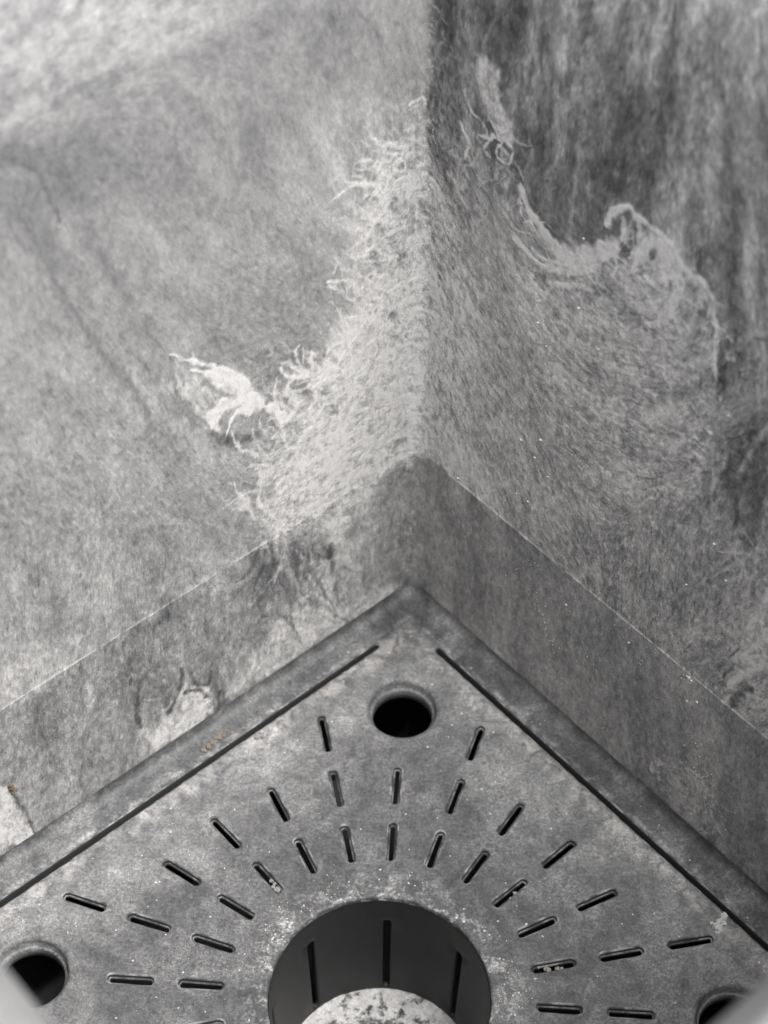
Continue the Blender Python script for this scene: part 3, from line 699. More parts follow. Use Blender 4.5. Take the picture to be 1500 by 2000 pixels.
(0.63,0.030,0.45,0.80,[(2.433,3.987),(2.568,4.076),(2.701,4.157)]),
(0.89,0.030,0.45,0.80,[(3.260,4.596),(3.375,4.688),(3.495,4.744)]),
(0.63,0.030,0.45,0.80,[(2.706,4.160),(2.782,4.202),(2.858,4.247)]),
(0.89,0.030,0.45,0.80,[(2.790,4.138),(2.915,4.233),(3.042,4.299)]),
(0.63,0.030,0.45,0.80,[(2.733,4.119),(2.849,4.258),(2.981,4.278)]),
(0.90,0.030,0.45,0.80,[(3.169,4.356),(3.230,4.407),(3.295,4.427)]),
(0.63,0.030,0.45,0.80,[(2.913,4.256),(3.028,4.313),(3.138,4.397)]),
(0.90,0.030,0.45,0.80,[(2.834,4.007),(2.900,4.063),(2.971,4.085)]),
(0.63,0.030,0.45,0.80,[(2.628,3.926),(2.752,4.015),(2.877,4.086)]),
(0.90,0.030,0.45,0.80,[(2.407,3.713),(2.515,3.785),(2.624,3.849)]),
(0.63,0.030,0.45,0.80,[(2.575,3.854),(2.701,3.987),(2.839,4.026)]),
(0.91,0.030,0.45,0.80,[(3.164,4.086),(3.301,4.114),(3.417,4.252)]),
(0.64,0.030,0.45,0.80,[(2.979,3.998),(3.102,4.100),(3.230,4.163)]),
(0.91,0.030,0.45,0.80,[(2.423,3.565),(2.501,3.659),(2.589,3.666)]),
(0.64,0.030,0.45,0.80,[(2.698,3.851),(2.805,3.957),(2.921,3.994)]),
(0.76,0.038,0.55,0.50,[(3.548,5.540),(3.661,5.763),(3.788,5.895)]),
(0.77,0.038,0.55,0.50,[(3.573,5.407),(3.757,5.532),(3.861,5.528)]),
(0.75,0.038,0.55,0.50,[(3.576,5.805),(3.734,5.908)]),
(0.76,0.038,0.55,0.50,[(3.603,5.527),(3.777,5.693)]),
(0.45,0.043,0.60,0.50,[(3.649,5.558),(3.745,5.598)]),
(0.44,0.043,0.60,0.50,[(3.684,5.778),(3.803,5.818)]),
(0.46,0.043,0.60,0.50,[(3.586,5.339),(3.733,5.390)]),
(0.87,0.060,0.60,1.00,[(3.616,4.599),(3.562,4.283),(3.486,3.912)]),
(0.85,0.060,0.60,1.00,[(3.946,5.104),(3.815,4.692),(3.765,4.381)]),
(0.89,0.060,0.60,1.00,[(4.069,3.939),(4.067,3.524),(4.014,3.051)]),
(0.88,0.060,0.60,1.00,[(4.144,4.113),(4.176,3.675)]),
(0.89,0.060,0.60,1.00,[(3.955,3.670),(3.964,3.317)]),
(0.87,0.060,0.60,1.00,[(3.638,4.172),(3.575,3.894)]),
(1.00,0.085,0.70,1.00,[(4.058,2.181),(4.228,2.536),(4.413,2.769)]),
(1.00,0.085,0.70,1.00,[(4.056,2.512),(4.235,2.801),(4.348,3.092)]),
(1.00,0.085,0.70,1.00,[(4.094,2.932),(4.210,3.220),(4.254,3.561)]),
(1.00,0.085,0.70,1.00,[(4.038,1.958),(4.165,2.246)]),
(1.00,0.085,0.70,1.00,[(4.164,2.866),(4.343,2.834)]),
(0.41,0.064,0.70,0.90,[(3.985,2.248),(4.041,2.432)]),
(0.41,0.064,0.70,0.90,[(3.995,2.522),(4.081,2.696)]),
(0.41,0.064,0.70,0.90,[(4.310,2.414),(4.176,2.189),(4.126,1.972)]),
(0.81,0.021,0.50,0.50,[(3.517,0.509),(3.730,0.417),(3.926,0.230)]),
(0.81,0.021,0.50,0.50,[(3.800,0.793),(3.910,0.524),(3.909,0.133)]),
(0.81,0.021,0.50,0.50,[(3.626,0.233),(3.887,0.268),(4.186,0.426)]),
(0.74,0.060,0.35,0.90,[(0.549,2.076),(0.506,1.496),(0.571,0.979)]),
(0.74,0.060,0.35,0.90,[(0.685,1.636),(0.798,1.019)]),
(1.00,0.032,0.62,-0.90,[(-0.217,5.508),(-0.291,5.568),(-0.366,5.625),(-0.441,5.679),(-0.516,5.730),(-0.591,5.778)]),
(1.00,0.044,0.57,-0.90,[(-0.671,5.392),(-0.757,5.410),(-0.839,5.417),(-0.916,5.414),(-0.987,5.401),(-1.053,5.379)]),
(0.87,0.048,0.43,-0.90,[(-0.663,4.696),(-0.716,4.730),(-0.769,4.757),(-0.821,4.777),(-0.871,4.787),(-0.918,4.789)]),
(1.00,0.043,0.48,-0.90,[(-1.806,3.261),(-1.844,3.319),(-1.870,3.380),(-1.883,3.439),(-1.883,3.492),(-1.868,3.534)]),
(1.00,0.054,0.50,-0.90,[(-1.596,3.124),(-1.630,3.234),(-1.664,3.342),(-1.698,3.450),(-1.733,3.557),(-1.768,3.662)]),
(0.82,0.060,0.46,-0.90,[(-0.699,4.704),(-0.750,4.761),(-0.798,4.821),(-0.842,4.882),(-0.882,4.944),(-0.918,5.006)]),
(0.97,0.059,0.57,-0.90,[(-1.607,3.083),(-1.650,3.160),(-1.697,3.235),(-1.748,3.307),(-1.803,3.375),(-1.860,3.438)]),
(0.96,0.051,0.60,-0.90,[(-0.376,5.071),(-0.433,5.113),(-0.491,5.152),(-0.550,5.186),(-0.608,5.216),(-0.666,5.241)]),
(1.00,0.048,0.52,-0.90,[(-1.819,2.896),(-1.877,2.945),(-1.936,2.982),(-1.994,3.006),(-2.048,3.015),(-2.097,3.010)]),
(0.92,0.061,0.38,-0.90,[(-1.654,2.649),(-1.744,2.714),(-1.830,2.794),(-1.908,2.886),(-1.975,2.987),(-2.031,3.092)]),
(1.00,0.035,0.54,-0.90,[(-1.584,3.302),(-1.591,3.396),(-1.607,3.492),(-1.632,3.591),(-1.665,3.690),(-1.705,3.789)]),
(1.00,0.061,0.58,-0.90,[(-0.461,5.184),(-0.544,5.258),(-0.629,5.328),(-0.715,5.392),(-0.801,5.451),(-0.888,5.505)]),
(1.00,0.054,0.41,-0.90,[(-0.011,5.281),(-0.038,5.248),(-0.057,5.208),(-0.067,5.161),(-0.067,5.109),(-0.057,5.052)]),
(0.93,0.060,0.64,-0.90,[(-1.582,3.280),(-1.611,3.338),(-1.648,3.393),(-1.691,3.442),(-1.737,3.483),(-1.786,3.514)]),
(0.96,0.052,0.45,-0.90,[(-1.122,3.631),(-1.159,3.632),(-1.196,3.633),(-1.234,3.635),(-1.271,3.638),(-1.309,3.642)]),
(0.96,0.032,0.59,-0.90,[(-0.828,3.828),(-0.868,3.862),(-0.908,3.890),(-0.949,3.913),(-0.989,3.930),(-1.028,3.941)]),
(0.96,0.039,0.62,-0.90,[(-0.625,3.839),(-0.683,3.862),(-0.741,3.879),(-0.796,3.890),(-0.848,3.893),(-0.897,3.890)]),
(1.00,0.063,0.60,-0.90,[(-0.687,3.587),(-0.733,3.643),(-0.783,3.692),(-0.837,3.733),(-0.891,3.764),(-0.944,3.783)]),
(1.00,0.034,0.64,-0.90,[(-1.172,3.559),(-1.254,3.637),(-1.333,3.718),(-1.408,3.803),(-1.479,3.890),(-1.546,3.978)]),
(1.00,0.033,0.60,-0.90,[(-1.518,3.303),(-1.566,3.344),(-1.607,3.396),(-1.638,3.452),(-1.656,3.509),(-1.659,3.562)]),
(0.92,0.059,0.47,-0.90,[(-2.048,2.533),(-2.121,2.568),(-2.193,2.625),(-2.257,2.701),(-2.309,2.788),(-2.343,2.878)]),
(0.99,0.030,0.39,-0.90,[(-0.495,5.426),(-0.537,5.451),(-0.579,5.474),(-0.620,5.495),(-0.662,5.513),(-0.703,5.528)]),
(0.89,0.042,0.44,-0.90,[(-1.595,3.126),(-1.663,3.175),(-1.728,3.231),(-1.791,3.294),(-1.850,3.362),(-1.903,3.434)]),
(0.94,0.057,0.51,-0.90,[(-0.424,5.362),(-0.444,5.396),(-0.468,5.429),(-0.495,5.460),(-0.525,5.489),(-0.556,5.514)]),
(1.00,0.043,0.45,-0.90,[(-0.590,4.029),(-0.624,4.064),(-0.660,4.097),(-0.696,4.127),(-0.734,4.154),(-0.771,4.179)]),
(1.00,0.061,0.37,-0.90,[(-0.272,5.418),(-0.344,5.493),(-0.413,5.569),(-0.479,5.645),(-0.543,5.722),(-0.603,5.800)]),
(1.00,0.035,0.50,-0.90,[(-1.261,3.509),(-1.321,3.523),(-1.383,3.542),(-1.445,3.566),(-1.507,3.595),(-1.570,3.629)]),
(0.91,0.060,0.59,-0.90,[(-0.420,5.429),(-0.495,5.444),(-0.573,5.470),(-0.651,5.507),(-0.728,5.553),(-0.802,5.608)]),
(1.00,0.057,0.49,-0.90,[(-0.945,3.551),(-0.956,3.593),(-0.960,3.633),(-0.958,3.669),(-0.949,3.700),(-0.934,3.726)]),
(0.85,0.057,0.46,-0.90,[(-1.795,3.111),(-1.887,3.152),(-1.978,3.195),(-2.068,3.240),(-2.158,3.287),(-2.247,3.337)]),
(1.00,0.042,0.43,-0.90,[(-0.243,5.443),(-0.309,5.437),(-0.371,5.425),(-0.429,5.408),(-0.483,5.385),(-0.533,5.357)]),
(1.00,0.056,0.51,-0.90,[(-0.759,3.719),(-0.817,3.774),(-0.872,3.833),(-0.922,3.895),(-0.969,3.959),(-1.010,4.025)]),
(0.82,0.035,0.56,-0.90,[(-0.595,4.458),(-0.649,4.504),(-0.703,4.551),(-0.756,4.597),(-0.809,4.644),(-0.861,4.690)]),
(0.99,0.062,0.64,-0.90,[(-0.195,5.512),(-0.245,5.556),(-0.299,5.592),(-0.353,5.621),(-0.407,5.641),(-0.458,5.651)]),
(0.92,0.041,0.57,-0.90,[(-0.776,4.504),(-0.808,4.531),(-0.841,4.558),(-0.874,4.584),(-0.906,4.609),(-0.939,4.633)]),
(0.97,0.059,0.62,-0.90,[(-0.732,4.110),(-0.768,4.163),(-0.802,4.217),(-0.832,4.271),(-0.860,4.325),(-0.886,4.379)]),
(0.99,0.035,0.63,-0.90,[(-0.724,3.773),(-0.790,3.838),(-0.854,3.906),(-0.913,3.978),(-0.968,4.051),(-1.018,4.127)]),
(0.93,0.055,0.37,-0.90,[(-1.984,2.427),(-2.031,2.514),(-2.090,2.593),(-2.155,2.657),(-2.224,2.704),(-2.291,2.730)]),
(1.00,0.047,0.65,-0.90,[(-1.933,3.098),(-2.020,3.185),(-2.094,3.288),(-2.150,3.399),(-2.182,3.509),(-2.191,3.611)]),
(0.89,0.055,0.66,-0.90,[(-0.649,4.888),(-0.719,4.966),(-0.795,5.034),(-0.875,5.092),(-0.956,5.137),(-1.036,5.168)]),
(0.93,0.056,0.50,-0.90,[(-1.788,2.972),(-1.861,3.077),(-1.915,3.189),(-1.948,3.299),(-1.957,3.401),(-1.942,3.488)]),
(0.97,0.061,0.53,-0.90,[(-1.518,3.037),(-1.577,3.021),(-1.641,3.014),(-1.708,3.017),(-1.778,3.028),(-1.850,3.048)]),
(0.98,0.051,0.60,-0.90,[(-0.698,3.484),(-0.741,3.505),(-0.784,3.523),(-0.826,3.538),(-0.867,3.550),(-0.907,3.558)]),
(0.95,0.038,0.51,-0.90,[(-1.022,3.376),(-1.117,3.455),(-1.213,3.525),(-1.309,3.583),(-1.404,3.629),(-1.497,3.663)]),
(1.00,0.057,0.56,-0.90,[(-2.035,2.562),(-2.077,2.636),(-2.114,2.710),(-2.145,2.785),(-2.169,2.860),(-2.188,2.933)]),
(1.00,0.046,0.51,-0.90,[(-0.582,5.551),(-0.629,5.585),(-0.678,5.610),(-0.726,5.626),(-0.770,5.630),(-0.810,5.624)]),
(0.96,0.044,0.49,-0.90,[(-0.533,4.376),(-0.579,4.385),(-0.620,4.382),(-0.655,4.369),(-0.682,4.345),(-0.699,4.312)]),
(1.00,0.042,0.65,-0.90,[(-1.017,3.502),(-1.054,3.553),(-1.096,3.601),(-1.140,3.643),(-1.186,3.678),(-1.233,3.707)]),
(1.00,0.058,0.41,-0.90,[(-1.467,3.330),(-1.556,3.352),(-1.645,3.377),(-1.734,3.404),(-1.823,3.433),(-1.912,3.464)]),
(0.97,0.051,0.44,-0.90,[(-0.911,3.692),(-0.955,3.794),(-0.998,3.894),(-1.040,3.994),(-1.082,4.092),(-1.122,4.189)]),
(0.82,0.041,0.64,-0.90,[(-0.609,4.492),(-0.666,4.568),(-0.706,4.648),(-0.724,4.724),(-0.721,4.790),(-0.695,4.841)]),
(1.00,0.054,0.44,-0.90,[(-1.077,3.599),(-1.126,3.712),(-1.198,3.819),(-1.287,3.909),(-1.382,3.975),(-1.476,4.010)]),
(1.00,0.048,0.55,-0.90,[(-0.874,3.644),(-0.913,3.670),(-0.951,3.699),(-0.987,3.732),(-1.022,3.767),(-1.055,3.806)]),
(0.91,0.038,0.57,-0.90,[(-0.670,5.413),(-0.699,5.445),(-0.731,5.474),(-0.765,5.500),(-0.800,5.520),(-0.835,5.536)]),
(0.96,0.061,0.62,-0.90,[(-1.441,3.270),(-1.487,3.337),(-1.533,3.404),(-1.581,3.469),(-1.630,3.532),(-1.679,3.594)]),
(0.92,0.053,0.58,-0.90,[(-1.222,3.514),(-1.266,3.566),(-1.297,3.624),(-1.312,3.681),(-1.308,3.729),(-1.286,3.763)]),
(1.00,0.063,0.58,-0.90,[(-0.564,3.836),(-0.651,3.929),(-0.747,4.001),(-0.844,4.044),(-0.932,4.055),(-1.004,4.035)]),
(0.94,0.035,0.44,-0.90,[(-1.807,3.098),(-1.858,3.166),(-1.902,3.238),(-1.935,3.312),(-1.958,3.385),(-1.970,3.455)]),
(1.00,0.049,0.54,-0.90,[(-0.721,3.770),(-0.764,3.831),(-0.811,3.890),(-0.859,3.946),(-0.910,3.998),(-0.962,4.047)]),
(0.98,0.037,0.36,-0.90,[(-0.445,4.921),(-0.546,4.972),(-0.644,5.004),(-0.736,5.016),(-0.818,5.008),(-0.888,4.980)]),
(0.94,0.032,0.42,-0.90,[(-0.468,5.202),(-0.554,5.276),(-0.634,5.356),(-0.708,5.440),(-0.775,5.527),(-0.834,5.616)]),
(0.92,0.059,0.45,-0.90,[(-1.835,2.967),(-1.880,3.018),(-1.923,3.070),(-1.965,3.123),(-2.005,3.177),(-2.044,3.232)]),
(0.91,0.034,0.54,-0.90,[(-1.370,3.363),(-1.453,3.466),(-1.540,3.559),(-1.632,3.643),(-1.726,3.714),(-1.820,3.774)]),
(1.00,0.030,0.42,-0.90,[(-0.297,5.549),(-0.351,5.590),(-0.406,5.622),(-0.462,5.643),(-0.515,5.655),(-0.563,5.655)]),
(1.00,0.038,0.38,-0.90,[(-0.762,3.879),(-0.841,3.989),(-0.916,4.099),(-0.987,4.208),(-1.055,4.317),(-1.119,4.426)]),
(0.90,0.035,0.41,-0.90,[(-0.513,5.442),(-0.495,5.469),(-0.464,5.483),(-0.425,5.482),(-0.381,5.466),(-0.337,5.438)]),
(1.00,0.044,0.54,-0.90,[(-1.179,3.640),(-1.219,3.705),(-1.261,3.769),(-1.303,3.832),(-1.347,3.894),(-1.391,3.954)]),
(0.96,0.061,0.48,-0.90,[(-1.352,3.359),(-1.407,3.430),(-1.464,3.498),(-1.521,3.563),(-1.580,3.626),(-1.639,3.687)]),
(1.00,0.061,0.62,-0.90,[(-0.520,5.274),(-0.577,5.304),(-0.633,5.333),(-0.689,5.360),(-0.744,5.386),(-0.800,5.409)]),
(0.96,0.045,0.50,-0.90,[(-0.637,3.953),(-0.689,4.007),(-0.732,4.068),(-0.763,4.131),(-0.782,4.192),(-0.787,4.249)]),
(0.93,0.045,0.43,-0.90,[(-0.642,3.840),(-0.681,3.893),(-0.720,3.945),(-0.760,3.996),(-0.801,4.046),(-0.843,4.095)]),
(0.86,0.038,0.42,-0.90,[(-0.701,4.770),(-0.756,4.782),(-0.808,4.786),(-0.856,4.780),(-0.898,4.766),(-0.934,4.742)]),
(0.85,0.062,0.40,-0.90,[(-1.359,3.433),(-1.427,3.481),(-1.494,3.528),(-1.561,3.575),(-1.627,3.622),(-1.692,3.669)]),
(0.87,0.039,0.65,-0.90,[(-0.519,5.377),(-0.567,5.418),(-0.610,5.464),(-0.648,5.513),(-0.680,5.564),(-0.706,5.615)]),
(0.99,0.043,0.44,-0.90,[(-0.592,3.835),(-0.661,3.891),(-0.725,3.955),(-0.784,4.024),(-0.836,4.097),(-0.879,4.173)]),
(0.96,0.054,0.62,-0.90,[(-0.664,3.790),(-0.755,3.851),(-0.837,3.935),(-0.902,4.031),(-0.942,4.130),(-0.955,4.221)]),
(0.84,0.054,0.39,-0.90,[(-0.751,4.559),(-0.780,4.533),(-0.799,4.499),(-0.809,4.456),(-0.809,4.407),(-0.798,4.353)]),
(1.00,0.047,0.54,-0.90,[(-1.925,2.674),(-1.996,2.699),(-2.063,2.715),(-2.128,2.722),(-2.190,2.721),(-2.248,2.710)]),
(0.88,0.045,0.43,-0.90,[(-0.656,5.538),(-0.704,5.616),(-0.748,5.694),(-0.788,5.771),(-0.825,5.848),(-0.858,5.925)]),
(0.94,0.043,0.43,-0.90,[(-0.638,5.231),(-0.655,5.309),(-0.670,5.385),(-0.684,5.460),(-0.698,5.535),(-0.710,5.609)]),
(0.93,0.063,0.63,-0.90,[(-0.775,4.916),(-0.797,4.952),(-0.819,4.987),(-0.842,5.022),(-0.866,5.057),(-0.891,5.091)]),
(0.92,0.035,0.59,-0.90,[(-0.761,4.399),(-0.829,4.451),(-0.900,4.487),(-0.967,4.504),(-1.026,4.500),(-1.074,4.477)]),
(0.98,0.063,0.47,-0.90,[(-1.610,3.192),(-1.642,3.246),(-1.673,3.299),(-1.705,3.353),(-1.736,3.405),(-1.768,3.458)]),
(0.90,0.045,0.50,-0.90,[(-0.679,4.051),(-0.686,4.149),(-0.706,4.251),(-0.737,4.356),(-0.779,4.462),(-0.832,4.566)]),
(1.00,0.060,0.46,-0.90,[(-1.775,2.794),(-1.823,2.801),(-1.867,2.800),(-1.908,2.790),(-1.943,2.772),(-1.974,2.745)]),
(0.88,0.030,0.60,-0.90,[(-0.684,4.595),(-0.756,4.641),(-0.824,4.700),(-0.883,4.769),(-0.931,4.843),(-0.964,4.918)]),
(1.00,0.052,0.51,-0.90,[(-0.573,3.870),(-0.644,3.978),(-0.712,4.085),(-0.775,4.192),(-0.835,4.298),(-0.891,4.404)]),
(0.95,0.042,0.45,-0.90,[(-0.421,5.480),(-0.484,5.561),(-0.551,5.638),(-0.621,5.712),(-0.695,5.781),(-0.771,5.844)]),
(1.00,0.032,0.61,-0.90,[(-0.000,5.370),(-0.024,5.445),(-0.077,5.517),(-0.144,5.577),(-0.217,5.620),(-0.289,5.640)]),
(0.87,0.050,0.42,-0.90,[(-0.575,4.205),(-0.640,4.292),(-0.708,4.377),(-0.777,4.459),(-0.847,4.538),(-0.919,4.614)]),
(0.96,0.060,0.61,-0.90,[(-1.429,3.371),(-1.490,3.460),(-1.533,3.553),(-1.554,3.644),(-1.551,3.723),(-1.524,3.783)]),
(0.91,0.051,0.47,-0.90,[(-0.655,4.894),(-0.739,4.958),(-0.821,5.024),(-0.901,5.091),(-0.980,5.159),(-1.057,5.229)]),
(0.99,0.039,0.40,-0.90,[(-1.964,2.347),(-2.002,2.448),(-2.033,2.546),(-2.057,2.643),(-2.076,2.738),(-2.087,2.829)]),
(1.00,0.052,0.54,-0.90,[(-1.635,3.349),(-1.674,3.465),(-1.699,3.578),(-1.708,3.683),(-1.701,3.780),(-1.680,3.865)]),
(0.99,0.041,0.48,-0.90,[(-0.034,5.370),(-0.126,5.427),(-0.212,5.497),(-0.288,5.578),(-0.350,5.665),(-0.396,5.753)]),
(0.93,0.031,0.51,-0.90,[(-1.341,3.342),(-1.438,3.366),(-1.534,3.390),(-1.629,3.414),(-1.724,3.439),(-1.818,3.463)]),
(0.98,0.057,0.43,-0.90,[(-0.363,5.529),(-0.438,5.609),(-0.508,5.691),(-0.572,5.774),(-0.630,5.859),(-0.681,5.944)]),
(0.99,0.057,0.52,-0.90,[(-0.573,4.984),(-0.606,5.027),(-0.639,5.071),(-0.670,5.114),(-0.702,5.158),(-0.732,5.201)]),
(0.98,0.062,0.41,-0.90,[(-1.599,3.318),(-1.657,3.377),(-1.720,3.412),(-1.776,3.415),(-1.815,3.386),(-1.831,3.332)]),
(0.93,0.057,0.50,-0.90,[(-0.930,3.443),(-0.972,3.467),(-1.012,3.479),(-1.047,3.475),(-1.073,3.458),(-1.088,3.428)]),
(0.96,0.053,0.31,-0.90,[(-1.384,3.148),(-1.395,3.199),(-1.409,3.251),(-1.427,3.303),(-1.448,3.355),(-1.471,3.407)]),
(0.92,0.044,0.36,-0.90,[(-0.674,3.212),(-0.713,3.258),(-0.744,3.308),(-0.766,3.359),(-0.779,3.408),(-0.781,3.452)]),
(0.87,0.026,0.43,-0.90,[(-1.058,2.987),(-1.118,3.038),(-1.169,3.104),(-1.204,3.176),(-1.220,3.245),(-1.213,3.303)]),
(0.91,0.051,0.33,-0.90,[(-0.972,3.078),(-1.014,3.126),(-1.054,3.174),(-1.094,3.223),(-1.133,3.272),(-1.172,3.321)]),
(0.94,0.049,0.54,-0.90,[(-0.697,2.893),(-0.748,2.960),(-0.801,3.025),(-0.857,3.085),(-0.915,3.142),(-0.974,3.193)]),
(0.95,0.054,0.39,-0.90,[(-1.378,3.234),(-1.427,3.318),(-1.472,3.401),(-1.513,3.485),(-1.549,3.569),(-1.580,3.652)]),
(0.97,0.043,0.49,-0.90,[(-0.832,4.373),(-0.868,4.433),(-0.897,4.494),(-0.918,4.554),(-0.931,4.611),(-0.935,4.666)]),
(0.94,0.035,0.54,-0.90,[(-0.365,4.809),(-0.456,4.838),(-0.543,4.852),(-0.622,4.851),(-0.694,4.836),(-0.756,4.806)]),
(0.95,0.053,0.45,-0.90,[(-0.332,4.487),(-0.381,4.564),(-0.423,4.641),(-0.459,4.718),(-0.487,4.793),(-0.508,4.867)]),
(0.98,0.033,0.36,-0.90,[(-0.175,4.022),(-0.220,4.063),(-0.266,4.075),(-0.291,4.051),(-0.284,4.004),(-0.249,3.954)]),
(0.88,0.053,0.43,-0.90,[(-0.110,4.404),(-0.185,4.460),(-0.253,4.529),(-0.309,4.605),(-0.351,4.684),(-0.374,4.761)]),
(0.95,0.031,0.51,-0.90,[(-0.290,5.104),(-0.322,5.135),(-0.357,5.156),(-0.392,5.165),(-0.420,5.162),(-0.440,5.145)]),
(1.00,0.030,0.33,-0.90,[(-0.338,4.607),(-0.433,4.660),(-0.526,4.692),(-0.612,4.702),(-0.686,4.689),(-0.746,4.654)]),
(0.97,0.032,0.53,-0.90,[(-0.440,3.925),(-0.506,4.000),(-0.567,4.078),(-0.623,4.159),(-0.673,4.240),(-0.717,4.321)]),
(0.99,0.048,0.47,-0.90,[(-0.467,3.578),(-0.549,3.635),(-0.630,3.685),(-0.711,3.728),(-0.791,3.766),(-0.869,3.796)]),
(1.00,0.032,0.45,-0.90,[(-0.667,3.166),(-0.749,3.203),(-0.828,3.229),(-0.904,3.246),(-0.976,3.252),(-1.044,3.248)]),
(0.96,0.054,0.44,-0.90,[(-0.326,4.121),(-0.389,4.155),(-0.449,4.203),(-0.502,4.261),(-0.545,4.326),(-0.573,4.392)]),
(0.99,0.045,0.54,-0.90,[(-0.618,3.375),(-0.699,3.406),(-0.779,3.430),(-0.857,3.448),(-0.931,3.458),(-1.003,3.461)]),
(0.94,0.044,0.37,-0.90,[(-0.426,5.175),(-0.438,5.265),(-0.448,5.354),(-0.458,5.442),(-0.467,5.528),(-0.475,5.614)]),
(0.99,0.032,0.39,-0.90,[(-0.555,3.983),(-0.599,4.037),(-0.645,4.089),(-0.692,4.138),(-0.741,4.185),(-0.790,4.228)]),
(0.93,0.035,0.51,-0.90,[(-0.352,4.440),(-0.380,4.413),(-0.411,4.389),(-0.443,4.368),(-0.478,4.349),(-0.514,4.333)]),
(1.00,0.043,0.42,-0.90,[(-0.681,3.369),(-0.750,3.412),(-0.818,3.445),(-0.885,3.468),(-0.949,3.482),(-1.008,3.485)]),
(0.93,0.032,0.40,-0.90,[(-0.448,4.284),(-0.531,4.380),(-0.586,4.484),(-0.606,4.583),(-0.590,4.663),(-0.540,4.712)]),
(1.00,0.055,0.47,-0.90,[(-0.533,3.571),(-0.577,3.600),(-0.620,3.634),(-0.661,3.671),(-0.700,3.711),(-0.737,3.754)]),
(0.95,0.041,0.49,-0.90,[(-1.038,3.434),(-1.095,3.491),(-1.149,3.551),(-1.201,3.614),(-1.249,3.678),(-1.294,3.744)]),
(1.00,0.041,0.46,-0.90,[(-0.378,4.861),(-0.402,4.933),(-0.414,5.001),(-0.415,5.064),(-0.404,5.120),(-0.382,5.167)]),
(1.00,0.037,0.40,-0.90,[(-0.359,4.243),(-0.437,4.304),(-0.515,4.355),(-0.594,4.396),(-0.671,4.427),(-0.745,4.445)]),
(0.97,0.036,0.40,-0.90,[(-0.099,4.878),(-0.134,4.944),(-0.159,5.008),(-0.174,5.069),(-0.178,5.127),(-0.171,5.178)]),
(0.93,0.043,0.34,-0.90,[(-0.727,4.963),(-0.763,5.043),(-0.784,5.120),(-0.789,5.192),(-0.779,5.254),(-0.753,5.306)]),
(1.00,0.041,0.36,-0.90,[(-0.248,3.407),(-0.279,3.443),(-0.306,3.481),(-0.329,3.521),(-0.346,3.561),(-0.358,3.599)]),
(0.90,0.041,0.53,-0.90,[(-0.428,4.892),(-0.503,4.960),(-0.583,5.013),(-0.664,5.048),(-0.739,5.061),(-0.805,5.053)]),
(0.98,0.044,0.48,-0.90,[(-0.068,4.178),(-0.109,4.243),(-0.155,4.305),(-0.207,4.363),(-0.263,4.416),(-0.322,4.462)]),
(1.00,0.033,0.43,-0.90,[(-0.279,4.949),(-0.298,4.994),(-0.328,5.037),(-0.365,5.074),(-0.407,5.104),(-0.450,5.122)]),
(0.99,0.030,0.40,-0.90,[(-0.673,3.306),(-0.646,3.380),(-0.630,3.463),(-0.626,3.552),(-0.632,3.647),(-0.649,3.747)]),
(0.97,0.039,0.47,-0.90,[(-0.381,4.460),(-0.438,4.531),(-0.500,4.597),(-0.565,4.657),(-0.633,4.710),(-0.703,4.755)]),
(1.00,0.038,0.55,-0.90,[(-0.350,3.699),(-0.378,3.741),(-0.406,3.782),(-0.434,3.823),(-0.463,3.864),(-0.492,3.904)]),
(1.00,0.045,0.50,-0.90,[(-0.737,3.380),(-0.811,3.485),(-0.877,3.591),(-0.933,3.699),(-0.978,3.806),(-1.013,3.911)]),
(0.96,0.046,0.36,-0.90,[(-0.512,4.679),(-0.556,4.767),(-0.570,4.849),(-0.551,4.913),(-0.503,4.950),(-0.432,4.954)]),
(1.00,0.034,0.30,-0.90,[(-0.440,3.753),(-0.464,3.808),(-0.477,3.860),(-0.480,3.908),(-0.472,3.949),(-0.454,3.981)]),
(1.00,0.050,0.47,-0.90,[(-0.466,3.946),(-0.538,4.009),(-0.605,4.079),(-0.666,4.153),(-0.719,4.231),(-0.765,4.310)]),
(0.96,0.031,0.43,-0.90,[(-0.455,5.385),(-0.449,5.443),(-0.446,5.502),(-0.447,5.562),(-0.451,5.624),(-0.458,5.687)]),
(0.98,0.028,0.37,-0.90,[(-0.238,5.276),(-0.329,5.324),(-0.418,5.378),(-0.505,5.438),(-0.588,5.503),(-0.668,5.573)]),
(1.00,0.029,0.35,-0.90,[(-1.297,2.610),(-1.321,2.658),(-1.339,2.705),(-1.349,2.751),(-1.352,2.794),(-1.348,2.831)]),
(0.99,0.047,0.45,-0.90,[(-1.210,3.036),(-1.263,3.060),(-1.310,3.065),(-1.349,3.051),(-1.375,3.020),(-1.386,2.973)]),
(0.88,0.043,0.48,-0.90,[(-0.422,4.546),(-0.482,4.649),(-0.524,4.751),(-0.545,4.848),(-0.544,4.935),(-0.522,5.009)]),
(1.00,0.050,0.33,-0.90,[(-1.360,3.020),(-1.404,3.117),(-1.457,3.211),(-1.518,3.300),(-1.586,3.382),(-1.658,3.455)]),
(1.00,0.055,0.48,-0.90,[(-0.707,3.679),(-0.755,3.786),(-0.787,3.890),(-0.802,3.988),(-0.799,4.077),(-0.778,4.153)]),
(0.96,0.040,0.39,-0.90,[(-0.447,4.878),(-0.475,4.928),(-0.499,4.977),(-0.521,5.027),(-0.539,5.075),(-0.555,5.123)]),
(1.00,0.053,0.45,-0.90,[(-0.636,3.324),(-0.724,3.410),(-0.815,3.490),(-0.906,3.563),(-0.997,3.629),(-1.089,3.688)]),
(1.00,0.026,0.49,-0.90,[(-0.673,3.920),(-0.720,3.948),(-0.767,3.971),(-0.812,3.989),(-0.857,4.000),(-0.899,4.007)]),
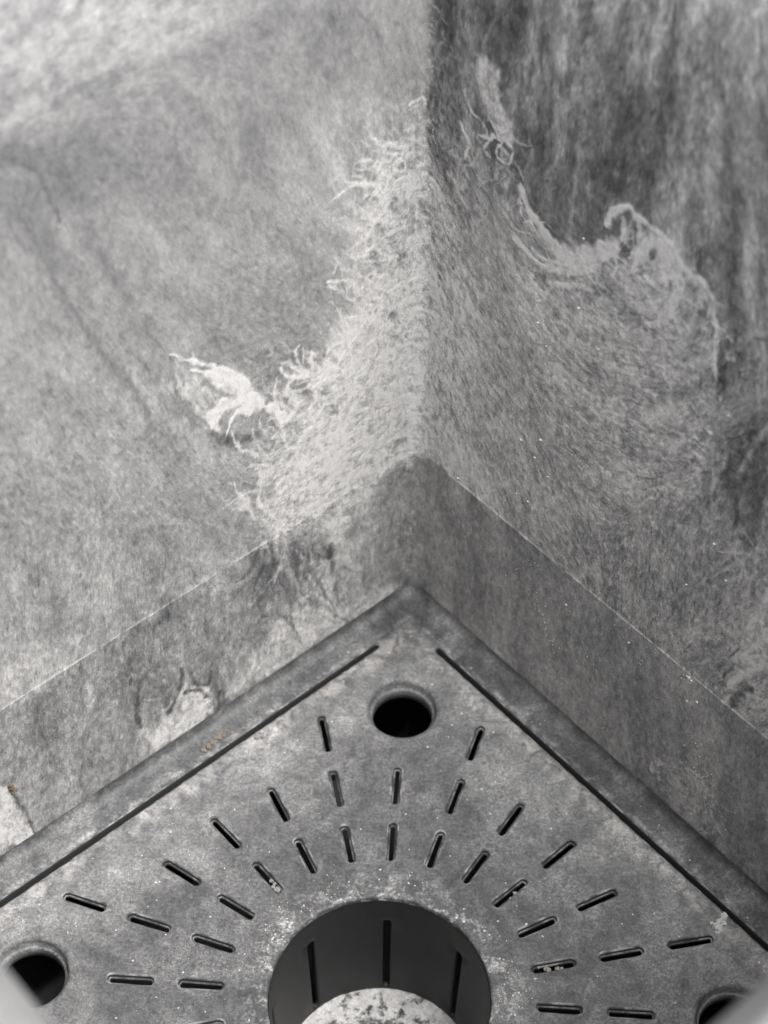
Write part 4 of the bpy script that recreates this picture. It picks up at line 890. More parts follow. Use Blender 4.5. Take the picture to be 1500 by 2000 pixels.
(0.81,0.054,0.34,-0.90,[(-0.359,4.644),(-0.441,4.739),(-0.529,4.827),(-0.621,4.905),(-0.716,4.973),(-0.812,5.031)]),
(0.95,0.032,0.49,-0.90,[(-0.245,4.706),(-0.287,4.778),(-0.336,4.847),(-0.390,4.913),(-0.448,4.974),(-0.510,5.030)]),
(0.89,0.027,0.32,-0.90,[(-0.530,4.813),(-0.586,4.841),(-0.638,4.886),(-0.679,4.940),(-0.705,4.997),(-0.712,5.050)]),
(0.96,0.051,0.50,-0.90,[(-1.509,2.912),(-1.577,3.026),(-1.622,3.143),(-1.642,3.252),(-1.635,3.348),(-1.601,3.421)]),
(0.93,0.040,0.41,-0.90,[(-0.620,3.638),(-0.687,3.741),(-0.741,3.846),(-0.779,3.949),(-0.800,4.048),(-0.804,4.139)]),
(0.90,0.028,0.49,-0.90,[(-0.226,5.010),(-0.286,5.057),(-0.347,5.097),(-0.408,5.128),(-0.468,5.152),(-0.527,5.166)]),
(0.99,0.043,0.52,-0.90,[(-0.268,4.054),(-0.303,4.118),(-0.346,4.179),(-0.395,4.236),(-0.449,4.287),(-0.506,4.330)]),
(0.94,0.030,0.32,-0.90,[(-0.988,2.905),(-1.074,2.958),(-1.156,2.985),(-1.229,2.985),(-1.288,2.958),(-1.328,2.906)]),
(1.00,0.052,0.49,-0.90,[(-0.967,3.471),(-1.016,3.550),(-1.064,3.630),(-1.110,3.709),(-1.154,3.788),(-1.195,3.866)]),
(1.00,0.038,0.43,-0.90,[(-0.290,4.382),(-0.365,4.453),(-0.435,4.528),(-0.500,4.607),(-0.558,4.688),(-0.610,4.770)]),
(1.00,0.032,0.45,-0.90,[(0.131,4.427),(0.101,4.429),(0.070,4.429),(0.038,4.428),(0.005,4.425),(0.000,4.421)]),
(0.95,0.032,0.30,-0.90,[(-0.000,5.272),(-0.000,5.303),(-0.014,5.333),(-0.042,5.361),(-0.071,5.385),(-0.102,5.406)]),
(0.95,0.032,0.44,-0.90,[(-0.000,4.907),(-0.020,4.950),(-0.064,4.996),(-0.103,5.045),(-0.137,5.095),(-0.165,5.147)]),
(1.00,0.045,0.42,-0.90,[(-0.000,4.122),(-0.006,4.081),(-0.008,4.029),(-0.000,3.970),(-0.000,3.906),(-0.000,3.844)]),
(0.88,0.023,0.29,-0.90,[(-0.231,4.928),(-0.286,4.963),(-0.340,5.001),(-0.392,5.043),(-0.441,5.088),(-0.489,5.135)]),
(1.00,0.034,0.34,-0.90,[(-0.063,3.674),(-0.081,3.708),(-0.097,3.742),(-0.113,3.776),(-0.126,3.810),(-0.139,3.843)]),
(0.98,0.037,0.29,-0.90,[(-0.225,5.398),(-0.290,5.459),(-0.357,5.517),(-0.424,5.570),(-0.493,5.619),(-0.563,5.664)]),
(1.00,0.023,0.45,-0.90,[(-0.000,4.749),(-0.000,4.742),(-0.046,4.742),(-0.112,4.748),(-0.180,4.760),(-0.250,4.778)]),
(1.00,0.044,0.34,-0.90,[(-0.055,4.539),(-0.091,4.544),(-0.124,4.544),(-0.154,4.539),(-0.180,4.528),(-0.204,4.514)]),
(1.00,0.031,0.42,-0.90,[(-0.136,5.504),(-0.191,5.517),(-0.248,5.535),(-0.305,5.558),(-0.362,5.585),(-0.419,5.617)]),
(1.00,0.037,0.40,-0.90,[(-0.038,3.401),(-0.067,3.439),(-0.099,3.475),(-0.131,3.510),(-0.166,3.542),(-0.201,3.571)]),
(1.00,0.047,0.36,-0.90,[(-0.074,3.957),(-0.101,4.002),(-0.122,4.046),(-0.138,4.090),(-0.147,4.133),(-0.149,4.172)]),
(1.00,0.042,0.45,-0.90,[(-0.244,3.572),(-0.269,3.615),(-0.301,3.656),(-0.337,3.691),(-0.376,3.719),(-0.415,3.739)]),
(1.00,0.033,0.29,-0.90,[(-0.032,4.215),(-0.094,4.211),(-0.156,4.210),(-0.219,4.210),(-0.282,4.211),(-0.347,4.214)]),
(1.00,0.027,0.29,-0.90,[(-0.091,5.363),(-0.119,5.421),(-0.154,5.478),(-0.194,5.533),(-0.240,5.586),(-0.289,5.634)]),
(1.00,0.031,0.29,-0.90,[(-0.152,5.120),(-0.221,5.121),(-0.285,5.115),(-0.345,5.102),(-0.399,5.080),(-0.448,5.052)]),
(0.88,0.032,0.44,-0.90,[(-0.000,4.557),(-0.000,4.528),(-0.000,4.499),(-0.000,4.470),(-0.041,4.441),(-0.088,4.412)]),
(0.95,0.028,0.45,-0.90,[(-0.110,4.897),(-0.154,4.930),(-0.195,4.968),(-0.232,5.009),(-0.264,5.053),(-0.291,5.098)]),
(1.00,0.034,0.30,-0.90,[(-0.131,3.887),(-0.188,3.957),(-0.255,4.015),(-0.324,4.056),(-0.391,4.078),(-0.450,4.078)]),
(1.00,0.036,0.44,-0.90,[(-0.006,3.862),(-0.043,3.937),(-0.071,4.011),(-0.088,4.081),(-0.094,4.147),(-0.090,4.207)]),
(0.99,0.041,0.30,-0.90,[(-0.000,4.170),(-0.000,4.205),(-0.000,4.241),(-0.018,4.278),(-0.038,4.314),(-0.055,4.351)]),
(0.95,0.023,0.38,-0.90,[(-0.000,5.189),(-0.047,5.175),(-0.100,5.172),(-0.158,5.180),(-0.219,5.199),(-0.282,5.227)]),
(1.00,0.030,0.35,-0.90,[(-0.103,5.134),(-0.158,5.165),(-0.213,5.192),(-0.267,5.213),(-0.320,5.229),(-0.371,5.239)]),
(0.93,0.029,0.45,-0.90,[(-0.084,4.277),(-0.159,4.324),(-0.234,4.354),(-0.303,4.366),(-0.363,4.359),(-0.411,4.333)]),
(0.90,0.033,0.38,-0.90,[(-0.039,4.998),(-0.060,5.038),(-0.077,5.077),(-0.090,5.116),(-0.098,5.153),(-0.101,5.188)]),
(0.91,0.027,0.29,-0.90,[(-0.026,4.450),(-0.099,4.493),(-0.170,4.535),(-0.241,4.575),(-0.312,4.614),(-0.382,4.653)]),
(1.00,0.029,0.36,-0.90,[(-0.105,3.327),(-0.187,3.358),(-0.265,3.376),(-0.338,3.380),(-0.403,3.370),(-0.459,3.346)]),
(1.00,0.046,0.39,-0.90,[(-0.033,3.949),(-0.096,3.995),(-0.159,4.031),(-0.222,4.057),(-0.282,4.073),(-0.337,4.077)]),
(0.94,0.026,0.47,-0.90,[(-0.056,4.406),(-0.127,4.427),(-0.195,4.437),(-0.258,4.438),(-0.317,4.429),(-0.368,4.410)]),
(0.97,0.037,0.47,-0.90,[(-0.134,5.172),(-0.201,5.186),(-0.263,5.187),(-0.316,5.173),(-0.359,5.145),(-0.390,5.104)]),
(0.97,0.023,0.37,-0.90,[(-0.200,5.204),(-0.244,5.224),(-0.287,5.248),(-0.329,5.276),(-0.370,5.307),(-0.410,5.341)]),
(1.00,0.032,0.43,-0.90,[(0.182,3.607),(0.113,3.586),(0.042,3.558),(0.000,3.522),(0.000,3.480),(0.000,3.431)]),
(1.00,0.022,0.43,-0.90,[(-0.000,4.262),(-0.009,4.301),(-0.046,4.340),(-0.084,4.378),(-0.122,4.416),(-0.159,4.453)]),
(1.00,0.045,0.46,-0.90,[(-0.000,3.727),(-0.047,3.789),(-0.126,3.854),(-0.203,3.922),(-0.277,3.992),(-0.349,4.064)]),
(0.83,0.029,0.31,-0.90,[(-0.217,4.804),(-0.263,4.835),(-0.307,4.872),(-0.349,4.912),(-0.387,4.955),(-0.422,5.000)]),
(0.91,0.043,0.42,-0.90,[(-0.193,4.864),(-0.242,4.911),(-0.293,4.953),(-0.345,4.992),(-0.398,5.025),(-0.451,5.053)]),
(0.94,0.025,0.47,-0.90,[(0.054,5.737),(0.069,5.720),(0.088,5.707),(0.112,5.699),(0.139,5.695),(0.169,5.697)]),
(1.00,0.023,0.36,-0.90,[(0.051,5.908),(0.052,5.885),(0.051,5.861),(0.050,5.836),(0.048,5.811),(0.044,5.786)]),
(0.79,0.023,0.41,-0.90,[(-0.000,6.485),(-0.000,6.476),(-0.000,6.456),(-0.000,6.429),(-0.000,6.397),(-0.000,6.362)]),
(1.00,0.017,0.55,-0.90,[(0.014,5.511),(0.042,5.493),(0.068,5.474),(0.092,5.454),(0.115,5.431),(0.136,5.408)]),
(0.64,0.034,0.36,-0.90,[(-0.000,6.595),(-0.000,6.571),(-0.000,6.547),(-0.000,6.522),(-0.000,6.498),(-0.000,6.472)]),
(0.89,0.031,0.47,-0.90,[(0.014,5.718),(0.022,5.706),(0.032,5.696),(0.043,5.687),(0.055,5.679),(0.068,5.672)]),
(0.85,0.034,0.34,-0.90,[(0.000,6.663),(0.007,6.654),(0.018,6.647),(0.030,6.641),(0.044,6.636),(0.058,6.632)]),
(0.90,0.031,0.50,-0.90,[(0.000,5.359),(0.000,5.328),(0.013,5.300),(0.031,5.275),(0.053,5.253),(0.078,5.234)]),
(0.90,0.019,0.39,-0.90,[(0.008,6.545),(0.019,6.540),(0.030,6.536),(0.044,6.535),(0.058,6.535),(0.073,6.538)]),
(0.91,0.023,0.34,-0.90,[(0.019,6.248),(0.026,6.228),(0.031,6.207),(0.034,6.183),(0.034,6.159),(0.031,6.133)]),
(0.79,0.022,0.55,-0.90,[(-0.000,6.398),(-0.000,6.379),(-0.000,6.359),(-0.000,6.338),(-0.000,6.316),(-0.000,6.293)]),
(0.87,0.020,0.37,-0.90,[(-0.000,5.904),(-0.000,5.889),(-0.025,5.878),(-0.056,5.871),(-0.090,5.869),(-0.126,5.872)]),
(0.76,0.022,0.43,-0.90,[(-0.000,6.075),(-0.000,6.072),(-0.000,6.074),(-0.007,6.079),(-0.028,6.088),(-0.050,6.101)]),
(0.97,0.027,0.31,-0.90,[(0.000,6.223),(0.021,6.223),(0.047,6.225),(0.073,6.226),(0.100,6.229),(0.127,6.232)]),
(0.85,0.027,0.41,-0.90,[(0.005,6.607),(0.024,6.593),(0.037,6.573),(0.045,6.550),(0.047,6.524),(0.043,6.494)]),
(0.93,0.031,0.53,-0.90,[(0.000,6.296),(0.004,6.289),(0.011,6.280),(0.016,6.269),(0.019,6.257),(0.019,6.244)]),
(0.95,0.023,0.37,-0.90,[(0.044,5.470),(0.057,5.449),(0.065,5.425),(0.066,5.396),(0.061,5.364),(0.050,5.329)]),
(0.83,0.024,0.55,-0.90,[(0.030,6.110),(0.039,6.100),(0.047,6.090),(0.053,6.078),(0.058,6.065),(0.061,6.051)]),
(0.97,0.024,0.43,-0.90,[(0.039,5.510),(0.037,5.483),(0.038,5.458),(0.042,5.434),(0.049,5.412),(0.058,5.391)]),
(0.97,0.032,0.40,-0.90,[(0.033,6.174),(0.025,6.157),(0.016,6.139),(0.008,6.121),(0.000,6.104),(0.000,6.086)]),
(0.84,0.021,0.40,-0.90,[(0.041,6.117),(0.052,6.097),(0.043,6.066),(0.017,6.035),(0.000,6.014),(0.000,6.009)]),
(0.90,0.028,0.54,-0.90,[(0.036,6.764),(0.058,6.763),(0.080,6.761),(0.102,6.759),(0.123,6.756),(0.143,6.752)]),
(0.68,0.036,0.55,-0.90,[(0.214,6.409),(0.190,6.373),(0.160,6.338),(0.126,6.304),(0.088,6.274),(0.048,6.248)]),
(0.64,0.020,0.44,-0.90,[(0.111,6.546),(0.120,6.510),(0.150,6.492),(0.196,6.493),(0.248,6.514),(0.296,6.551)]),
(0.65,0.021,0.41,-0.90,[(0.252,6.443),(0.283,6.441),(0.315,6.440),(0.349,6.442),(0.383,6.446),(0.419,6.453)]),
(0.62,0.024,0.39,-0.90,[(0.180,6.215),(0.155,6.174),(0.137,6.133),(0.127,6.094),(0.126,6.058),(0.133,6.026)]),
(0.79,0.018,0.58,-0.90,[(0.317,5.774),(0.330,5.760),(0.349,5.752),(0.373,5.751),(0.400,5.756),(0.429,5.769)]),
(0.77,0.037,0.45,-0.90,[(0.143,6.486),(0.118,6.442),(0.096,6.398),(0.077,6.354),(0.061,6.310),(0.047,6.267)]),
(0.74,0.035,0.55,-0.90,[(0.105,5.812),(0.128,5.787),(0.155,5.765),(0.183,5.745),(0.214,5.728),(0.248,5.713)]),
(0.76,0.027,0.55,-0.90,[(0.297,5.662),(0.314,5.649),(0.335,5.643),(0.361,5.642),(0.390,5.647),(0.420,5.658)]),
(0.76,0.032,0.60,-0.90,[(0.140,6.592),(0.144,6.569),(0.151,6.548),(0.160,6.528),(0.172,6.510),(0.186,6.494)]),
(0.66,0.032,0.57,-0.90,[(0.257,6.010),(0.282,6.001),(0.308,5.993),(0.335,5.987),(0.363,5.982),(0.393,5.978)]),
(0.69,0.022,0.38,-0.90,[(0.203,5.523),(0.232,5.524),(0.257,5.517),(0.275,5.504),(0.287,5.484),(0.291,5.459)]),
(0.73,0.028,0.40,-0.90,[(0.198,5.700),(0.199,5.673),(0.195,5.644),(0.186,5.613),(0.172,5.581),(0.154,5.549)]),
(0.64,0.028,0.59,-0.90,[(0.087,6.324),(0.112,6.320),(0.139,6.317),(0.167,6.317),(0.197,6.319),(0.227,6.323)]),
(0.67,0.018,0.37,-0.90,[(0.163,6.371),(0.169,6.359),(0.168,6.342),(0.161,6.323),(0.147,6.304),(0.128,6.287)]),
(0.67,0.019,0.52,-0.90,[(0.130,5.828),(0.153,5.820),(0.175,5.812),(0.198,5.804),(0.221,5.797),(0.244,5.790)]),
(0.65,0.035,0.58,-0.90,[(0.205,6.434),(0.231,6.425),(0.264,6.424),(0.301,6.432),(0.339,6.449),(0.377,6.472)]),
(0.74,0.037,0.45,-0.90,[(0.224,6.368),(0.216,6.351),(0.209,6.334),(0.204,6.317),(0.199,6.300),(0.196,6.283)]),
(0.73,0.027,0.53,-0.90,[(0.278,5.620),(0.261,5.589),(0.237,5.559),(0.207,5.533),(0.175,5.512),(0.143,5.500)]),
(0.68,0.029,0.48,-0.90,[(0.259,5.764),(0.273,5.759),(0.288,5.754),(0.303,5.750),(0.318,5.747),(0.334,5.744)]),
(0.70,0.030,0.35,-0.90,[(0.150,6.278),(0.169,6.266),(0.182,6.247),(0.188,6.224),(0.186,6.196),(0.176,6.166)]),
(0.67,0.021,0.59,-0.90,[(0.225,6.651),(0.217,6.626),(0.205,6.601),(0.187,6.576),(0.166,6.552),(0.141,6.529)]),
(0.73,0.023,0.46,-0.90,[(0.120,6.242),(0.118,6.224),(0.113,6.205),(0.104,6.185),(0.092,6.165),(0.076,6.145)]),
(0.71,0.029,0.57,-0.90,[(0.172,6.545),(0.168,6.528),(0.163,6.511),(0.156,6.493),(0.147,6.475),(0.137,6.457)]),
(0.73,0.027,0.39,-0.90,[(0.231,5.439),(0.247,5.425),(0.267,5.416),(0.291,5.413),(0.319,5.415),(0.349,5.423)]),
(0.78,0.024,0.50,-0.90,[(0.141,6.713),(0.155,6.704),(0.171,6.697),(0.187,6.690),(0.204,6.685),(0.222,6.680)]),
(0.70,0.034,0.52,-0.90,[(0.130,6.787),(0.129,6.757),(0.120,6.723),(0.105,6.688),(0.083,6.653),(0.055,6.618)]),
(0.67,0.033,0.57,-0.90,[(0.205,6.028),(0.207,5.999),(0.201,5.967),(0.189,5.932),(0.169,5.897),(0.144,5.861)]),
(0.71,0.017,0.44,-0.90,[(0.250,5.844),(0.293,5.844),(0.331,5.838),(0.364,5.825),(0.392,5.806),(0.414,5.781)]),
(0.73,0.022,0.39,-0.90,[(0.224,6.545),(0.243,6.524),(0.262,6.504),(0.282,6.485),(0.303,6.466),(0.324,6.447)]),
(0.72,0.037,0.34,-0.90,[(0.205,6.550),(0.194,6.505),(0.183,6.460),(0.172,6.415),(0.162,6.370),(0.151,6.324)]),
(0.62,0.024,0.59,-0.90,[(0.168,5.824),(0.204,5.814),(0.245,5.812),(0.291,5.818),(0.339,5.831),(0.388,5.852)]),
(0.78,0.025,0.47,-0.90,[(0.325,5.893),(0.323,5.855),(0.338,5.828),(0.369,5.816),(0.411,5.821),(0.457,5.843)]),
(0.69,0.021,0.50,-0.90,[(0.254,6.050),(0.249,6.008),(0.247,5.967),(0.248,5.928),(0.253,5.891),(0.261,5.855)]),
(0.71,0.036,0.41,-0.90,[(0.283,6.214),(0.278,6.191),(0.266,6.166),(0.248,6.142),(0.226,6.119),(0.201,6.099)]),
(0.92,0.036,0.41,-0.90,[(0.930,6.052),(0.964,6.039),(0.990,6.016),(1.007,5.984),(1.012,5.945),(1.006,5.900)]),
(0.99,0.048,0.42,-0.90,[(1.404,5.445),(1.431,5.435),(1.458,5.426),(1.484,5.416),(1.511,5.406),(1.537,5.395)]),
(0.99,0.038,0.58,-0.90,[(0.947,5.873),(0.941,5.830),(0.947,5.793),(0.964,5.763),(0.991,5.743),(1.027,5.733)]),
(1.00,0.023,0.55,-0.90,[(1.347,5.320),(1.406,5.318),(1.457,5.304),(1.499,5.278),(1.530,5.240),(1.551,5.193)]),
(0.89,0.035,0.48,-0.90,[(1.047,5.848),(1.088,5.832),(1.126,5.813),(1.160,5.789),(1.189,5.761),(1.215,5.729)]),
(0.85,0.032,0.42,-0.90,[(1.043,5.779),(1.046,5.741),(1.040,5.699),(1.026,5.654),(1.004,5.608),(0.976,5.562)]),
(0.94,0.047,0.41,-0.90,[(1.134,5.554),(1.137,5.507),(1.156,5.472),(1.189,5.451),(1.235,5.446),(1.287,5.457)]),
(1.00,0.051,0.71,-0.90,[(1.275,5.425),(1.301,5.388),(1.333,5.357),(1.371,5.332),(1.414,5.315),(1.462,5.304)]),
(0.92,0.029,0.54,-0.90,[(0.680,6.462),(0.733,6.458),(0.779,6.445),(0.820,6.426),(0.854,6.399),(0.880,6.365)]),
(0.95,0.040,0.65,-0.90,[(0.893,5.913),(0.951,5.897),(0.984,5.853),(0.988,5.788),(0.960,5.711),(0.905,5.633)]),
(0.94,0.035,0.52,-0.90,[(0.905,5.891),(0.909,5.832),(0.927,5.782),(0.957,5.742),(1.001,5.715),(1.054,5.700)]),
(0.93,0.036,0.48,-0.90,[(1.135,5.788),(1.163,5.765),(1.180,5.733),(1.186,5.693),(1.181,5.647),(1.165,5.597)]),
(1.00,0.048,0.50,-0.90,[(1.132,5.611),(1.172,5.587),(1.210,5.561),(1.247,5.533),(1.282,5.503),(1.315,5.471)]),
(0.92,0.028,0.47,-0.90,[(1.205,5.561),(1.211,5.539),(1.216,5.517),(1.220,5.494),(1.224,5.471),(1.228,5.447)]),
(0.94,0.037,0.60,-0.90,[(0.999,5.656),(0.990,5.613),(0.980,5.569),(0.969,5.524),(0.956,5.478),(0.942,5.432)]),
(0.87,0.043,0.52,-0.90,[(0.936,5.752),(0.879,5.668),(0.820,5.584),(0.757,5.500),(0.691,5.415),(0.622,5.330)]),
(0.91,0.024,0.62,-0.90,[(0.727,6.211),(0.756,6.191),(0.791,6.179),(0.832,6.175),(0.878,6.179),(0.926,6.191)]),
(0.93,0.036,0.55,-0.90,[(0.720,6.075),(0.761,6.062),(0.800,6.047),(0.839,6.031),(0.876,6.014),(0.911,5.995)]),
(0.79,0.050,0.48,-0.90,[(1.061,5.525),(1.058,5.492),(1.055,5.459),(1.051,5.426),(1.047,5.392),(1.042,5.358)]),
(1.00,0.047,0.63,-0.90,[(1.862,5.396),(1.874,5.369),(1.883,5.339),(1.888,5.307),(1.890,5.273),(1.888,5.237)]),
(0.93,0.048,0.62,-0.90,[(1.386,5.373),(1.399,5.352),(1.413,5.330),(1.426,5.308),(1.440,5.287),(1.454,5.266)]),
(0.93,0.048,0.61,-0.90,[(1.503,5.358),(1.515,5.333),(1.526,5.307),(1.535,5.279),(1.543,5.251),(1.549,5.221)]),
(0.93,0.024,0.42,-0.90,[(1.041,5.517),(1.030,5.469),(1.019,5.422),(1.010,5.375),(1.003,5.329),(0.997,5.283)]),
(1.00,0.034,0.63,-0.90,[(1.200,5.351),(1.279,5.412),(1.360,5.455),(1.438,5.478),(1.508,5.481),(1.565,5.462)]),
(0.92,0.022,0.48,-0.90,[(0.978,5.835),(0.986,5.777),(0.970,5.709),(0.932,5.636),(0.876,5.566),(0.807,5.505)]),
(0.79,0.035,0.65,-0.90,[(0.714,6.303),(0.753,6.290),(0.788,6.270),(0.818,6.245),(0.842,6.215),(0.859,6.180)]),
(0.89,0.040,0.71,-0.90,[(1.124,5.660),(1.153,5.637),(1.173,5.604),(1.181,5.563),(1.179,5.516),(1.165,5.464)]),
(0.95,0.030,0.63,-0.90,[(1.144,5.694),(1.142,5.625),(1.124,5.550),(1.090,5.470),(1.041,5.390),(0.980,5.312)]),
(0.91,0.027,0.67,-0.90,[(1.371,5.399),(1.387,5.350),(1.422,5.320),(1.475,5.311),(1.537,5.325),(1.602,5.360)]),
(0.87,0.042,0.70,-0.90,[(1.490,5.299),(1.505,5.274),(1.530,5.259),(1.563,5.257),(1.601,5.266),(1.641,5.287)]),
(0.94,0.046,0.43,-0.90,[(1.913,5.416),(1.926,5.396),(1.941,5.377),(1.957,5.359),(1.974,5.342),(1.992,5.326)]),
(0.89,0.038,0.39,-0.90,[(0.864,5.730),(0.931,5.730),(0.994,5.724),(1.053,5.712),(1.108,5.694),(1.157,5.670)]),
(0.87,0.037,0.53,-0.90,[(1.001,5.734),(1.014,5.689),(1.013,5.637),(0.999,5.579),(0.972,5.517),(0.934,5.456)]),
(0.90,0.033,0.47,-0.90,[(0.803,5.990),(0.774,5.966),(0.744,5.946),(0.713,5.929),(0.682,5.916),(0.652,5.907)]),
(1.00,0.044,0.47,-0.90,[(1.586,5.208),(1.639,5.208),(1.696,5.221),(1.756,5.246),(1.815,5.283),(1.872,5.329)]),
(0.90,0.032,0.65,-0.90,[(1.137,5.530),(1.164,5.495),(1.210,5.481),(1.268,5.492),(1.330,5.524),(1.388,5.573)]),
(0.94,0.048,0.47,-0.90,[(1.833,5.338),(1.829,5.309),(1.828,5.282),(1.832,5.257),(1.840,5.235),(1.851,5.216)]),
(0.96,0.048,0.44,-0.90,[(0.879,5.976),(0.963,6.005),(1.046,6.037),(1.130,6.071),(1.212,6.109),(1.294,6.149)]),
(0.99,0.043,0.68,-0.90,[(0.768,5.968),(0.821,5.974),(0.873,5.978),(0.924,5.981),(0.974,5.981),(1.022,5.979)]),
(0.95,0.034,0.58,-0.90,[(1.593,5.259),(1.628,5.226),(1.645,5.176),(1.640,5.112),(1.614,5.041),(1.569,4.970)]),
(0.78,0.020,0.36,-0.90,[(1.045,5.152),(1.066,5.094),(1.099,5.046),(1.143,5.009),(1.198,4.984),(1.260,4.972)]),
(0.79,0.042,0.45,-0.90,[(0.870,5.339),(0.877,5.313),(0.889,5.289),(0.905,5.269),(0.924,5.253),(0.947,5.241)]),
(0.84,0.020,0.55,-0.90,[(0.428,5.741),(0.485,5.736),(0.536,5.721),(0.579,5.698),(0.614,5.666),(0.641,5.626)]),
(0.76,0.032,0.48,-0.90,[(0.903,5.272),(0.931,5.248),(0.961,5.225),(0.992,5.204),(1.025,5.185),(1.058,5.166)]),
(0.86,0.021,0.55,-0.90,[(1.349,4.988),(1.378,4.972),(1.405,4.952),(1.428,4.928),(1.448,4.902),(1.465,4.871)]),
(0.77,0.033,0.37,-0.90,[(0.473,5.117),(0.514,5.102),(0.569,5.111),(0.630,5.144),(0.684,5.194),(0.723,5.253)]),
(0.89,0.041,0.40,-0.90,[(1.003,5.153),(0.994,5.102),(0.982,5.050),(0.968,4.997),(0.952,4.943),(0.934,4.888)]),
(0.81,0.029,0.39,-0.90,[(0.573,5.715),(0.543,5.645),(0.484,5.578),(0.410,5.530),(0.338,5.513),(0.288,5.533)]),
(0.84,0.035,0.42,-0.90,[(1.201,5.032),(1.224,4.984),(1.256,4.944),(1.296,4.912),(1.344,4.889),(1.398,4.876)]),
(0.80,0.035,0.44,-0.90,[(0.730,5.338),(0.731,5.272),(0.718,5.199),(0.691,5.121),(0.651,5.040),(0.598,4.959)]),
(0.80,0.026,0.45,-0.90,[(0.875,5.303),(0.901,5.290),(0.921,5.270),(0.934,5.243),(0.940,5.211),(0.938,5.174)]),
(0.77,0.030,0.48,-0.90,[(0.336,5.331),(0.319,5.302),(0.307,5.273),(0.299,5.245),(0.297,5.219),(0.299,5.195)]),
(0.91,0.041,0.42,-0.90,[(1.062,4.892),(1.058,4.836),(1.060,4.783),(1.069,4.733),(1.084,4.688),(1.105,4.648)]),
(1.00,0.037,0.41,-0.90,[(1.174,4.760),(1.219,4.742),(1.264,4.724),(1.310,4.707),(1.357,4.691),(1.403,4.676)]),
(0.96,0.027,0.53,-0.90,[(0.458,5.151),(0.482,5.137),(0.505,5.122),(0.528,5.106),(0.550,5.090),(0.572,5.073)]),
(0.90,0.019,0.43,-0.90,[(0.768,5.195),(0.721,5.129),(0.678,5.061),(0.640,4.992),(0.608,4.923),(0.581,4.854)]),
(0.87,0.042,0.45,-0.90,[(0.972,4.890),(1.010,4.847),(1.035,4.792),(1.048,4.727),(1.047,4.654),(1.033,4.573)]),
(0.85,0.033,0.48,-0.90,[(1.226,5.033),(1.245,4.974),(1.263,4.915),(1.280,4.854),(1.295,4.792),(1.309,4.729)]),
(0.87,0.034,0.48,-0.90,[(0.498,5.531),(0.485,5.497),(0.466,5.463),(0.443,5.429),(0.415,5.396),(0.383,5.366)]),
(0.74,0.040,0.44,-0.90,[(0.729,5.024),(0.735,5.003),(0.739,4.980),(0.741,4.957),(0.743,4.933),(0.743,4.908)]),
(0.79,0.023,0.37,-0.90,[(0.685,5.619),(0.670,5.562),(0.665,5.509),(0.670,5.462),(0.686,5.420),(0.711,5.387)]),
(0.77,0.040,0.36,-0.90,[(0.679,4.989),(0.649,4.948),(0.619,4.908),(0.588,4.867),(0.557,4.826),(0.525,4.785)]),
(0.83,0.038,0.36,-0.90,[(1.231,4.994),(1.219,4.930),(1.200,4.863),(1.174,4.794),(1.141,4.723),(1.102,4.652)]),
(0.84,0.038,0.47,-0.90,[(0.427,5.525),(0.404,5.455),(0.392,5.388),(0.392,5.326),(0.404,5.271),(0.427,5.224)]),
(0.90,0.018,0.50,-0.90,[(0.582,5.043),(0.594,5.003),(0.604,4.961),(0.613,4.919),(0.621,4.876),(0.627,4.832)]),
(0.75,0.036,0.42,-0.90,[(0.941,5.324),(0.968,5.274),(0.990,5.218),(1.005,5.158),(1.013,5.094),(1.016,5.025)]),
(0.73,0.018,0.36,-0.90,[(0.492,5.482),(0.506,5.454),(0.517,5.425),(0.526,5.394),(0.532,5.361),(0.535,5.326)]),
(0.78,0.042,0.35,-0.90,[(0.507,5.824),(0.551,5.820),(0.595,5.819),(0.640,5.818),(0.686,5.818),(0.732,5.820)]),
(0.81,0.033,0.42,-0.90,[(0.696,5.643),(0.728,5.639),(0.760,5.634),(0.792,5.629),(0.824,5.623),(0.856,5.618)]),
(0.84,0.038,0.37,-0.90,[(0.743,5.432),(0.748,5.375),(0.756,5.319),(0.766,5.264),(0.778,5.211),(0.793,5.159)]),
(0.74,0.033,0.47,-0.90,[(0.419,5.729),(0.465,5.721),(0.513,5.719),(0.565,5.722),(0.619,5.731),(0.675,5.746)]),
(0.79,0.031,0.48,-0.90,[(0.901,5.095),(0.886,5.060),(0.870,5.025),(0.855,4.990),(0.838,4.954),(0.822,4.919)]),
(0.73,0.025,0.47,-0.90,[(0.766,5.067),(0.768,4.997),(0.775,4.930),(0.787,4.865),(0.803,4.803),(0.824,4.745)]),
(0.82,0.020,0.31,-0.90,[(1.331,4.968),(1.349,4.955),(1.369,4.944),(1.390,4.934),(1.412,4.927),(1.436,4.921)]),
(0.83,0.038,0.32,-0.90,[(0.119,5.565),(0.113,5.526),(0.114,5.490),(0.123,5.459),(0.140,5.434),(0.164,5.415)]),
(0.75,0.019,0.32,-0.90,[(0.278,5.726),(0.286,5.664),(0.302,5.606),(0.326,5.553),(0.356,5.506),(0.394,5.465)]),
(0.80,0.031,0.44,-0.90,[(1.154,4.897),(1.150,4.845),(1.140,4.790),(1.123,4.733),(1.101,4.674),(1.073,4.615)]),
(0.78,0.026,0.35,-0.90,[(1.269,4.990),(1.277,4.956),(1.280,4.918),(1.278,4.878),(1.272,4.836),(1.262,4.791)]),
(0.93,0.017,0.32,-0.90,[(0.496,5.494),(0.493,5.424),(0.489,5.351),(0.483,5.278),(0.474,5.203),(0.463,5.126)]),
(0.86,0.022,0.48,-0.90,[(1.109,5.298),(1.141,5.296),(1.167,5.286),(1.187,5.269),(1.201,5.245),(1.206,5.215)]),
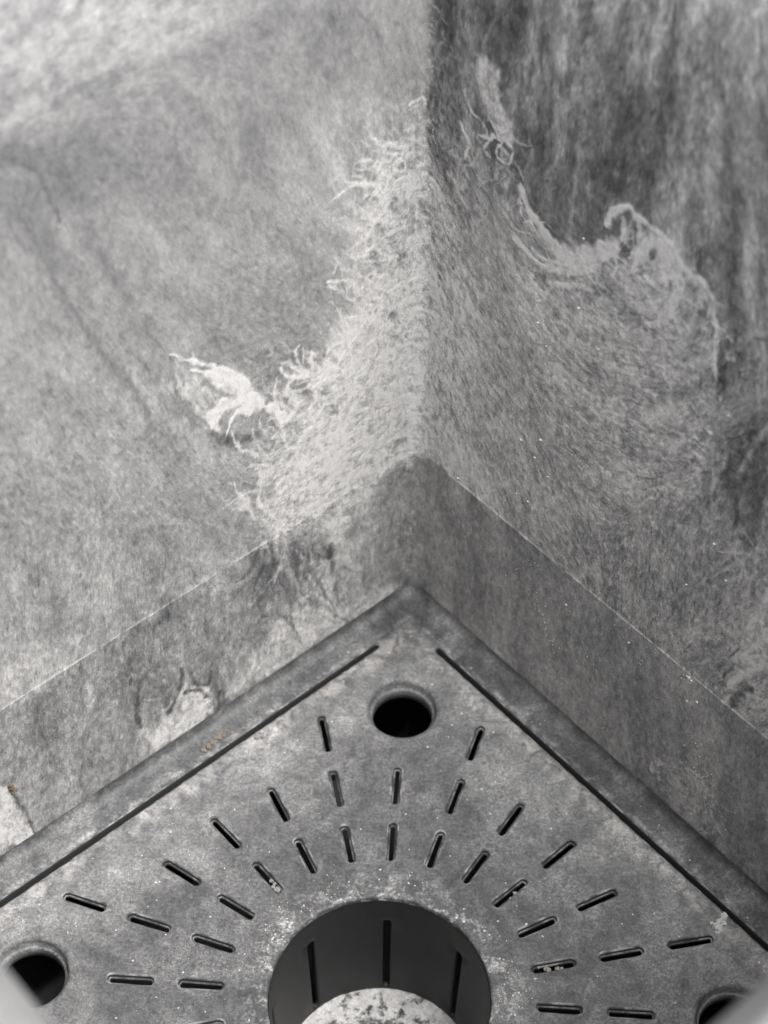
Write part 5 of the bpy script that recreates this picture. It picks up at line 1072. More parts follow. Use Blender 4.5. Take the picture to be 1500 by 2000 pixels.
(0.81,0.039,0.35,-0.90,[(1.348,5.242),(1.368,5.234),(1.390,5.229),(1.413,5.226),(1.438,5.226),(1.463,5.229)]),
(0.85,0.037,0.31,-0.90,[(0.514,5.851),(0.578,5.856),(0.629,5.840),(0.660,5.803),(0.668,5.750),(0.653,5.684)]),
(0.74,0.031,0.45,-0.90,[(0.453,5.395),(0.459,5.354),(0.479,5.323),(0.512,5.305),(0.555,5.301),(0.605,5.311)]),
(0.89,0.038,0.48,-0.90,[(0.644,5.740),(0.623,5.681),(0.585,5.620),(0.534,5.562),(0.474,5.513),(0.409,5.475)]),
(0.83,0.021,0.48,-0.90,[(0.531,5.747),(0.547,5.717),(0.577,5.700),(0.618,5.697),(0.665,5.709),(0.714,5.735)]),
(0.82,0.039,0.37,-0.90,[(1.017,5.094),(1.048,5.074),(1.089,5.067),(1.137,5.074),(1.188,5.094),(1.240,5.126)]),
(0.89,0.034,0.37,-0.90,[(2.013,5.578),(1.966,5.524),(1.909,5.488),(1.854,5.477),(1.814,5.495),(1.797,5.537)]),
(0.85,0.038,0.64,-0.90,[(3.274,5.675),(3.240,5.641),(3.206,5.605),(3.174,5.568),(3.143,5.529),(3.114,5.489)]),
(0.94,0.044,0.53,-0.90,[(3.228,5.778),(3.256,5.747),(3.284,5.715),(3.310,5.682),(3.336,5.649),(3.361,5.614)]),
(0.98,0.038,0.47,-0.90,[(1.734,5.246),(1.750,5.225),(1.762,5.199),(1.770,5.170),(1.772,5.137),(1.769,5.102)]),
(0.99,0.027,0.50,-0.90,[(1.733,5.503),(1.786,5.487),(1.837,5.469),(1.886,5.447),(1.934,5.423),(1.979,5.397)]),
(0.85,0.043,0.51,-0.90,[(3.385,5.711),(3.396,5.668),(3.418,5.635),(3.450,5.613),(3.490,5.605),(3.535,5.611)]),
(0.97,0.022,0.57,-0.90,[(3.136,5.906),(3.126,5.859),(3.119,5.813),(3.113,5.767),(3.110,5.722),(3.110,5.678)]),
(1.00,0.035,0.54,-0.90,[(1.989,5.497),(2.007,5.447),(2.027,5.399),(2.050,5.352),(2.075,5.308),(2.102,5.265)]),
(0.90,0.025,0.38,-0.90,[(2.799,6.025),(2.775,5.973),(2.748,5.920),(2.716,5.867),(2.682,5.816),(2.643,5.765)]),
(0.97,0.034,0.65,-0.90,[(1.546,5.169),(1.509,5.095),(1.451,5.028),(1.380,4.979),(1.311,4.959),(1.256,4.971)]),
(0.90,0.032,0.49,-0.90,[(3.280,5.516),(3.272,5.452),(3.279,5.395),(3.301,5.349),(3.336,5.318),(3.382,5.303)]),
(0.97,0.025,0.48,-0.90,[(2.480,6.000),(2.423,5.944),(2.362,5.895),(2.298,5.851),(2.233,5.816),(2.167,5.788)]),
(1.00,0.023,0.40,-0.90,[(2.379,5.962),(2.384,5.931),(2.391,5.902),(2.400,5.875),(2.412,5.850),(2.426,5.826)]),
(0.95,0.044,0.62,-0.90,[(1.974,5.299),(1.952,5.269),(1.928,5.239),(1.903,5.210),(1.878,5.182),(1.851,5.155)]),
(0.91,0.022,0.60,-0.90,[(2.016,5.508),(2.021,5.458),(2.044,5.421),(2.083,5.402),(2.133,5.403),(2.189,5.424)]),
(0.99,0.045,0.65,-0.90,[(2.861,5.908),(2.819,5.866),(2.782,5.820),(2.751,5.769),(2.727,5.718),(2.711,5.666)]),
(0.92,0.049,0.40,-0.90,[(2.808,5.924),(2.820,5.875),(2.829,5.823),(2.832,5.767),(2.831,5.710),(2.825,5.650)]),
(0.98,0.028,0.37,-0.90,[(3.159,5.816),(3.157,5.790),(3.151,5.763),(3.144,5.735),(3.134,5.707),(3.121,5.679)]),
(0.91,0.051,0.55,-0.90,[(3.358,5.626),(3.353,5.588),(3.349,5.549),(3.345,5.511),(3.341,5.472),(3.338,5.434)]),
(1.00,0.033,0.63,-0.90,[(2.230,5.807),(2.212,5.772),(2.196,5.738),(2.180,5.703),(2.166,5.668),(2.152,5.633)]),
(1.00,0.030,0.54,-0.90,[(2.031,5.620),(2.000,5.575),(1.959,5.537),(1.914,5.511),(1.871,5.500),(1.834,5.505)]),
(0.97,0.031,0.63,-0.90,[(2.697,6.096),(2.687,6.030),(2.671,5.962),(2.649,5.892),(2.621,5.821),(2.588,5.750)]),
(0.86,0.023,0.59,-0.90,[(3.465,5.665),(3.422,5.609),(3.375,5.556),(3.323,5.509),(3.269,5.467),(3.213,5.433)]),
(1.00,0.046,0.48,-0.90,[(1.617,5.275),(1.622,5.237),(1.640,5.209),(1.669,5.193),(1.706,5.190),(1.749,5.201)]),
(0.87,0.043,0.54,-0.90,[(2.087,5.440),(2.086,5.386),(2.100,5.341),(2.129,5.309),(2.170,5.292),(2.221,5.292)]),
(0.82,0.038,0.39,-0.90,[(2.628,6.215),(2.615,6.167),(2.605,6.119),(2.599,6.073),(2.596,6.028),(2.597,5.984)]),
(0.87,0.028,0.65,-0.90,[(2.824,5.917),(2.836,5.887),(2.849,5.858),(2.862,5.828),(2.876,5.799),(2.890,5.770)]),
(1.00,0.051,0.46,-0.90,[(2.353,6.064),(2.351,6.003),(2.340,5.938),(2.322,5.870),(2.296,5.801),(2.262,5.731)]),
(0.89,0.030,0.39,-0.90,[(3.343,5.374),(3.296,5.314),(3.245,5.259),(3.189,5.209),(3.130,5.167),(3.070,5.132)]),
(0.98,0.050,0.42,-0.90,[(2.105,5.600),(2.100,5.529),(2.093,5.458),(2.084,5.385),(2.074,5.311),(2.061,5.235)]),
(0.92,0.022,0.42,-0.90,[(2.239,5.783),(2.237,5.738),(2.236,5.693),(2.235,5.649),(2.234,5.604),(2.234,5.559)]),
(0.97,0.023,0.45,-0.90,[(3.086,5.929),(3.069,5.884),(3.053,5.838),(3.039,5.792),(3.026,5.746),(3.014,5.700)]),
(0.96,0.051,0.60,-0.90,[(2.289,5.936),(2.285,5.911),(2.274,5.886),(2.258,5.860),(2.237,5.838),(2.213,5.819)]),
(1.00,0.023,0.62,-0.90,[(2.108,5.663),(2.077,5.597),(2.052,5.532),(2.033,5.467),(2.023,5.404),(2.020,5.343)]),
(0.99,0.041,0.66,-0.90,[(2.103,5.628),(2.163,5.634),(2.223,5.639),(2.282,5.642),(2.339,5.643),(2.396,5.642)]),
(1.00,0.038,0.46,-0.90,[(3.340,5.638),(3.341,5.586),(3.345,5.535),(3.352,5.486),(3.362,5.439),(3.376,5.394)]),
(0.82,0.032,0.51,-0.90,[(3.186,5.907),(3.173,5.865),(3.156,5.822),(3.136,5.779),(3.113,5.736),(3.087,5.694)]),
(0.92,0.050,0.38,-0.90,[(3.243,5.810),(3.249,5.788),(3.262,5.771),(3.280,5.761),(3.302,5.759),(3.327,5.764)]),
(1.00,0.043,0.57,-0.90,[(2.123,5.643),(2.098,5.587),(2.078,5.530),(2.061,5.474),(2.049,5.419),(2.040,5.365)]),
(0.97,0.023,0.51,-0.90,[(2.575,6.092),(2.546,6.021),(2.503,5.951),(2.447,5.887),(2.382,5.832),(2.313,5.791)]),
(0.86,0.040,0.56,-0.90,[(2.840,5.867),(2.785,5.837),(2.730,5.822),(2.680,5.821),(2.638,5.836),(2.606,5.866)]),
(0.86,0.047,0.57,-0.90,[(2.845,5.958),(2.832,5.929),(2.815,5.902),(2.795,5.876),(2.771,5.853),(2.745,5.834)]),
(0.87,0.036,0.45,-0.90,[(3.127,5.903),(3.113,5.855),(3.109,5.809),(3.116,5.768),(3.132,5.735),(3.157,5.711)]),
(0.91,0.049,0.58,-0.90,[(3.049,5.912),(3.047,5.886),(3.043,5.859),(3.035,5.832),(3.025,5.804),(3.012,5.776)]),
(0.97,0.036,0.51,-0.90,[(1.702,5.424),(1.681,5.358),(1.672,5.296),(1.677,5.240),(1.695,5.192),(1.725,5.156)]),
(1.00,0.048,0.54,-0.90,[(1.614,5.298),(1.658,5.290),(1.696,5.272),(1.726,5.246),(1.749,5.211),(1.763,5.169)]),
(1.00,0.043,0.38,-0.90,[(3.345,5.269),(3.357,5.249),(3.376,5.238),(3.400,5.236),(3.427,5.245),(3.455,5.262)]),
(0.97,0.036,0.40,-0.90,[(2.815,6.020),(2.770,5.969),(2.720,5.923),(2.668,5.881),(2.613,5.845),(2.557,5.815)]),
(0.91,0.046,0.66,-0.90,[(2.446,6.074),(2.452,6.012),(2.449,5.946),(2.439,5.877),(2.420,5.805),(2.394,5.730)]),
(0.89,0.038,0.61,-0.90,[(2.180,5.782),(2.181,5.755),(2.181,5.728),(2.182,5.701),(2.182,5.673),(2.183,5.646)]),
(0.96,0.028,0.55,-0.90,[(2.492,6.010),(2.472,5.977),(2.461,5.943),(2.462,5.914),(2.475,5.891),(2.496,5.880)]),
(0.85,0.029,0.45,-0.90,[(3.126,5.864),(3.125,5.822),(3.119,5.778),(3.109,5.732),(3.095,5.685),(3.076,5.637)]),
(0.98,0.025,0.37,-0.90,[(1.671,5.411),(1.683,5.380),(1.699,5.351),(1.719,5.325),(1.741,5.303),(1.766,5.284)]),
(0.90,0.025,0.45,-0.90,[(2.721,5.969),(2.750,5.929),(2.769,5.879),(2.777,5.821),(2.772,5.756),(2.756,5.687)]),
(0.98,0.037,0.61,-0.90,[(2.554,6.082),(2.558,6.029),(2.557,5.973),(2.551,5.915),(2.539,5.854),(2.522,5.792)]),
(1.00,0.029,0.44,-0.90,[(1.670,5.169),(1.612,5.119),(1.553,5.070),(1.493,5.023),(1.431,4.978),(1.369,4.934)]),
(0.91,0.027,0.28,-0.90,[(1.720,5.216),(1.733,5.205),(1.750,5.200),(1.770,5.201),(1.793,5.209),(1.816,5.222)]),
(0.89,0.025,0.39,-0.90,[(2.108,5.201),(2.140,5.191),(2.174,5.184),(2.210,5.182),(2.247,5.183),(2.286,5.188)]),
(0.81,0.021,0.33,-0.90,[(3.057,5.784),(3.087,5.813),(3.120,5.838),(3.153,5.860),(3.186,5.878),(3.219,5.892)]),
(0.98,0.038,0.27,-0.90,[(2.602,5.376),(2.625,5.369),(2.651,5.369),(2.681,5.378),(2.710,5.394),(2.739,5.417)]),
(0.87,0.034,0.34,-0.90,[(2.370,5.511),(2.403,5.491),(2.449,5.494),(2.500,5.521),(2.545,5.565),(2.576,5.619)]),
(0.92,0.034,0.45,-0.90,[(2.387,5.417),(2.417,5.382),(2.453,5.354),(2.496,5.334),(2.543,5.322),(2.594,5.318)]),
(0.88,0.025,0.42,-0.90,[(2.368,5.517),(2.384,5.493),(2.406,5.475),(2.432,5.463),(2.463,5.458),(2.497,5.461)]),
(0.84,0.024,0.35,-0.90,[(3.006,5.784),(3.031,5.778),(3.060,5.780),(3.091,5.791),(3.122,5.808),(3.151,5.832)]),
(0.83,0.017,0.40,-0.90,[(2.245,5.248),(2.285,5.259),(2.323,5.265),(2.359,5.266),(2.393,5.264),(2.425,5.256)]),
(0.83,0.019,0.35,-0.90,[(2.817,5.550),(2.816,5.522),(2.812,5.492),(2.805,5.462),(2.796,5.431),(2.784,5.399)]),
(0.88,0.035,0.44,-0.90,[(2.383,5.447),(2.431,5.459),(2.480,5.475),(2.529,5.495),(2.578,5.520),(2.626,5.548)]),
(0.79,0.028,0.47,-0.90,[(2.540,5.470),(2.591,5.509),(2.643,5.542),(2.696,5.569),(2.747,5.590),(2.798,5.604)]),
(0.90,0.025,0.29,-0.90,[(1.660,5.293),(1.682,5.257),(1.708,5.225),(1.738,5.197),(1.772,5.174),(1.810,5.156)]),
(1.00,0.019,0.38,-0.90,[(1.618,4.985),(1.643,4.993),(1.669,5.006),(1.695,5.023),(1.721,5.043),(1.744,5.066)]),
(0.76,0.023,0.39,-0.90,[(2.906,5.681),(2.934,5.674),(2.962,5.669),(2.992,5.665),(3.021,5.662),(3.052,5.660)]),
(0.83,0.035,0.36,-0.90,[(2.121,5.310),(2.159,5.291),(2.199,5.275),(2.241,5.263),(2.284,5.254),(2.330,5.248)]),
(0.96,0.033,0.29,-0.90,[(1.513,4.855),(1.532,4.821),(1.560,4.798),(1.597,4.786),(1.641,4.786),(1.689,4.797)]),
(0.88,0.027,0.32,-0.90,[(2.350,5.627),(2.371,5.605),(2.386,5.577),(2.397,5.545),(2.402,5.509),(2.401,5.470)]),
(0.89,0.031,0.46,-0.90,[(2.625,5.728),(2.644,5.710),(2.664,5.692),(2.682,5.673),(2.701,5.654),(2.719,5.635)]),
(0.87,0.021,0.43,-0.90,[(2.677,5.598),(2.696,5.579),(2.718,5.565),(2.743,5.555),(2.771,5.549),(2.800,5.548)]),
(0.89,0.035,0.48,-0.90,[(2.073,5.512),(2.121,5.516),(2.170,5.525),(2.222,5.540),(2.273,5.560),(2.325,5.586)]),
(0.90,0.025,0.48,-0.90,[(1.692,5.160),(1.751,5.177),(1.810,5.192),(1.868,5.205),(1.925,5.216),(1.981,5.224)]),
(0.91,0.031,0.37,-0.90,[(1.821,5.245),(1.832,5.202),(1.841,5.157),(1.847,5.111),(1.852,5.063),(1.855,5.014)]),
(0.90,0.026,0.27,-0.90,[(2.704,5.827),(2.752,5.836),(2.802,5.854),(2.852,5.879),(2.901,5.910),(2.948,5.948)]),
(0.92,0.033,0.47,-0.90,[(2.356,5.548),(2.410,5.589),(2.462,5.634),(2.511,5.683),(2.558,5.734),(2.600,5.788)]),
(0.92,0.030,0.38,-0.90,[(2.044,5.270),(2.064,5.266),(2.078,5.255),(2.087,5.237),(2.088,5.214),(2.083,5.189)]),
(0.87,0.030,0.29,-0.90,[(1.910,5.074),(1.943,5.084),(1.977,5.099),(2.012,5.120),(2.045,5.145),(2.076,5.174)]),
(0.87,0.032,0.48,-0.90,[(2.922,5.814),(2.947,5.821),(2.972,5.831),(2.997,5.843),(3.022,5.857),(3.047,5.873)]),
(0.91,0.027,0.34,-0.90,[(2.425,5.763),(2.474,5.789),(2.522,5.822),(2.566,5.863),(2.605,5.908),(2.638,5.958)]),
(0.76,0.038,0.43,-0.90,[(3.012,5.737),(3.050,5.752),(3.088,5.764),(3.125,5.774),(3.161,5.782),(3.197,5.786)]),
(0.93,0.025,0.46,-0.90,[(1.629,5.075),(1.692,5.095),(1.755,5.112),(1.816,5.127),(1.876,5.139),(1.935,5.149)]),
(0.95,0.021,0.34,-0.90,[(2.708,5.736),(2.745,5.723),(2.778,5.704),(2.806,5.679),(2.830,5.648),(2.848,5.613)]),
(0.92,0.033,0.35,-0.90,[(2.832,5.471),(2.836,5.424),(2.850,5.383),(2.873,5.352),(2.905,5.330),(2.944,5.319)]),
(0.89,0.037,0.29,-0.90,[(2.331,5.463),(2.376,5.483),(2.422,5.510),(2.466,5.543),(2.507,5.582),(2.544,5.625)]),
(0.88,0.026,0.45,-0.90,[(2.652,5.554),(2.676,5.583),(2.704,5.609),(2.733,5.631),(2.763,5.647),(2.792,5.659)]),
(0.89,0.036,0.30,-0.90,[(1.456,4.997),(1.456,4.952),(1.468,4.915),(1.492,4.888),(1.525,4.873),(1.566,4.870)]),
(0.76,0.019,0.47,-0.90,[(2.872,5.640),(2.929,5.683),(2.985,5.724),(3.042,5.763),(3.098,5.801),(3.154,5.837)]),
(0.87,0.022,0.40,-0.90,[(2.571,5.579),(2.596,5.547),(2.623,5.515),(2.651,5.486),(2.681,5.458),(2.712,5.431)]),
(0.85,0.021,0.44,-0.90,[(2.898,5.791),(2.926,5.813),(2.956,5.833),(2.985,5.851),(3.015,5.865),(3.045,5.878)]),
(0.98,0.021,0.40,-0.90,[(1.631,4.837),(1.672,4.898),(1.702,4.961),(1.721,5.022),(1.728,5.078),(1.722,5.128)]),
(0.91,0.023,0.45,-0.90,[(3.106,5.809),(3.143,5.799),(3.185,5.801),(3.229,5.814),(3.275,5.839),(3.318,5.872)]),
(0.95,0.028,0.44,-0.90,[(1.610,5.285),(1.614,5.264),(1.619,5.243),(1.623,5.222),(1.627,5.200),(1.630,5.179)]),
(0.90,0.023,0.32,-0.90,[(1.513,4.758),(1.574,4.793),(1.632,4.811),(1.683,4.810),(1.723,4.790),(1.748,4.753)]),
(0.85,0.033,0.42,-0.90,[(2.919,5.703),(2.972,5.727),(3.024,5.763),(3.070,5.809),(3.109,5.862),(3.137,5.918)]),
(0.88,0.029,0.31,-0.90,[(2.377,5.697),(2.421,5.683),(2.463,5.666),(2.503,5.646),(2.540,5.623),(2.576,5.597)]),
(0.90,0.030,0.39,-0.90,[(2.788,5.584),(2.815,5.590),(2.841,5.592),(2.865,5.592),(2.889,5.589),(2.911,5.584)]),
(0.91,0.029,0.32,-0.90,[(2.206,5.357),(2.236,5.338),(2.267,5.322),(2.300,5.308),(2.335,5.297),(2.371,5.287)]),
(0.80,0.032,0.45,-0.90,[(2.546,5.550),(2.589,5.559),(2.633,5.575),(2.678,5.597),(2.722,5.624),(2.764,5.657)]),
(0.90,0.037,0.41,-0.90,[(2.010,5.246),(2.001,5.199),(2.008,5.159),(2.030,5.133),(2.065,5.123),(2.108,5.130)]),
(0.88,0.032,0.42,-0.90,[(2.160,5.404),(2.206,5.420),(2.251,5.427),(2.292,5.427),(2.330,5.418),(2.361,5.401)]),
(0.93,0.029,0.25,-0.90,[(3.137,3.576),(3.182,3.614),(3.222,3.662),(3.256,3.716),(3.280,3.773),(3.294,3.829)]),
(0.84,0.038,0.42,-0.90,[(3.063,4.259),(3.091,4.251),(3.122,4.252),(3.157,4.262),(3.192,4.281),(3.227,4.307)]),
(0.84,0.037,0.37,-0.90,[(2.464,4.302),(2.504,4.317),(2.538,4.315),(2.562,4.297),(2.574,4.264),(2.571,4.221)]),
(0.77,0.035,0.40,-0.90,[(2.712,5.407),(2.748,5.451),(2.786,5.493),(2.826,5.532),(2.867,5.569),(2.909,5.602)]),
(0.79,0.029,0.33,-0.90,[(2.083,5.115),(2.103,5.121),(2.123,5.125),(2.143,5.130),(2.163,5.134),(2.182,5.137)]),
(0.91,0.037,0.38,-0.90,[(3.052,4.297),(3.095,4.308),(3.130,4.299),(3.155,4.272),(3.164,4.231),(3.158,4.180)]),
(0.80,0.024,0.37,-0.90,[(3.032,4.185),(3.069,4.185),(3.105,4.182),(3.139,4.175),(3.172,4.165),(3.202,4.152)]),
(0.80,0.035,0.43,-0.90,[(2.881,5.138),(2.902,5.146),(2.922,5.155),(2.943,5.164),(2.963,5.174),(2.983,5.184)]),
(0.86,0.023,0.24,-0.90,[(3.000,4.769),(3.028,4.800),(3.057,4.827),(3.088,4.852),(3.119,4.873),(3.150,4.890)]),
(0.86,0.020,0.44,-0.90,[(2.731,5.056),(2.757,5.096),(2.790,5.127),(2.827,5.145),(2.860,5.148),(2.884,5.135)]),
(0.91,0.030,0.36,-0.90,[(2.646,5.050),(2.685,5.089),(2.725,5.123),(2.766,5.153),(2.808,5.177),(2.849,5.196)]),
(0.87,0.035,0.27,-0.90,[(2.782,5.046),(2.822,5.074),(2.862,5.106),(2.900,5.140),(2.936,5.177),(2.971,5.216)]),
(0.90,0.033,0.25,-0.90,[(3.043,4.227),(3.080,4.269),(3.121,4.299),(3.162,4.314),(3.198,4.312),(3.225,4.292)]),
(0.79,0.022,0.35,-0.90,[(3.420,4.816),(3.446,4.840),(3.470,4.868),(3.492,4.897),(3.511,4.928),(3.528,4.959)]),
(0.85,0.021,0.26,-0.90,[(3.309,4.252),(3.342,4.280),(3.376,4.306),(3.410,4.330),(3.444,4.352),(3.478,4.372)]),
(0.80,0.020,0.35,-0.90,[(3.037,5.013),(3.053,5.010),(3.071,5.014),(3.090,5.023),(3.108,5.039),(3.124,5.058)]),
(0.80,0.037,0.43,-0.90,[(3.146,4.505),(3.186,4.541),(3.226,4.577),(3.265,4.613),(3.305,4.648),(3.344,4.683)]),
(0.79,0.035,0.27,-0.90,[(2.587,5.107),(2.612,5.086),(2.621,5.050),(2.613,5.005),(2.590,4.957),(2.554,4.915)]),
(0.87,0.035,0.28,-0.90,[(2.106,4.268),(2.128,4.274),(2.150,4.279),(2.172,4.284),(2.193,4.287),(2.214,4.290)]),
(0.87,0.027,0.40,-0.90,[(3.075,5.089),(3.089,5.053),(3.109,5.023),(3.135,5.000),(3.166,4.984),(3.201,4.975)]),
(0.81,0.031,0.40,-0.90,[(3.165,4.573),(3.169,4.593),(3.167,4.610),(3.160,4.624),(3.150,4.633),(3.136,4.636)]),
(0.83,0.027,0.38,-0.90,[(2.047,4.687),(2.097,4.709),(2.145,4.726),(2.191,4.736),(2.235,4.740),(2.276,4.737)]),
(0.72,0.027,0.24,-0.90,[(2.656,4.558),(2.690,4.569),(2.725,4.584),(2.760,4.601),(2.795,4.622),(2.829,4.646)]),
(0.78,0.026,0.41,-0.90,[(2.872,4.825),(2.892,4.806),(2.904,4.779),(2.907,4.745),(2.901,4.706),(2.887,4.665)]),
(0.89,0.038,0.31,-0.90,[(3.698,4.487),(3.711,4.485),(3.724,4.485),(3.738,4.488),(3.752,4.492),(3.767,4.498)]),
(0.81,0.025,0.25,-0.90,[(3.196,5.214),(3.218,5.204),(3.238,5.192),(3.257,5.178),(3.275,5.163),(3.291,5.145)]),
(0.82,0.022,0.28,-0.90,[(2.858,5.307),(2.873,5.322),(2.887,5.338),(2.900,5.355),(2.912,5.373),(2.922,5.391)]),
(0.81,0.024,0.42,-0.90,[(3.144,4.954),(3.162,4.960),(3.179,4.960),(3.194,4.956),(3.206,4.947),(3.214,4.933)]),
(0.80,0.035,0.38,-0.90,[(3.321,4.938),(3.352,4.942),(3.384,4.954),(3.416,4.972),(3.447,4.996),(3.476,5.024)]),
(0.81,0.023,0.32,-0.90,[(2.981,4.501),(2.996,4.513),(3.011,4.524),(3.027,4.535),(3.042,4.544),(3.058,4.552)]),
(0.79,0.021,0.35,-0.90,[(2.333,5.167),(2.348,5.185),(2.361,5.204),(2.373,5.223),(2.383,5.243),(2.391,5.262)]),
(0.83,0.020,0.33,-0.90,[(3.242,4.514),(3.263,4.511),(3.286,4.514),(3.311,4.524),(3.336,4.538),(3.361,4.558)]),
(0.91,0.021,0.35,-0.90,[(3.452,4.307),(3.485,4.326),(3.518,4.343),(3.551,4.360),(3.584,4.376),(3.617,4.392)]),
(0.90,0.036,0.44,-0.90,[(3.076,4.922),(3.105,4.961),(3.136,4.998),(3.168,5.033),(3.201,5.066),(3.235,5.097)]),
(0.85,0.019,0.25,-0.90,[(2.777,4.212),(2.801,4.246),(2.826,4.280),(2.852,4.313),(2.879,4.345),(2.905,4.376)]),
(0.79,0.023,0.33,-0.90,[(2.228,4.368),(2.241,4.389),(2.251,4.410),(2.260,4.431),(2.267,4.452),(2.272,4.472)]),
(0.84,0.027,0.39,-0.90,[(3.292,4.481),(3.306,4.496),(3.322,4.507),(3.337,4.515),(3.352,4.520),(3.366,4.520)]),
(0.84,0.034,0.27,-0.90,[(2.786,5.024),(2.819,5.019),(2.832,4.987),(2.820,4.942),(2.787,4.901),(2.747,4.879)]),
(0.85,0.022,0.28,-0.90,[(3.113,5.006),(3.140,5.009),(3.167,5.014),(3.195,5.021),(3.223,5.029),(3.251,5.039)]),
(0.89,0.034,0.26,-0.90,[(3.429,4.184),(3.452,4.193),(3.473,4.197),(3.493,4.196),(3.510,4.189),(3.524,4.177)]),
(0.73,0.031,0.24,-0.90,[(2.984,4.516),(3.005,4.518),(3.026,4.519),(3.046,4.518),(3.065,4.515),(3.084,4.511)]),
(0.88,0.027,0.28,-0.90,[(3.049,4.500),(3.067,4.501),(3.081,4.496),(3.091,4.485),(3.096,4.469),(3.095,4.449)]),
(0.77,0.025,0.27,-0.90,[(2.838,4.560),(2.873,4.553),(2.907,4.545),(2.941,4.536),(2.974,4.526),(3.007,4.516)]),
(0.87,0.024,0.36,-0.90,[(2.589,3.765),(2.616,3.791),(2.645,3.812),(2.673,3.825),(2.700,3.830),(2.723,3.826)]),
(0.78,0.021,0.31,-0.90,[(3.023,4.378),(3.041,4.372),(3.058,4.365),(3.074,4.356),(3.089,4.347),(3.103,4.336)]),
(0.84,0.027,0.38,-0.90,[(2.864,4.634),(2.880,4.616),(2.893,4.596),(2.905,4.574),(2.914,4.550),(2.921,4.524)]),
(0.93,0.022,0.32,-0.90,[(3.047,4.765),(3.068,4.768),(3.091,4.775),(3.113,4.788),(3.135,4.805),(3.155,4.826)]),
(0.87,0.022,0.24,-0.90,[(2.850,5.419),(2.872,5.416),(2.895,5.413),(2.917,5.410),(2.940,5.407),(2.963,5.404)]),
(0.91,0.018,0.26,-0.90,[(2.802,4.050),(2.831,4.065),(2.861,4.086),(2.888,4.113),(2.913,4.144),(2.934,4.177)]),
(0.83,0.038,0.35,-0.90,[(2.621,5.360),(2.645,5.383),(2.670,5.402),(2.696,5.419),(2.722,5.432),(2.748,5.441)]),
(0.83,0.022,0.33,-0.90,[(2.807,4.483),(2.828,4.498),(2.849,4.516),(2.869,4.536),(2.888,4.558),(2.906,4.580)]),
(0.81,0.038,0.28,-0.90,[(2.806,3.942),(2.845,3.954),(2.882,3.959),(2.915,3.956),(2.945,3.944),(2.969,3.925)]),
(0.84,0.038,0.37,-0.90,[(3.027,4.155),(3.046,4.164),(3.065,4.170),(3.083,4.172),(3.099,4.171),(3.114,4.166)]),
(0.85,0.035,0.44,-0.90,[(3.071,5.082),(3.097,5.062),(3.124,5.043),(3.153,5.027),(3.183,5.012),(3.215,5.000)]),
(0.85,0.017,0.34,-0.90,[(2.486,4.693),(2.505,4.696),(2.524,4.699),(2.543,4.700),(2.562,4.702),(2.580,4.703)]),
(0.90,0.031,0.37,-0.90,[(3.062,4.989),(3.079,4.962),(3.081,4.924),(3.068,4.879),(3.042,4.835),(3.006,4.799)]),
(0.85,0.025,0.39,-0.90,[(2.815,4.569),(2.848,4.576),(2.880,4.580),(2.912,4.583),(2.942,4.584),(2.972,4.582)]),
(0.83,0.037,0.39,-0.90,[(3.059,4.586),(3.082,4.590),(3.106,4.600),(3.130,4.615),(3.153,4.634),(3.174,4.657)]),
(0.89,0.028,0.34,-0.90,[(3.139,4.415),(3.158,4.418),(3.177,4.417),(3.193,4.412),(3.208,4.404),(3.220,4.393)]),
(0.80,0.035,0.42,-0.90,[(3.150,4.621),(3.177,4.636),(3.203,4.647),(3.229,4.653),(3.253,4.655),(3.276,4.653)]),
(0.76,0.032,0.40,-0.90,[(2.956,5.131),(2.988,5.116),(3.024,5.110),(3.064,5.112),(3.107,5.123),(3.150,5.142)]),
(0.89,0.030,0.38,-0.90,[(3.075,4.748),(3.120,4.776),(3.163,4.812),(3.203,4.855),(3.239,4.902),(3.269,4.952)]),
(0.81,0.037,0.25,-0.90,[(2.946,5.545),(2.977,5.565),(3.005,5.592),(3.027,5.625),(3.041,5.660),(3.045,5.692)]),
(0.92,0.027,0.32,-0.90,[(3.342,4.393),(3.357,4.411),(3.373,4.429),(3.390,4.444),(3.407,4.458),(3.425,4.470)]),
(0.88,0.035,0.41,-0.90,[(2.982,4.411),(3.004,4.422),(3.025,4.432),(3.047,4.442),(3.068,4.451),(3.089,4.458)]),
(0.83,0.024,0.43,-0.90,[(2.790,5.043),(2.809,5.057),(2.828,5.064),(2.846,5.065),(2.860,5.059),(2.869,5.047)]),
(0.81,0.027,0.34,-0.90,[(2.880,4.726),(2.898,4.735),(2.916,4.741),(2.933,4.745),(2.950,4.747),(2.966,4.747)]),
(0.75,0.027,0.38,-0.90,[(2.928,5.010),(2.944,5.022),(2.961,5.030),(2.977,5.033),(2.991,5.030),(3.001,5.023)]),
(0.83,0.035,0.24,-0.90,[(2.768,4.831),(2.809,4.849),(2.850,4.873),(2.890,4.902),(2.929,4.936),(2.964,4.974)]),
(0.87,0.022,0.40,-0.90,[(2.874,4.406),(2.893,4.412),(2.913,4.419),(2.932,4.425),(2.951,4.431),(2.971,4.437)]),
(0.85,0.044,0.57,-0.90,[(3.990,3.558),(3.975,3.510),(3.962,3.461),(3.952,3.413),(3.945,3.365),(3.940,3.318)]),
(0.80,0.045,0.57,-0.90,[(3.872,3.962),(3.906,3.944),(3.939,3.924),(3.971,3.903),(4.002,3.879),(4.031,3.853)]),
(0.80,0.036,0.52,-0.90,[(3.574,5.675),(3.553,5.655),(3.535,5.631),(3.520,5.605),(3.510,5.578),(3.504,5.552)]),
(0.73,0.041,0.59,-0.90,[(3.780,4.969),(3.749,4.914),(3.713,4.861),(3.674,4.810),(3.632,4.762),(3.587,4.718)]),
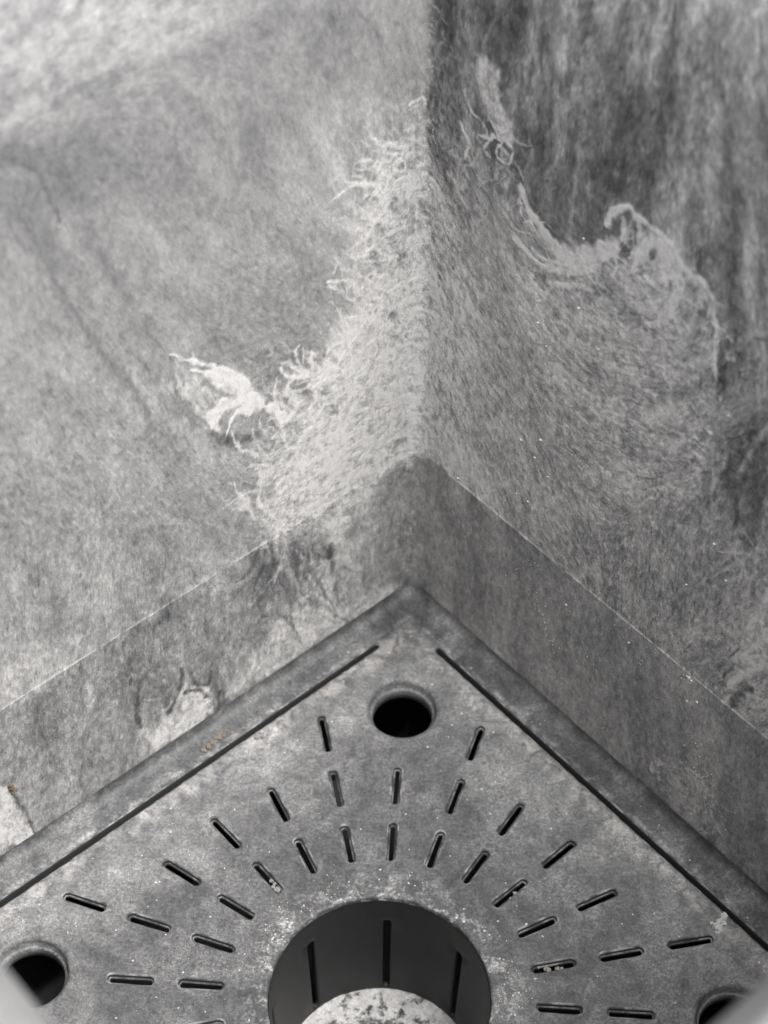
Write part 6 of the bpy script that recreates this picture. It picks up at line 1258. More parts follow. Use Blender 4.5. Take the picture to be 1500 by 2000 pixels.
(0.78,0.027,0.36,-0.90,[(4.261,3.010),(4.236,2.939),(4.208,2.868),(4.179,2.797),(4.147,2.726),(4.113,2.655)]),
(0.84,0.043,0.60,-0.90,[(3.874,3.661),(3.880,3.612),(3.872,3.557),(3.853,3.498),(3.823,3.440),(3.785,3.389)]),
(0.84,0.023,0.47,-0.90,[(3.960,3.664),(3.928,3.580),(3.899,3.495),(3.872,3.409),(3.847,3.323),(3.824,3.236)]),
(0.87,0.027,0.65,-0.90,[(3.639,3.887),(3.621,3.862),(3.606,3.835),(3.595,3.806),(3.589,3.778),(3.588,3.752)]),
(0.80,0.046,0.37,-0.90,[(3.731,5.095),(3.739,5.061),(3.744,5.025),(3.747,4.988),(3.747,4.949),(3.744,4.909)]),
(0.85,0.023,0.51,-0.90,[(3.755,5.675),(3.733,5.643),(3.709,5.613),(3.683,5.586),(3.656,5.560),(3.627,5.538)]),
(0.88,0.050,0.45,-0.90,[(4.006,3.516),(3.974,3.462),(3.939,3.409),(3.902,3.358),(3.863,3.309),(3.822,3.262)]),
(0.86,0.030,0.57,-0.90,[(4.086,3.602),(4.047,3.529),(4.016,3.453),(3.993,3.376),(3.980,3.300),(3.977,3.228)]),
(0.81,0.041,0.57,-0.90,[(4.190,3.619),(4.153,3.575),(4.111,3.547),(4.072,3.540),(4.040,3.555),(4.023,3.591)]),
(0.82,0.046,0.57,-0.90,[(3.877,3.924),(3.852,3.886),(3.828,3.847),(3.804,3.808),(3.780,3.768),(3.757,3.727)]),
(0.84,0.044,0.45,-0.90,[(3.879,3.531),(3.844,3.473),(3.802,3.421),(3.755,3.378),(3.707,3.347),(3.659,3.328)]),
(0.87,0.033,0.41,-0.90,[(4.179,3.225),(4.183,3.166),(4.182,3.103),(4.174,3.036),(4.161,2.967),(4.141,2.896)]),
(0.79,0.043,0.46,-0.90,[(3.774,5.362),(3.797,5.331),(3.811,5.291),(3.816,5.244),(3.811,5.193),(3.797,5.138)]),
(0.88,0.022,0.61,-0.90,[(3.967,3.675),(3.961,3.627),(3.955,3.579),(3.950,3.530),(3.946,3.482),(3.942,3.434)]),
(0.73,0.040,0.48,-0.90,[(3.623,4.612),(3.606,4.549),(3.597,4.488),(3.595,4.430),(3.601,4.376),(3.615,4.327)]),
(0.72,0.042,0.44,-0.90,[(3.550,5.572),(3.512,5.540),(3.479,5.500),(3.453,5.455),(3.435,5.408),(3.428,5.363)]),
(0.80,0.023,0.60,-0.90,[(3.776,5.599),(3.776,5.554),(3.769,5.507),(3.755,5.458),(3.734,5.409),(3.707,5.361)]),
(0.89,0.029,0.65,-0.90,[(3.917,3.713),(3.863,3.667),(3.808,3.623),(3.753,3.582),(3.696,3.544),(3.640,3.509)]),
(0.84,0.048,0.42,-0.90,[(4.033,3.789),(3.999,3.747),(3.970,3.701),(3.946,3.652),(3.927,3.601),(3.915,3.550)]),
(0.85,0.036,0.42,-0.90,[(4.009,3.752),(3.965,3.697),(3.923,3.640),(3.882,3.580),(3.842,3.518),(3.805,3.454)]),
(0.87,0.034,0.39,-0.90,[(3.709,4.881),(3.716,4.849),(3.730,4.824),(3.752,4.808),(3.780,4.802),(3.811,4.806)]),
(0.82,0.044,0.51,-0.90,[(3.609,4.459),(3.578,4.385),(3.553,4.310),(3.533,4.235),(3.521,4.161),(3.514,4.089)]),
(0.72,0.030,0.46,-0.90,[(4.104,3.044),(4.102,3.005),(4.094,2.964),(4.080,2.922),(4.060,2.881),(4.036,2.842)]),
(0.80,0.044,0.50,-0.90,[(3.887,3.773),(3.837,3.739),(3.787,3.712),(3.737,3.692),(3.688,3.679),(3.641,3.675)]),
(0.76,0.048,0.38,-0.90,[(3.603,5.721),(3.593,5.697),(3.578,5.675),(3.560,5.655),(3.540,5.639),(3.518,5.628)]),
(0.74,0.038,0.62,-0.90,[(3.806,5.367),(3.816,5.308),(3.824,5.246),(3.828,5.182),(3.829,5.116),(3.827,5.047)]),
(0.87,0.030,0.48,-0.90,[(4.195,3.317),(4.148,3.252),(4.102,3.184),(4.058,3.113),(4.017,3.040),(3.979,2.964)]),
(0.79,0.026,0.61,-0.90,[(3.562,4.648),(3.579,4.605),(3.598,4.564),(3.618,4.524),(3.641,4.486),(3.666,4.451)]),
(0.81,0.030,0.53,-0.90,[(3.795,4.795),(3.778,4.752),(3.762,4.709),(3.749,4.666),(3.737,4.623),(3.727,4.580)]),
(0.71,0.027,0.60,-0.90,[(3.669,5.658),(3.660,5.630),(3.656,5.602),(3.656,5.577),(3.661,5.554),(3.670,5.535)]),
(0.76,0.024,0.51,-0.90,[(3.786,5.480),(3.742,5.421),(3.703,5.357),(3.669,5.290),(3.643,5.221),(3.623,5.153)]),
(0.82,0.028,0.45,-0.90,[(3.826,3.737),(3.808,3.687),(3.801,3.639),(3.807,3.599),(3.825,3.570),(3.853,3.556)]),
(0.67,0.027,0.42,-0.90,[(3.601,5.644),(3.612,5.625),(3.621,5.604),(3.627,5.581),(3.631,5.556),(3.632,5.530)]),
(0.82,0.034,0.51,-0.90,[(3.724,5.166),(3.707,5.131),(3.686,5.098),(3.663,5.066),(3.638,5.035),(3.611,5.007)]),
(0.88,0.034,0.46,-0.90,[(4.109,2.280),(4.074,2.204),(4.056,2.127),(4.058,2.058),(4.078,2.007),(4.115,1.980)]),
(0.74,0.042,0.57,-0.90,[(3.606,4.271),(3.598,4.230),(3.593,4.191),(3.593,4.154),(3.597,4.119),(3.605,4.087)]),
(0.77,0.027,0.52,-0.90,[(3.987,3.540),(3.988,3.486),(4.006,3.446),(4.039,3.426),(4.082,3.430),(4.128,3.456)]),
(0.91,0.043,0.46,-0.90,[(3.845,3.439),(3.804,3.398),(3.767,3.349),(3.736,3.293),(3.713,3.235),(3.699,3.177)]),
(0.86,0.034,0.36,-0.90,[(4.080,3.135),(4.097,3.107),(4.103,3.068),(4.097,3.020),(4.079,2.970),(4.051,2.924)]),
(0.91,0.044,0.38,-0.90,[(4.083,2.910),(4.041,2.833),(4.004,2.754),(3.971,2.672),(3.943,2.589),(3.921,2.506)]),
(0.73,0.051,0.57,-0.90,[(4.370,2.939),(4.337,2.892),(4.303,2.846),(4.267,2.802),(4.230,2.761),(4.192,2.721)]),
(0.79,0.028,0.49,-0.90,[(3.679,4.117),(3.654,4.075),(3.629,4.032),(3.606,3.987),(3.585,3.942),(3.565,3.897)]),
(0.73,0.051,0.65,-0.90,[(3.795,3.918),(3.768,3.836),(3.740,3.754),(3.711,3.671),(3.682,3.587),(3.653,3.502)]),
(0.69,0.026,0.64,-0.90,[(3.750,3.906),(3.786,3.866),(3.822,3.827),(3.859,3.789),(3.897,3.752),(3.935,3.715)]),
(0.82,0.038,0.65,-0.90,[(3.904,3.817),(3.871,3.735),(3.838,3.652),(3.804,3.567),(3.772,3.482),(3.739,3.396)]),
(0.75,0.032,0.65,-0.90,[(4.027,3.224),(4.015,3.164),(4.019,3.111),(4.037,3.071),(4.069,3.049),(4.110,3.048)]),
(0.83,0.032,0.44,-0.90,[(-0.817,0.569),(-0.766,0.495),(-0.725,0.416),(-0.695,0.335),(-0.679,0.258),(-0.677,0.188)]),
(0.91,0.052,0.39,-0.90,[(-0.941,0.356),(-0.953,0.313),(-0.982,0.291),(-1.023,0.293),(-1.071,0.319),(-1.117,0.365)]),
(0.76,0.043,0.33,-0.90,[(-1.811,1.114),(-1.723,0.974),(-1.663,0.821),(-1.642,0.676),(-1.663,0.560),(-1.723,0.488)]),
(0.92,0.049,0.42,-0.90,[(-1.577,0.811),(-1.550,0.756),(-1.532,0.700),(-1.523,0.648),(-1.526,0.602),(-1.540,0.566)]),
(0.79,0.032,0.30,-0.90,[(-1.151,1.475),(-1.181,1.455),(-1.225,1.461),(-1.273,1.492),(-1.316,1.542),(-1.348,1.602)]),
(0.88,0.046,0.49,-0.90,[(-0.838,0.785),(-0.897,0.703),(-0.939,0.599),(-0.961,0.475),(-0.962,0.333),(-0.944,0.175)]),
(0.72,0.041,0.44,-0.90,[(-2.102,0.471),(-2.126,0.373),(-2.178,0.310),(-2.253,0.288),(-2.343,0.309),(-2.438,0.370)]),
(0.78,0.043,0.29,-0.90,[(-1.324,0.559),(-1.316,0.473),(-1.295,0.380),(-1.261,0.283),(-1.215,0.186),(-1.158,0.093)]),
(0.80,0.041,0.34,-0.90,[(-0.724,0.482),(-0.670,0.375),(-0.610,0.268),(-0.546,0.163),(-0.478,0.058),(-0.405,-0.045)]),
(0.92,0.057,0.35,-0.90,[(-0.938,0.621),(-0.981,0.557),(-1.018,0.486),(-1.048,0.406),(-1.073,0.319),(-1.090,0.226)]),
(0.80,0.044,0.48,-0.90,[(-0.816,0.257),(-0.845,0.153),(-0.866,0.042),(-0.881,-0.077),(-0.889,-0.203),(-0.889,-0.336)]),
(0.91,0.058,0.42,-0.90,[(-0.869,0.263),(-0.921,0.172),(-0.990,0.106),(-1.075,0.065),(-1.174,0.051),(-1.283,0.064)]),
(0.75,0.054,0.37,-0.90,[(-0.957,0.481),(-0.939,0.393),(-0.903,0.299),(-0.852,0.207),(-0.790,0.123),(-0.719,0.053)]),
(0.75,0.046,0.37,-0.90,[(-1.525,0.460),(-1.550,0.402),(-1.593,0.368),(-1.649,0.361),(-1.715,0.382),(-1.784,0.428)]),
(0.67,0.046,0.38,-0.90,[(-1.243,0.664),(-1.316,0.649),(-1.390,0.639),(-1.467,0.634),(-1.546,0.634),(-1.626,0.638)]),
(0.80,0.042,0.46,-0.90,[(-1.785,0.658),(-1.810,0.638),(-1.844,0.636),(-1.883,0.652),(-1.924,0.684),(-1.961,0.728)]),
(0.85,0.038,0.42,-0.90,[(-1.614,0.643),(-1.613,0.595),(-1.606,0.542),(-1.592,0.487),(-1.572,0.430),(-1.546,0.373)]),
(0.80,0.043,0.35,-0.90,[(-1.116,0.737),(-1.045,0.598),(-0.982,0.455),(-0.928,0.311),(-0.884,0.167),(-0.851,0.024)]),
(0.79,0.042,0.47,-0.90,[(-1.402,1.432),(-1.450,1.368),(-1.484,1.288),(-1.504,1.193),(-1.509,1.085),(-1.499,0.967)]),
(0.83,0.056,0.28,-0.90,[(-0.725,0.714),(-0.681,0.605),(-0.639,0.496),(-0.599,0.386),(-0.562,0.275),(-0.526,0.164)]),
(0.79,0.052,0.40,-0.90,[(-1.860,1.141),(-1.890,1.103),(-1.925,1.074),(-1.966,1.052),(-2.010,1.039),(-2.058,1.035)]),
(0.69,0.052,0.45,-0.90,[(-1.227,0.269),(-1.240,0.178),(-1.233,0.071),(-1.206,-0.047),(-1.160,-0.171),(-1.098,-0.294)]),
(0.78,0.042,0.45,-0.90,[(-1.438,0.836),(-1.413,0.771),(-1.396,0.708),(-1.387,0.646),(-1.386,0.590),(-1.392,0.539)]),
(0.79,0.041,0.36,-0.90,[(-1.280,1.160),(-1.322,1.076),(-1.330,0.958),(-1.302,0.818),(-1.240,0.668),(-1.150,0.526)]),
(0.83,0.054,0.33,-0.90,[(-1.139,1.075),(-1.139,1.024),(-1.135,0.971),(-1.128,0.917),(-1.117,0.860),(-1.103,0.801)]),
(0.79,0.038,0.39,-0.90,[(-2.020,0.765),(-2.010,0.650),(-1.988,0.529),(-1.956,0.403),(-1.914,0.273),(-1.862,0.142)]),
(0.86,0.034,0.48,-0.90,[(-1.070,0.955),(-1.034,0.818),(-0.985,0.677),(-0.924,0.534),(-0.852,0.389),(-0.770,0.246)]),
(0.83,0.034,0.32,-0.90,[(-0.700,0.279),(-0.663,0.145),(-0.617,0.008),(-0.563,-0.132),(-0.499,-0.273),(-0.427,-0.416)]),
(0.76,0.035,0.47,-0.90,[(-1.737,0.763),(-1.735,0.641),(-1.753,0.533),(-1.790,0.443),(-1.845,0.376),(-1.915,0.334)]),
(0.71,0.038,0.47,-0.90,[(-1.197,0.839),(-1.243,0.772),(-1.321,0.757),(-1.417,0.797),(-1.514,0.884),(-1.595,1.002)]),
(0.88,0.036,0.34,-0.90,[(-1.112,0.535),(-1.162,0.496),(-1.201,0.444),(-1.230,0.378),(-1.248,0.300),(-1.254,0.211)]),
(0.78,0.037,0.42,-0.90,[(-1.778,0.472),(-1.753,0.374),(-1.738,0.279),(-1.733,0.189),(-1.739,0.107),(-1.755,0.033)]),
(0.81,0.037,0.28,-0.90,[(-1.568,0.960),(-1.522,0.835),(-1.462,0.709),(-1.389,0.586),(-1.305,0.472),(-1.212,0.369)]),
(0.83,0.033,0.46,-0.90,[(-1.245,0.199),(-1.236,0.135),(-1.208,0.064),(-1.164,-0.001),(-1.112,-0.048),(-1.061,-0.070)]),
(0.83,0.042,0.41,-0.90,[(-1.322,0.730),(-1.372,0.669),(-1.413,0.596),(-1.442,0.510),(-1.462,0.412),(-1.469,0.304)]),
(0.78,0.047,0.44,-0.90,[(-1.871,0.197),(-1.870,0.142),(-1.884,0.101),(-1.913,0.080),(-1.953,0.082),(-1.997,0.106)]),
(0.76,0.049,0.47,-0.90,[(-1.363,0.719),(-1.266,0.569),(-1.162,0.422),(-1.050,0.280),(-0.932,0.145),(-0.809,0.018)]),
(0.77,0.034,0.29,-0.90,[(-0.865,0.570),(-0.849,0.489),(-0.839,0.411),(-0.834,0.336),(-0.836,0.265),(-0.843,0.198)]),
(0.88,0.039,0.38,-0.90,[(-0.865,0.355),(-0.844,0.198),(-0.821,0.038),(-0.795,-0.125),(-0.768,-0.291),(-0.738,-0.460)]),
(0.83,0.053,0.40,-0.90,[(-1.617,0.997),(-1.632,0.933),(-1.649,0.869),(-1.668,0.807),(-1.688,0.746),(-1.709,0.687)]),
(0.80,0.047,0.39,-0.90,[(-1.823,0.135),(-1.828,0.066),(-1.840,0.003),(-1.859,-0.054),(-1.884,-0.104),(-1.915,-0.146)]),
(0.75,0.042,0.49,-0.90,[(-1.867,0.635),(-1.881,0.589),(-1.902,0.550),(-1.929,0.520),(-1.961,0.498),(-1.998,0.485)]),
(0.85,0.043,0.45,-0.90,[(-1.313,0.622),(-1.374,0.580),(-1.440,0.544),(-1.509,0.514),(-1.581,0.490),(-1.656,0.473)]),
(0.78,0.053,0.36,-0.90,[(-0.577,0.582),(-0.629,0.570),(-0.684,0.564),(-0.742,0.565),(-0.802,0.572),(-0.864,0.586)]),
(0.35,0.051,0.49,-0.90,[(-1.153,1.151),(-1.189,1.049),(-1.251,0.977),(-1.336,0.940),(-1.438,0.941),(-1.551,0.978)]),
(0.43,0.084,0.43,-0.90,[(-1.472,1.718),(-1.485,1.576),(-1.536,1.468),(-1.621,1.405),(-1.734,1.393),(-1.862,1.431)]),
(0.32,0.078,0.49,-0.90,[(-1.842,1.626),(-1.833,1.522),(-1.814,1.413),(-1.786,1.299),(-1.749,1.182),(-1.703,1.064)]),
(0.37,0.068,0.46,-0.90,[(-1.362,1.627),(-1.306,1.503),(-1.233,1.383),(-1.146,1.272),(-1.051,1.175),(-0.950,1.099)]),
(0.35,0.063,0.49,-0.90,[(-1.789,1.601),(-1.810,1.527),(-1.839,1.463),(-1.878,1.409),(-1.925,1.367),(-1.980,1.338)]),
(0.38,0.051,0.37,-0.90,[(-1.378,1.430),(-1.464,1.413),(-1.549,1.395),(-1.633,1.376),(-1.717,1.357),(-1.801,1.337)]),
(0.42,0.080,0.31,-0.90,[(-1.680,1.578),(-1.815,1.589),(-1.947,1.594),(-2.077,1.595),(-2.204,1.592),(-2.328,1.583)]),
(0.35,0.051,0.44,-0.90,[(-1.882,1.856),(-1.903,1.751),(-1.910,1.633),(-1.902,1.505),(-1.880,1.368),(-1.842,1.224)]),
(0.34,0.063,0.34,-0.90,[(-2.037,1.930),(-2.008,1.783),(-1.950,1.628),(-1.867,1.476),(-1.763,1.337),(-1.645,1.221)]),
(0.28,0.051,0.45,-0.90,[(-1.906,1.633),(-1.944,1.592),(-1.979,1.545),(-2.008,1.492),(-2.034,1.434),(-2.055,1.370)]),
(0.29,0.065,0.42,-0.90,[(-1.817,1.998),(-1.796,1.812),(-1.763,1.618),(-1.720,1.417),(-1.666,1.210),(-1.600,0.996)]),
(0.33,0.043,0.36,-0.90,[(-1.172,1.500),(-1.105,1.303),(-1.039,1.102),(-0.975,0.899),(-0.913,0.693),(-0.853,0.484)]),
(0.36,0.044,0.32,-0.90,[(-1.733,1.612),(-1.783,1.587),(-1.827,1.551),(-1.865,1.506),(-1.896,1.452),(-1.919,1.390)]),
(0.35,0.050,0.49,-0.90,[(-1.480,1.609),(-1.423,1.480),(-1.377,1.350),(-1.343,1.221),(-1.322,1.095),(-1.314,0.975)]),
(0.38,0.057,0.47,-0.90,[(-1.670,1.682),(-1.666,1.611),(-1.682,1.555),(-1.717,1.522),(-1.767,1.515),(-1.826,1.534)]),
(0.38,0.067,0.54,-0.90,[(-1.380,1.538),(-1.331,1.313),(-1.268,1.079),(-1.190,0.837),(-1.097,0.588),(-0.989,0.332)]),
(0.37,0.060,0.53,-0.90,[(-1.066,1.260),(-1.006,1.122),(-0.926,0.987),(-0.830,0.863),(-0.723,0.755),(-0.612,0.672)]),
(0.35,0.069,0.52,-0.90,[(-1.460,1.543),(-1.498,1.431),(-1.505,1.290),(-1.481,1.129),(-1.426,0.955),(-1.343,0.778)]),
(0.39,0.077,0.53,-0.90,[(-1.968,1.909),(-1.991,1.821),(-2.034,1.754),(-2.095,1.712),(-2.171,1.698),(-2.257,1.712)]),
(0.29,0.056,0.50,-0.90,[(-1.766,1.701),(-1.803,1.670),(-1.850,1.658),(-1.906,1.666),(-1.966,1.693),(-2.027,1.738)]),
(0.40,0.062,0.48,-0.90,[(-1.973,1.767),(-1.924,1.684),(-1.868,1.607),(-1.806,1.537),(-1.741,1.477),(-1.673,1.427)]),
(0.41,0.065,0.53,-0.90,[(-1.109,1.319),(-1.071,1.212),(-1.034,1.105),(-0.999,0.996),(-0.967,0.888),(-0.937,0.779)]),
(0.38,0.073,0.53,-0.90,[(-1.553,1.720),(-1.552,1.592),(-1.524,1.450),(-1.473,1.299),(-1.398,1.147),(-1.304,1.001)]),
(0.32,0.067,0.45,-0.90,[(-1.225,1.370),(-1.225,1.259),(-1.251,1.168),(-1.301,1.106),(-1.373,1.076),(-1.461,1.081)]),
(0.38,0.056,0.33,-0.90,[(-1.624,1.541),(-1.651,1.415),(-1.643,1.261),(-1.600,1.089),(-1.524,0.911),(-1.419,0.739)]),
(0.34,0.060,0.45,-0.90,[(-1.071,1.369),(-1.067,1.186),(-1.051,0.993),(-1.023,0.790),(-0.983,0.578),(-0.930,0.357)]),
(0.38,0.063,0.27,-0.90,[(-1.306,1.209),(-1.352,1.190),(-1.398,1.171),(-1.443,1.151),(-1.488,1.130),(-1.532,1.108)]),
(0.42,0.062,0.32,-0.90,[(-1.773,1.546),(-1.829,1.474),(-1.888,1.407),(-1.949,1.342),(-2.013,1.281),(-2.080,1.224)]),
(0.36,0.052,0.35,-0.90,[(-1.414,1.323),(-1.397,1.193),(-1.354,1.052),(-1.287,0.909),(-1.200,0.772),(-1.098,0.649)]),
(0.29,0.065,0.43,-0.90,[(-1.937,1.289),(-1.975,1.254),(-1.986,1.189),(-1.968,1.105),(-1.925,1.019),(-1.865,0.950)]),
(0.37,0.044,0.41,-0.90,[(-1.739,0.931),(-1.650,0.776),(-1.578,0.612),(-1.529,0.447),(-1.505,0.288),(-1.508,0.145)]),
(0.52,0.048,0.27,-0.90,[(-1.583,1.299),(-1.589,1.168),(-1.592,1.033),(-1.591,0.894),(-1.587,0.751),(-1.579,0.605)]),
(0.30,0.044,0.25,-0.90,[(-1.489,1.183),(-1.503,1.093),(-1.518,1.004),(-1.534,0.915),(-1.551,0.827),(-1.569,0.739)]),
(0.43,0.068,0.29,-0.90,[(-1.625,1.363),(-1.622,1.304),(-1.614,1.242),(-1.602,1.178),(-1.585,1.112),(-1.564,1.045)]),
(0.48,0.051,0.32,-0.90,[(-2.015,1.496),(-2.047,1.388),(-2.057,1.259),(-2.045,1.114),(-2.011,0.957),(-1.956,0.794)]),
(0.41,0.062,0.30,-0.90,[(-1.445,1.402),(-1.354,1.253),(-1.276,1.096),(-1.213,0.935),(-1.166,0.774),(-1.138,0.619)]),
(0.37,0.050,0.39,-0.90,[(-1.611,1.007),(-1.608,0.903),(-1.597,0.794),(-1.579,0.680),(-1.553,0.562),(-1.519,0.441)]),
(0.41,0.066,0.43,-0.90,[(-1.340,0.814),(-1.233,0.657),(-1.124,0.498),(-1.013,0.337),(-0.899,0.174),(-0.783,0.009)]),
(0.42,0.045,0.38,-0.90,[(-2.024,1.384),(-1.959,1.352),(-1.900,1.348),(-1.854,1.370),(-1.823,1.417),(-1.813,1.485)]),
(0.41,0.042,0.33,-0.90,[(-1.866,1.655),(-1.851,1.555),(-1.855,1.465),(-1.877,1.391),(-1.917,1.337),(-1.973,1.306)]),
(0.32,0.039,0.25,-0.90,[(-1.894,1.352),(-1.897,1.272),(-1.903,1.194),(-1.915,1.120),(-1.930,1.049),(-1.951,0.982)]),
(0.45,0.048,0.43,-0.90,[(-1.649,1.567),(-1.626,1.446),(-1.596,1.321),(-1.558,1.193),(-1.514,1.062),(-1.462,0.929)]),
(0.85,0.064,0.31,-0.90,[(-1.425,1.419),(-1.441,1.319),(-1.459,1.220),(-1.479,1.122),(-1.501,1.026),(-1.525,0.930)]),
(0.86,0.062,0.40,-0.90,[(-0.991,1.173),(-0.966,0.964),(-0.930,0.747),(-0.883,0.521),(-0.826,0.287),(-0.757,0.045)]),
(0.85,0.040,0.30,-0.90,[(-0.912,1.481),(-1.050,1.492),(-1.188,1.504),(-1.325,1.518),(-1.461,1.532),(-1.597,1.548)]),
(0.90,0.070,0.42,-0.90,[(-1.172,1.186),(-1.112,1.039),(-1.042,0.890),(-0.961,0.742),(-0.871,0.595),(-0.772,0.452)]),
(0.86,0.057,0.35,-0.90,[(-1.178,1.202),(-1.264,1.158),(-1.346,1.109),(-1.425,1.055),(-1.500,0.994),(-1.572,0.928)]),
(0.74,0.040,0.34,-0.90,[(-1.346,1.643),(-1.371,1.571),(-1.387,1.490),(-1.394,1.402),(-1.391,1.306),(-1.380,1.203)]),
(0.87,0.065,0.28,-0.90,[(-0.883,1.152),(-0.914,1.045),(-0.938,0.930),(-0.956,0.810),(-0.968,0.682),(-0.974,0.548)]),
(0.91,0.074,0.40,-0.90,[(-0.920,1.296),(-0.949,1.144),(-0.988,0.999),(-1.035,0.861),(-1.090,0.731),(-1.155,0.610)]),
(0.82,0.044,0.40,-0.90,[(-1.379,1.694),(-1.339,1.545),(-1.312,1.398),(-1.299,1.257),(-1.300,1.123),(-1.316,1.000)]),
(0.90,0.042,0.25,-0.90,[(-0.564,0.965),(-0.524,0.827),(-0.503,0.694),(-0.502,0.573),(-0.521,0.468),(-0.561,0.382)]),
(0.83,0.050,0.37,-0.90,[(-1.639,1.518),(-1.745,1.465),(-1.848,1.408),(-1.949,1.347),(-2.048,1.282),(-2.144,1.213)]),
(0.83,0.074,0.40,-0.90,[(-1.610,1.413),(-1.540,1.196),(-1.474,0.975),(-1.414,0.752),(-1.360,0.527),(-1.311,0.300)]),
(0.92,0.071,0.35,-0.90,[(-0.937,1.130),(-0.845,0.946),(-0.741,0.762),(-0.624,0.581),(-0.497,0.403),(-0.359,0.231)]),
(0.78,0.059,0.33,-0.90,[(-1.508,1.664),(-1.475,1.558),(-1.443,1.451),(-1.411,1.344),(-1.379,1.235),(-1.348,1.126)]),
(0.89,0.057,0.43,-0.90,[(-1.614,1.877),(-1.639,1.755),(-1.670,1.637),(-1.708,1.526),(-1.753,1.420),(-1.804,1.322)]),
(0.79,0.051,0.28,-0.90,[(-0.999,1.253),(-1.059,1.199),(-1.116,1.139),(-1.170,1.076),(-1.221,1.008),(-1.269,0.936)]),
(0.76,0.071,0.29,-0.90,[(-1.122,1.143),(-1.118,0.987),(-1.130,0.842),(-1.159,0.709),(-1.203,0.592),(-1.264,0.492)]),
(0.82,0.043,0.32,-0.90,[(-1.697,1.680),(-1.609,1.479),(-1.540,1.275),(-1.493,1.073),(-1.469,0.877),(-1.470,0.695)]),
(0.75,0.047,0.26,-0.90,[(-1.538,1.394),(-1.562,1.287),(-1.576,1.171),(-1.579,1.045),(-1.572,0.911),(-1.553,0.769)]),
(0.92,0.042,0.26,-0.90,[(-1.527,1.638),(-1.436,1.464),(-1.326,1.294),(-1.201,1.136),(-1.064,0.994),(-0.920,0.874)]),
(0.91,0.055,0.42,-0.90,[(-0.703,1.258),(-0.715,1.167),(-0.716,1.067),(-0.707,0.959),(-0.686,0.845),(-0.654,0.724)]),
(0.85,0.052,0.43,-0.90,[(-0.959,1.156),(-1.021,1.165),(-1.082,1.172),(-1.142,1.178),(-1.201,1.181),(-1.260,1.182)]),
(0.83,0.049,0.51,-0.90,[(-2.862,0.330),(-2.874,0.248),(-2.885,0.167),(-2.897,0.085),(-2.910,0.003),(-2.923,-0.079)]),
(0.77,0.024,0.37,-0.90,[(-3.127,0.188),(-3.159,0.147),(-3.197,0.116),(-3.240,0.096),(-3.288,0.087),(-3.340,0.090)]),
(0.88,0.044,0.37,-0.90,[(-2.659,0.057),(-2.666,0.008),(-2.672,-0.041),(-2.680,-0.090),(-2.687,-0.138),(-2.696,-0.186)]),
(0.94,0.033,0.53,-0.90,[(-2.914,0.241),(-2.934,0.161),(-2.939,0.066),(-2.928,-0.041),(-2.900,-0.155),(-2.857,-0.270)]),
(0.92,0.031,0.51,-0.90,[(-2.674,-0.230),(-2.717,-0.273),(-2.763,-0.310),(-2.812,-0.342),(-2.865,-0.367),(-2.920,-0.385)]),
(0.94,0.048,0.60,-0.90,[(-2.947,0.690),(-2.988,0.640),(-3.022,0.580),(-3.049,0.510),(-3.069,0.432),(-3.081,0.346)]),
(0.88,0.050,0.56,-0.90,[(-3.165,0.624),(-3.185,0.543),(-3.197,0.453),(-3.199,0.354),(-3.192,0.249),(-3.175,0.138)]),
(0.87,0.042,0.34,-0.90,[(-2.733,0.137),(-2.701,0.125),(-2.673,0.128),(-2.652,0.146),(-2.639,0.176),(-2.636,0.216)]),
(0.91,0.044,0.43,-0.90,[(-2.814,0.419),(-2.841,0.380),(-2.868,0.340),(-2.893,0.298),(-2.917,0.255),(-2.940,0.209)]),
(0.95,0.022,0.33,-0.90,[(-2.866,0.284),(-2.900,0.265),(-2.925,0.231),(-2.939,0.183),(-2.942,0.124),(-2.933,0.057)]),
(0.76,0.035,0.43,-0.90,[(-2.936,0.213),(-2.962,0.166),(-2.990,0.121),(-3.019,0.078),(-3.050,0.037),(-3.082,-0.002)]),
(0.89,0.042,0.40,-0.90,[(-2.961,0.644),(-2.952,0.574),(-2.955,0.509),(-2.967,0.452),(-2.989,0.407),(-3.020,0.375)]),
(0.89,0.048,0.40,-0.90,[(-2.905,-0.056),(-2.897,-0.123),(-2.893,-0.188),(-2.895,-0.249),(-2.902,-0.306),(-2.914,-0.358)]),
(0.86,0.023,0.55,-0.90,[(-3.253,0.145),(-3.250,0.071),(-3.254,0.002),(-3.264,-0.062),(-3.282,-0.119),(-3.306,-0.167)]),
(0.90,0.050,0.36,-0.90,[(-3.133,0.800),(-3.197,0.814),(-3.262,0.842),(-3.328,0.883),(-3.393,0.936),(-3.456,0.999)]),
(0.89,0.047,0.56,-0.90,[(-2.986,0.384),(-3.002,0.303),(-3.015,0.218),(-3.026,0.131),(-3.033,0.040),(-3.038,-0.053)]),
(0.86,0.045,0.57,-0.90,[(-2.864,0.307),(-2.831,0.207),(-2.771,0.122),(-2.701,0.080),(-2.647,0.096),(-2.625,0.165)]),
(0.91,0.030,0.55,-0.90,[(-2.816,0.259),(-2.852,0.239),(-2.884,0.213),(-2.913,0.180),(-2.937,0.141),(-2.957,0.097)]),
(0.95,0.036,0.39,-0.90,[(-2.861,0.135),(-2.880,0.089),(-2.902,0.047),(-2.928,0.011),(-2.957,-0.020),(-2.989,-0.046)]),
(0.88,0.047,0.39,-0.90,[(-2.797,0.427),(-2.835,0.418),(-2.868,0.395),(-2.892,0.359),(-2.908,0.312),(-2.915,0.255)]),
(0.80,0.036,0.47,-0.90,[(-2.796,0.018),(-2.799,-0.029),(-2.807,-0.070),(-2.820,-0.107),(-2.838,-0.137),(-2.859,-0.161)]),
